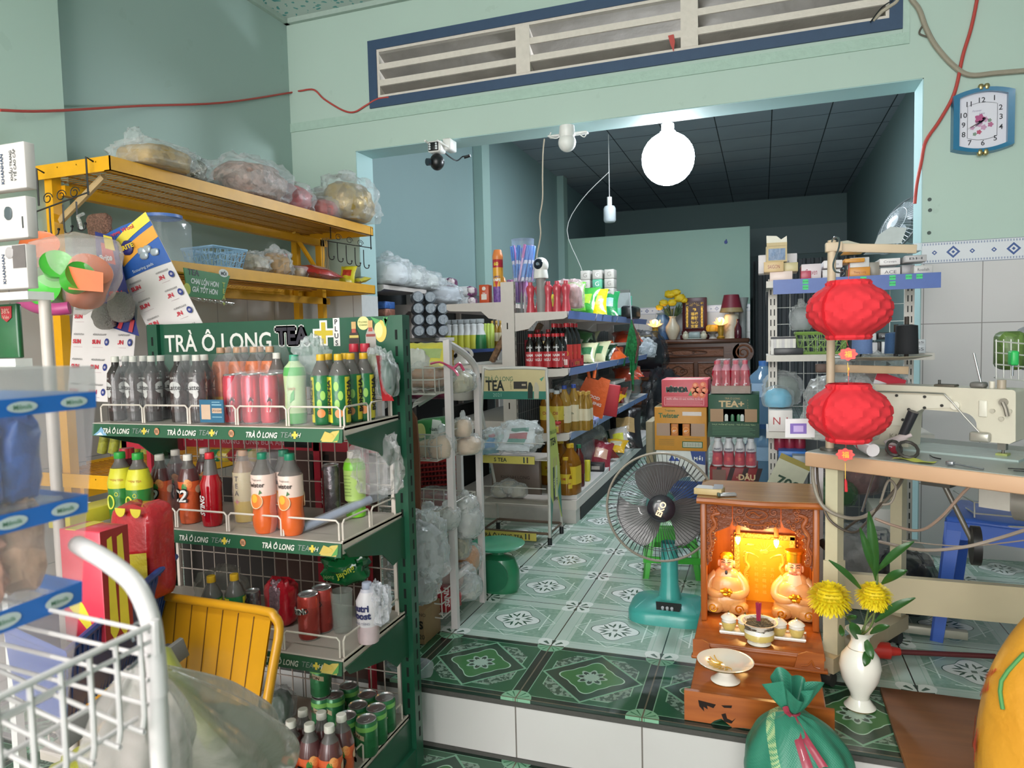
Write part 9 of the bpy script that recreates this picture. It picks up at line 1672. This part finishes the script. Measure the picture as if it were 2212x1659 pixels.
m_.text('TEA',cc_-rt_*L*.28+up_*.045,rt_,up_,.035,P('16281c',.4),bold=.03,thick=.001).text('CHAI LỚN HƠN',cc_-rt_*L*.04+up_*.012,rt_,up_,.03,P('e0e4dc',.4),bold=.04,width=L*.6,thick=.001,shear=.2).text('GIÁ TỐT HƠN',cc_-rt_*L*.04-up_*.02,rt_,up_,.03,P('e0e4dc',.4),bold=.04,width=L*.55,thick=.001,shear=.2)
for k,ch in enumerate('TEA+'):m_.text(ch,cc_+rt_*L*.37+up_*(.012-.028*k),rt_,up_,.03,P('b0b848',.4),bold=.03,thick=.001)
nn_=rt_.cross(up_).normalized();m_.add([cc_+rt_*(L*.37+.03*math.cos(q))+up_*(.065+.018*math.sin(q))+nn_*.001 for q in[2*PI*k/16 for k in range(16)]],[tuple(range(16))],P('dcdcd8',.4),0).text('MỚI',cc_+rt_*L*.37+up_*.065,rt_,up_,.02,P('1c1c1c',.4),bold=.04,thick=.0016)
m_.add([cc_+rt_*(-L*.42+.02*math.cos(q))+up_*(-.03+.025*math.sin(q))+nn_*.001 for q in[2*PI*k/16 for k in range(16)]],[tuple(range(16))],P('c8c838',.4),0)
solo('shelf_sign',m_,'green card sign with white slogan on the lower yellow shelf edge','sign',wl=1)
m_=MB()
for k in range(7):p=at(430+12*k,650+1.5*k,X=-2.3);m_.tube([p+V((-.08,0,.03)),p,p+V((.005,0,.012))],.0025,P('c8c8c4',.3,.5),5)
m_.tube([at(425,645,X=-2.38),at(505,655,X=-2.38)],.003,P('c8c8c4',.3,.5),5);solo('wire_hooks',m_,'row of white wire display hooks under the green card sign','hook rail',wl=1)
# ---------------------------------------------------------------- sponge cards, scouring pads, toy bag
WHc=P('ddd4d2',.5,var=.04);RDs=P('c83040',.5);BLs=P('2c3a80',.5)
def sheet(a,b,c,label,rows,cols,header,seed,ystart=0):
 """card standing in space: a top left, b top right, c bottom left"""
 a,b,c=V(a),V(b),V(c);r,d=b-a,c-a;n=r.cross(-d).normalized();W,H=r.length,d.length;rn,dn=r.normalized(),d.normalized();m_=MB()
 f=lambda u,v:a+r*u+d*v+n*(.012*math.sin(PI*u)+.004)
 m_.grid(lambda u,v:f(u,1-v),8,10,WHc).grid(lambda u,v:f(1-u,1-v)-n*.002,8,10,WHc)
 if header:
  g=lambda u,v:f(u,v)+n*.0012
  m_.grid(lambda u,v:g(u,header*(1-v)),8,4,P('2a5aa8',.4)).grid(lambda u,v:g(.15+.85*u,header*(.75-.5*u*.6-.25*v))+n*.001,8,2,P('e8a038',.4)).grid(lambda u,v:g(.25+.75*u,header*(.4-.3*u-.2*v))+n*.0015,8,2,P('e8d048',.4)).blob(g(.4,header*.45)+n*.001,(.026,.01,.026),P('2c2a6c',.4),3,.1)
  m_.text('BRITE',g(.42,header*.45)+n*.012,rn,-dn,.024,P('d8b830',.4),bold=.04).text('Sponge Wool',g(.4,header*.1)+n*.002,rn,-dn,.022,RDs,bold=.02)
  for q in range(4):m_.blob(g(.62+.1*(q%3),header*(.62+.1*(q//2))),(.018,.008,.014),P('b8c0c8',.3,.3),q,.1)
  m_.text('Scouring pads',g(.5,header*.94)+n*.002,rn,-dn,.016,P('d8dce0',.4))
 for i in range(rows):
  for j in range(cols):
   u,v=(j+.5)/cols,(header or 0)+(1-(header or 0))*(i+.62)/rows;p=f(u,v)+n*.0014
   m_.text('SUN',p-rn*W*.1/cols*1.4,rn,-dn,min(.026,.2*W/cols),RDs,bold=.05).text('ฟอยสแตนเลส',p-dn*H*.3/rows*(1-(header or 0)),rn,-dn,.012,P('3a3638',.5),width=W*.62/cols)
   k=p+rn*W*.34/cols;R=.1*W/cols;m_.add([k+rn*R*math.cos(q)-dn*R*1.3*math.sin(q)for q in[2*PI*s/14 for s in range(14)]],[tuple(range(14))],BLs,0).add([k+n*.0004+rn*R*.5*math.cos(q)-dn*R*.5*math.sin(q)for q in[2*PI*s/10 for s in range(10)]],[tuple(range(10))],P('b0a8b8',.5),0)
   m_.add([p-dn*-.02-rn*.03,p-dn*-.02+rn*.02,p-dn*-.021+rn*.02,p-dn*-.021-rn*.03],[(0,1,2,3)],P('b08890',.5),0)
 return solo('sponge_card',m_,label,'card',wl=1)
sheet(at(232,505,Y=1.96),at(312,470,Y=1.98),at(345,835,Y=1.96),'tilted white card sloping header',5,2,.3,1)if 0 else None
TL,TR_=at(222,512,Y=1.97),at(322,468,Y=2.0);dd=at(440,700,Y=2.0)-TR_
sheet(TL,TR_,TL+dd*1.25,'tilted white card with blue and orange header among the hanging cards',5,2,.34,1)
sheet(at(162,650,Y=1.955),at(300,650,Y=1.955),at(148,862,Y=1.955),'upright white card with red words in three columns',4,3,0,2)
m_=MB();a,b,c_=at(205,500,Y=1.93),at(262,515,Y=1.93),at(218,700,Y=1.93);r_,d_=b-a,c_-a;ff=lambda u,v:a+r_*u*(.75+.7*v)+d_*v+V((0,-.004*math.sin(PI*u),0))
m_.grid(lambda u,v:ff(u,1-v),6,10,P('2a3078',.4)).grid(lambda u,v:ff(.3+.5*u,.3-.2*v)+V((0,-.002,0)),4,4,P('c83038',.4)).grid(lambda u,v:ff(.5+.4*u,.15-.14*v)+V((0,-.003,0)),4,4,P('d8c040',.4)).text('Brite',ff(.5,.25)+V((0,-.006,0)),F_,U_,.03,P('e0dce0',.4),bold=.03).text('SUN',ff(.62,.62)+V((0,-.005,0)),F_,U_,.032,P('d83848',.4),bold=.06)
for k in range(3):m_.add([ff(.2+.28*k,.98)+V((0,-.003,0)),ff(.3+.28*k,.98)+V((0,-.003,0)),ff(.5+.25*k,.84)+V((0,-.003,0)),ff(.4+.25*k,.84)+V((0,-.003,0))],[(0,1,2,3)],P('c04048',.4),0)
solo('sponge_card',m_,'dark blue scouring pad card with red and yellow print hanging in front','card',wl=1)
sw=P('a8a29c',.3,.6,var=.3,scale=160,bumpy=1.0)
for k,(x,y,r)in enumerate(((226,684,.042),(262,664,.048))):solo('steel_wool',MB().blob(at(x,y,Y=1.9),(r,.03,r*1.1),sw,k,.12,6),('left' if not k else'right')+' steel wool pad on the dark blue card','scouring pad',gp='steel wool pads',wl=1)
solo('copper_pad',MB().blob(at(215,487,Y=2.1),(.055,.02,.045),P('9c7464',.4,.6,var=.6,scale=160,bumpy=1),5,.1,e=.5),'copper coloured scouring pad pack behind the cards','scouring pad',wl=1)
q=at(158,598,Y=1.72);t=thing('toy_bag','clear bag of orange and green plastic cups hanging from black hooks','plastic bag',q)
OG,GG,MG=P('e0703c',.4,coat=.2),P('4cb83c',.4,coat=.2),P('b04078',.4)
def cup(c,r,h,mt,tilt,nm='toy_cup'):
 M=Matrix.Translation(c)@Matrix.Rotation(tilt[0],4,'X')@Matrix.Rotation(tilt[1],4,'Y');part(nm,MB().lathe([(0,0),(r*.8,0),(r*.85,.004),(r,h),(r*1.05,h+.004),(r*.95,h),(0,h*.9)],mt,24,mtx=M),t)
for px_,py_,Y,r,h,mt,tl in((95,560,1.74,.055,.07,OG,(.8,.6)),(75,612,1.68,.042,.06,GG,(.3,1.4)),(125,590,1.66,.045,.06,GG,(1.0,.8)),(155,612,1.64,.045,.06,GG,(.6,1.2)),(120,640,1.66,.05,.05,GG,(1.2,.3)),(200,580,1.7,.075,.11,OG,(.4,-2.2))):cup(at(px_,py_,Y=Y),r,h,mt,tl)
part('orange_sheet',MB().grid(lambda u,v:at(148+75*u,575+14*u+50*v-8*u*v,Y=1.6+.03*u),4,4,OG),t)
part('magenta_strip',MB().tube([at(45,645,Y=1.66),at(75,662,Y=1.62),at(115,668,Y=1.6),at(150,665,Y=1.62)],.02,MG,10,sub=3),t)
def tb(u,v):
 th=2*PI*u;prof=[(1,.02),(.98,.16),(.88,.85),(.7,1),(.45,1),(.2,.75),(0,.2)];zz=v
 import bisect
 for(z1_,r1),(z0_,r0)in zip(prof,prof[1:]):
  if z0_<=zz<=z1_:k=(zz-z0_)/(z1_-z0_);r=r0+(r1-r0)*k;break
 n_=1+.07*noise.noise(V((math.cos(th)*2.4,math.sin(th)*2.4,v*3)))+.05*math.cos(th*11)*max(0,v-.6)
 return(q[0]+(.175*r*n_)*math.cos(th)+.025*max(0,v-.3),q[1]+.11*r*n_*math.sin(th),q[2]-.125+.27*v)
part('bag_film',MB().grid(tb,64,30,film('e8dcd8',.3,crease=20)),t)
part('bag_neck',MB().tube([at(175,492,Y=1.74),at(172,478,Y=1.8),at(168,468,Y=1.85),at(180,462,Y=1.9)],.006,film('e0e0e0',.7),6,sub=2),t)
# ================================================================ things near the viewer, left
BX_=P('cfc6c2',.45,var=.06);GBX=P('8a8480',.45,var=.2)
def medbox(y0,y1,x1,k,lb,s2):
 a,b=at(x1-92,y1,Y=1.1),at(x1,y0,Y=1.1);m_=MB().rbox((a[0],1.1,a[2]),(b[0],1.125,b[2]-.002),.002,BX_);cx=(a[0]+b[0])/2;h=b[2]-a[2];w=b[0]-a[0];y=1.0992;zc=(a[2]+b[2])/2
 if k==1:m_.box((a[0],y,a[2]+.002),(a[0]+w*.35,1.1,b[2]-.004),GBX).blob((cx+w*.12,y,zc+h*.1),(.012,.002,.014),P('4c5458',.4),3,.1).box((b[0]-.014,y,zc-.025),(b[0]-.01,1.1,zc),P('3a3a3a',.4))
 else:
  m_.text('KHANHAN',(cx+w*.02,y,zc-.005),(0,0,1),(-1,0,0),.013,P('2f3f5c',.5),bold=.02).text('KHANHAN',(cx-w*.26,y,zc),(0,0,1),(-1,0,0),.009,P('2f3f5c',.5),bold=.02)
  if k==0:m_.text('KHẨU TRANG',(cx+w*.2,y,zc),(0,0,1),(-1,0,0),.01,P('3a3a3a',.5),bold=.02).text('Y TẾ CAO CẤP',(cx+w*.28,y,zc),(0,0,1),(-1,0,0),.01,P('3a3a3a',.5),bold=.02)
  else:m_.box((cx+w*.22,y,zc-h*.05),(b[0]-.001,1.1,b[2]-.004),P('6d6462',.45,var=.3)).blob((cx+w*.16,y,zc+h*.3),(.012,.002,.012),P('a8a0a0',.5),3,.1)
  m_.prism([(cx-w*.42+.004*math.cos(q),zc+h*.35+.004*math.sin(q))for q in[k_*.6 for k_ in range(10)]],.0005,P('b84048',.5),Matrix.Translation((0,y,0)))
 solo('mask_box',m_,lb,'box',gp=s2,wl=1)
g_='medical mask boxes stacked at left edge'
medbox(302,418,50,0,'topmost white mask box of the stack at the left edge',g_);medbox(420,522,54,1,'middle mask box at the left edge with a grey photo panel',g_);medbox(524,628,54,2,'bottom mask box of the stack at the left edge',g_)
a,b=at(-20,640,Y=1.09),at(60,640,Y=1.09);z=at(40,630,Y=1.1)[2]
t=thing('side_stand','white stand with mask boxes at the left edge of the view','stand',(a[0],1.2,LOW));part('shelf',MB().box((a[0]-.3,1.09,z-.018),(b[0],1.15,z-.001),WHT),t)
for x,y in((b[0]-.012,1.136),):part('leg',MB().cyl((x,y,LOW),(x,y,z),.012,P('c0b4ac',.4),seg=12),t)
part('leg',MB().cyl((a[0]-.2,1.136,LOW),(a[0]-.2,1.136,z),.012,P('c0b4ac',.4),seg=12),t)
a,b=at(-30,775,Y=1.15),at(34,655,Y=1.15);m_=MB().rbox((a[0],1.15,a[2]),(b[0],1.165,b[2]),.005,P('1f5c34',.35,coat=.4,var=.3));q=at(14,675,Y=1.149);m_.prism([(q[0]-.018,q[2]+.014),(q[0]-.016,q[2]-.012),(q[0],q[2]-.022),(q[0]+.016,q[2]-.012),(q[0]+.018,q[2]+.014)],.001,P('a82c34',.4),Matrix.Translation((0,1.148,0))).text('38%',(q[0],1.147,q[2]+.003),F_,U_,.016,P('d8a898',.4)).text('Viên',(q[0],1.147,q[2]-.011),F_,U_,.012,P('d8a898',.4))
solo('green_pouch',m_,'dark green pouch with a red 38% badge under the mask boxes','pouch',wl=1)
solo('pouch_tray',MB().box((a[0]-.02,1.14,a[2]-.02),(b[0]+.0,1.18,a[2]-.001),WHT).box((a[0]-.02,1.16,LOW),(a[0],1.18,a[2]-.02),WHT),'white ledge under the dark green pouch','ledge',wl=1)
# clear tiered display box with blue strips
CLR=film('d8ccd0',.3,.15,6,.1);CLR2=film('d4dae4',.25,.15,6,.1);BS=P('2a74cc',.4,var=.04)
TX=-.62;t=thing('display_box','tall clear plastic display tower with blue printed strips, nearest at left','display box',(-.72,.4,LOW))
yf=lambda px_,py_:at(px_,py_,X=TX)[1]
lv=[(790,205),(862,207),(1090,188),(1280,176),(1640,132)]
P_=[at(x,y,X=TX)for y,x in lv];m_=MB()
for k in range(len(P_)-1):a,b=P_[k],P_[k+1];m_.add([a,b,V((TX,.2,b[2])),V((TX,.2,a[2]))],[(0,1,2,3)],CLR,0).add([a,b,b+V((-.2,.02,0)),a+V((-.2,.02,0))],[(0,1,2,3)],CLR,0)
m_.add([P_[-1],V((TX,.2,LOW)),V((TX,.2,P_[-1][2]))],[(0,1,2)],CLR,0).add([P_[-1],V((TX,P_[-1][1],LOW)),V((TX,.2,LOW))],[(0,1,2)],CLR,0)
part('clear_wall',m_,t)
lz=film('e0dedc',1,.35,6,.1);a,b=P_[0],at(207,846,X=TX)
part('clear_lid',MB().add([a,b,V((TX,.2,b[2])),V((TX,.2,a[2]+.012)),a+V((-.2,.02,0)),V((TX-.2,.2,a[2]+.012))],[(0,3,2,1),(0,4,5,3)],lz,0),t)
for(ytop,ybot,xr)in((846,880,208),(1068,1106,190),(1256,1300,178)):
 a,b=at(xr,ytop,X=TX+.002),at(xr,ybot,X=TX+.002);sp_=MB().add([V((TX+.002,.2,b[2])),b,a,V((TX+.002,.2,a[2]))],[(0,1,2,3),(3,2,1,0)],BS,0).add([b,b+V((-.2,.02,0)),a+V((-.2,.02,0)),a],[(0,1,2,3),(3,2,1,0)],BS,0)
 h=a[2]-b[2];zc=(a[2]+b[2])/2
 for yy in(.025,.075):y=a[1]-yy;sp_.add([V((TX+.003,y+.014*math.cos(k_),zc+h*.32*math.sin(k_)))for k_ in[2*PI*j/18 for j in range(18)]],[tuple(range(18))],P('d4dcdc',.5),0)
 for yy in(.025,.075):sp_.text('Milmilk',V((TX+.0035,a[1]-yy,zc)),(0,1,0),U_,.006,P('4a8a68',.5),bold=.01)
 part('blue_strip',sp_,t)
rr=random.Random(12);zA_,zB_,zC_=at(190,900,X=TX)[2],at(188,1062,X=TX)[2],at(178,1250,X=TX)[2]
for lev,(zz,cols,nm)in enumerate(((zB_,('2c5cb0','3a6cc4','5080c8','88a8d8'),'blue'),(zC_,('e0a088','e8b89c','c8a890','30508c'),'peach'))):
 part('tier_floor',MB().box((TX-.19,.2,zz-.003),(TX-.004,.46+.02*(1-lev),zz),CLR2),t)
 for k in range(12):
  y=.26+.19*(k%6)/5;x=TX-.03-.07*(k//6);h=.06+.035*rr.random();o_=MB().blob((0,0,h*.5),(.024,.02,h*.5),P(cols[k%4],.35,coat=.3,var=.35,scale=60),k,.3,e=.6,nu=16,nv=10);solo('small_packet',o_,nm+' packet, '+nth(k%6,6)+(' in the outer row' if k<6 else' in the inner row')+' of the clear tower','packet',(x,y,zz+.001),rr.uniform(-.5,.5),nm+' packets inside the clear tower')
m_=MB().rbox((TX-.16,.25,.52),(TX-.03,.42,.7),.01,P('a89c8c',.5)).rbox((TX-.1,.3,.5),(TX-.02,.4,.56),.01,P('6ca83c',.4)).text('MINI',(TX-.019,.36,.545),(0,1,0),U_,.02,P('1c1c1c',.4),bold=.05)
solo('mini_box',m_,'pale box with green corner in the tower bottom','box',wl=1)
solo('tower_block',MB().box((TX-.18,.22,LOW),(TX-.02,.42,.499),P('4a4440',.7)),'dim block filling the tower base','box',wl=1)
# white wire basket stand
NW=P('d4cdcc',.35,coat=.2);bx=-.50;t=thing('basket_stand','white wire basket stand with a thick curved post, close at bottom left','rack',(-.55,.42,LOW))
C=at(322,1352,X=bx);pt=lambda x,y,Y=.465:at(x,y,Y=Y)
part('curved_post',MB().tube([pt(168,1176,.5),pt(190,1188),pt(235,1215),pt(290,1262),pt(322,1330),pt(334,1400),pt(342,1500),pt(348,1660),V((pt(352,1700)[0],.465,LOW))],.0085,NW,12,sub=4),t)
m_=MB();zR=C[2];yn=.16
m_.tube([V((bx,C[1],zR)),V((bx,yn,zR))],.0028,NW,8).tube([V((bx,C[1],zR-.014)),V((bx,yn,zR-.014))],.002,NW,6)
for k in range(4):z=zR-.005-.022*k;m_.tube([V((bx-.002*k,C[1],z+(0 if k<2 else 0))),V((-.72,C[1]+.0,z+.012))],.002,NW,6)
for k in range(11):y=C[1]-.01-.024*k;m_.tube([V((bx,y,zR)),V((bx,y,zR-.075)),V((bx-.006,y,zR-.086)),V((bx-.018,y,zR-.088)),V((-.72,y+.02,zR-.07))],.0022,NW,6,sub=2)
for k in range(3):m_.tube([V((bx-.02-.05*k,C[1],zR-.086+.004*k)),V((bx-.02-.05*k,yn,zR-.086+.004*k))],.0024,NW,6)
part('wire_basket',m_,t)
part('front_post',MB().tube([V((bx,.14,LOW)),V((bx,.14,zR+.01))],.0085,NW,10),t);part('post_bracket',MB().cyl(V((bx+.002,C[1]+.004,zR+.004)),V((bx+.002,C[1]+.004,zR-.026)),.004,NW,seg=8),t)
for k,pts in enumerate((((290,1385),(285,1360),(300,1345),(325,1355)),((320,1400),(305,1420),(285,1440),(275,1445)))):solo('wire_hook',MB().tube([at(x,y,Y=.47)for x,y in pts],.0018,hk,6,sub=4),('upper' if not k else'lower')+' thin steel hook on the near white basket','hook',wl=1)
# big plastic bags hanging from the stand
def sagbag(name,label,top,c,r,fm,core,seed):
 """bag drawn to a point above: folds radiate from the knot"""
 top,c=V(top),V(c);t=thing(name,label,'plastic bag',c-V((0,0,r[2])))
 def fn(u,v):
  th=2*PI*u;k=v**.8;rad=math.sin(PI*min(1,.04+v*.8))**.9 if v<.62 else math.sin(PI*(.04+.62*.8))**.9*math.cos((v-.62)/.38*PI/2)**.5;p=top.lerp(c,min(1,v/.62))+V((0,0,-r[2]*max(0,(v-.62)/.38)));fold=1+.16*math.cos(th*7+seed)*(1-v)+.1*noise.noise(V((math.cos(th)*3,math.sin(th)*3,v*4+seed)))
  return p+V((r[0]*rad*fold*math.cos(th),r[1]*rad*fold*math.sin(th),0))
 if core:part('contents',MB().blob(c-V((0,0,r[2]*.1)),[q*.8 for q in r],core,seed,.15),t)
 part('bag_film',MB().grid(fn,64,30,fm),t);return t
fmg=film('c4beb4',.75,.25,14)
sagbag('plastic_bag','large grey hazy bag sagging from the white stand at the bottom',at(335,1450,Y=.72),at(470,1635,Y=.95),(.13,.12,.11),fmg,P('8c8478',.5,var=.4),3)
sagbag('plastic_bag','pale clear bag hanging by a hook left of the thick post',at(300,1435,Y=.52),at(300,1640,Y=.56),(.055,.05,.08),film('d4ccc8',.7,.25,20),P('a89c94',.5,var=.3),5)
solo('yellow_bag',MB().blob(at(200,1668,Y=.8),(.06,.06,.03),P('a8a438',.4,coat=.3,bumpy=.6),4,.2),'yellow green bag at the bottom left corner','plastic bag',wl=1)
solo('olive_roll',MB().tube([at(352,1415,Y=.9),at(400,1500,Y=.85),at(470,1610,Y=.8)],.016,P('8c8c3c',.5,var=.3),10,sub=3),'olive green rolled thing poking out of the grey bag','roll',wl=1)
# blue bin with dog food boxes
BB=P('34549c',.45,var=.1);a,b=at(378,1203,Y=1.42),at(140,1412,Y=.98);a2,b2=at(335,1395,Y=1.40),at(140,1560,Y=.98);lf=V((-.26,.06,0));t=thing('blue_bin','tilted blue plastic bin with red boxes, behind the white basket','bin',(a+b2)/2-V((0,0,.15)))
m_=MB().add([a,b,b2,a2,a+lf,b+lf,b2+lf*.8,a2+lf*.8],[(0,1,2,3),(4,7,6,5),(0,3,7,4),(1,5,6,2),(3,2,6,7)],BB,0);n_=(b-a).normalized()
m_.tube([a,b,b+lf,a+lf],.009,BB,8,closed=1)
for k in range(26):p=a.lerp(b,(k+.5)/26);p2=a2.lerp(b2,(k+.5)/26);m_.tube([p+V((.002,-.002,-.01)),p2+V((.002,-.002,0))],.0018,BB,4)
part('bin_body',m_,t)
RD1,RD2,YL1=P('c02c3c',.35,coat=.3,var=.06),P('8c2028',.4),P('d8c43c',.4)
a,b=at(180,1345,Y=1.1),at(215,1150,Y=1.1);w=.05;m_=MB().rbox((b[0]-.12,1.1,a[2]-.05),(b[0],1.17,b[2]),.003,P('d83c50',.35,coat=.2));m_.box((b[0],1.1,a[2]-.05),(b[0]+.0008,1.17,b[2]),RD2)
for k,(y,w_)in enumerate(((1.115,.012),(1.14,.014))):m_.add([(b[0]+.0014,y,b[2]-.02),(b[0]+.0014,y+w_,b[2]-.015),(b[0]+.0014,y+w_+.006,a[2]-.02),(b[0]+.0014,y+w_/2,a[2]-.04),(b[0]+.0014,y-.004,a[2]-.02)],[(0,4,3,2,1)],YL1,0)
m_.prism([(b[0]-.12+.085*math.cos(q),a[2]-.03+.1*math.sin(q))for q in[PI*k/12 for k in range(13)]if math.cos(q)>-.4],.001,YL1,Matrix.Translation((0,1.0992,0)));m_.box((b[0]-.1,1.1,b[2]-.001),(b[0]-.07,1.17,b[2]+.0008),YL1)
solo('snack_box',m_,'bright red box with yellow oval in the blue bin','box',wl=1)
a,b=at(255,1290,Y=1.34),at(344,1090,Y=1.34);m_=MB().blob(((a[0]+b[0])/2,1.36,(a[2]+b[2])/2),((b[0]-a[0])*.44,.045,(b[2]-a[2])*.48),P('b8242c',.3,coat=.5,bumpy=.4),4,.06,e=.35);cx,cz=(a[0]+b[0])/2,(a[2]+b[2])/2
def bl(u,v):return V((cx+(u-.5)*(b[0]-a[0])*.84,1.302+.004*math.sin(7*u),cz+(v-.5)*(b[2]-a[2])*.52-.042))
m_.grid(lambda u,v:bl(u,v*.8+.12*u),8,6,P('c8b428',.35,coat=.4,bumpy=.3))
for k in(0,1):m_.prism([(cx-.012+.05*k+.017*math.cos(q),b[2]-.006+.022*math.sin(q))for q in[PI+PI*j/8 for j in range(9)]],.002,YL1,Matrix.Translation((0,1.304,0)))
m_.prism([(cx-.03+.024*math.cos(q),cz-.05+.03*math.sin(q))for q in[2*PI*j/20 for j in range(20)]],.002,P('cfc8c4',.4),Matrix.Translation((0,1.306,0))).prism([(cx-.03+.017*math.cos(q),cz-.052+.022*math.sin(q))for q in[2*PI*j/20 for j in range(20)]],.002,P('2a2024',.4),Matrix.Translation((0,1.304,0)))
solo('pet_food_bag',m_,'glossy red and yellow bag standing in the blue bin','bag',wl=1)
solo('yellow_edge_box',MB().rbox(at(150,1120,Y=1.4),at(245,1092,Y=1.6),.003,RD2).rbox(at(150,1112,Y=1.398),at(240,1104,Y=1.6),.002,YL1),'dark red box with yellow bands behind the bright red box','box',wl=1)
# yellow folding chair
YC_=P('cc8f14',.4,coat=.2,var=.05);t=thing('folding_chair','yellow slatted metal folding chair leaning behind the plastic bags','chair',at(450,1659,Z=LOW+.01)if 0 else V((-1.25,1.3,LOW)))
q0,q1,q2,q3=at(350,1292,Y=1.42),at(585,1335,Y=1.34),at(552,1560,Y=1.28),at(330,1545,Y=1.36)
gv=P('6a4408',.6)
def ch(u,v):return q0.lerp(q1,u).lerp(q3.lerp(q2,u),v)+V((0,.01*math.sin(PI*u),0))
m_=MB().grid(lambda u,v:ch(u,v),12,8,YC_).grid(lambda u,v:ch(1-u,v)+V((0,.006,0)),12,8,YC_)
for k in range(1,7):m_.tube([ch(k/7,.02)+V((0,-.002,0)),ch(k/7,.98)+V((0,-.002,0))],.0012,gv,4)
part('backrest',m_,t)
part('frame_tube',MB().tube([q0+V((-.02,.01,.01)),at(355,1288,Y=1.41),at(560,1318,Y=1.34),at(592,1332,Y=1.33),at(603,1360,Y=1.33),at(590,1440,Y=1.3),at(562,1600,Y=1.26),V((-1.15,1.2,LOW))],.011,YC_,10,sub=3).tube([q0+V((-.02,.01,.01)),q3+V((-.03,.0,0)),V((-1.5,1.25,LOW))],.011,YC_,10),t)
s0,s1,s2,s3=at(300,1420,Y=1.2),at(385,1500,Y=1.2),at(370,1600,Y=1.1),at(175,1560,Y=1.1)
m_=MB();o_=[at(x,y,Y=1.12+.0006*(1600-y))for x,y in((330,1440),(375,1480),(372,1598),(250,1598),(190,1585),(168,1550),(185,1520),(240,1480))];n_=V((-.01,.02,-.01));n=len(o_);m_.add(o_+[p+n_ for p in o_],[tuple(range(n))[::-1],tuple(range(n,2*n))]+[(i,(i+1)%n,(i+1)%n+n,i+n)for i in range(n)],YC_,0);part('seat',m_,t)
m_=MB();bar(m_,at(400,1395,Y=1.15),at(130,1600,Y=.9),.012,.045,P('6d6a68',.5));solo('grey_bar',m_,'flat grey bar slanting behind the white basket','bar',wl=1)
solo('grey_slab',MB().rbox(at(352,1480,Y=1.25),at(388,1392,Y=1.27),.003,P('5c5856',.5)),'dark grey panel edge behind the thick white post','panel',wl=1)
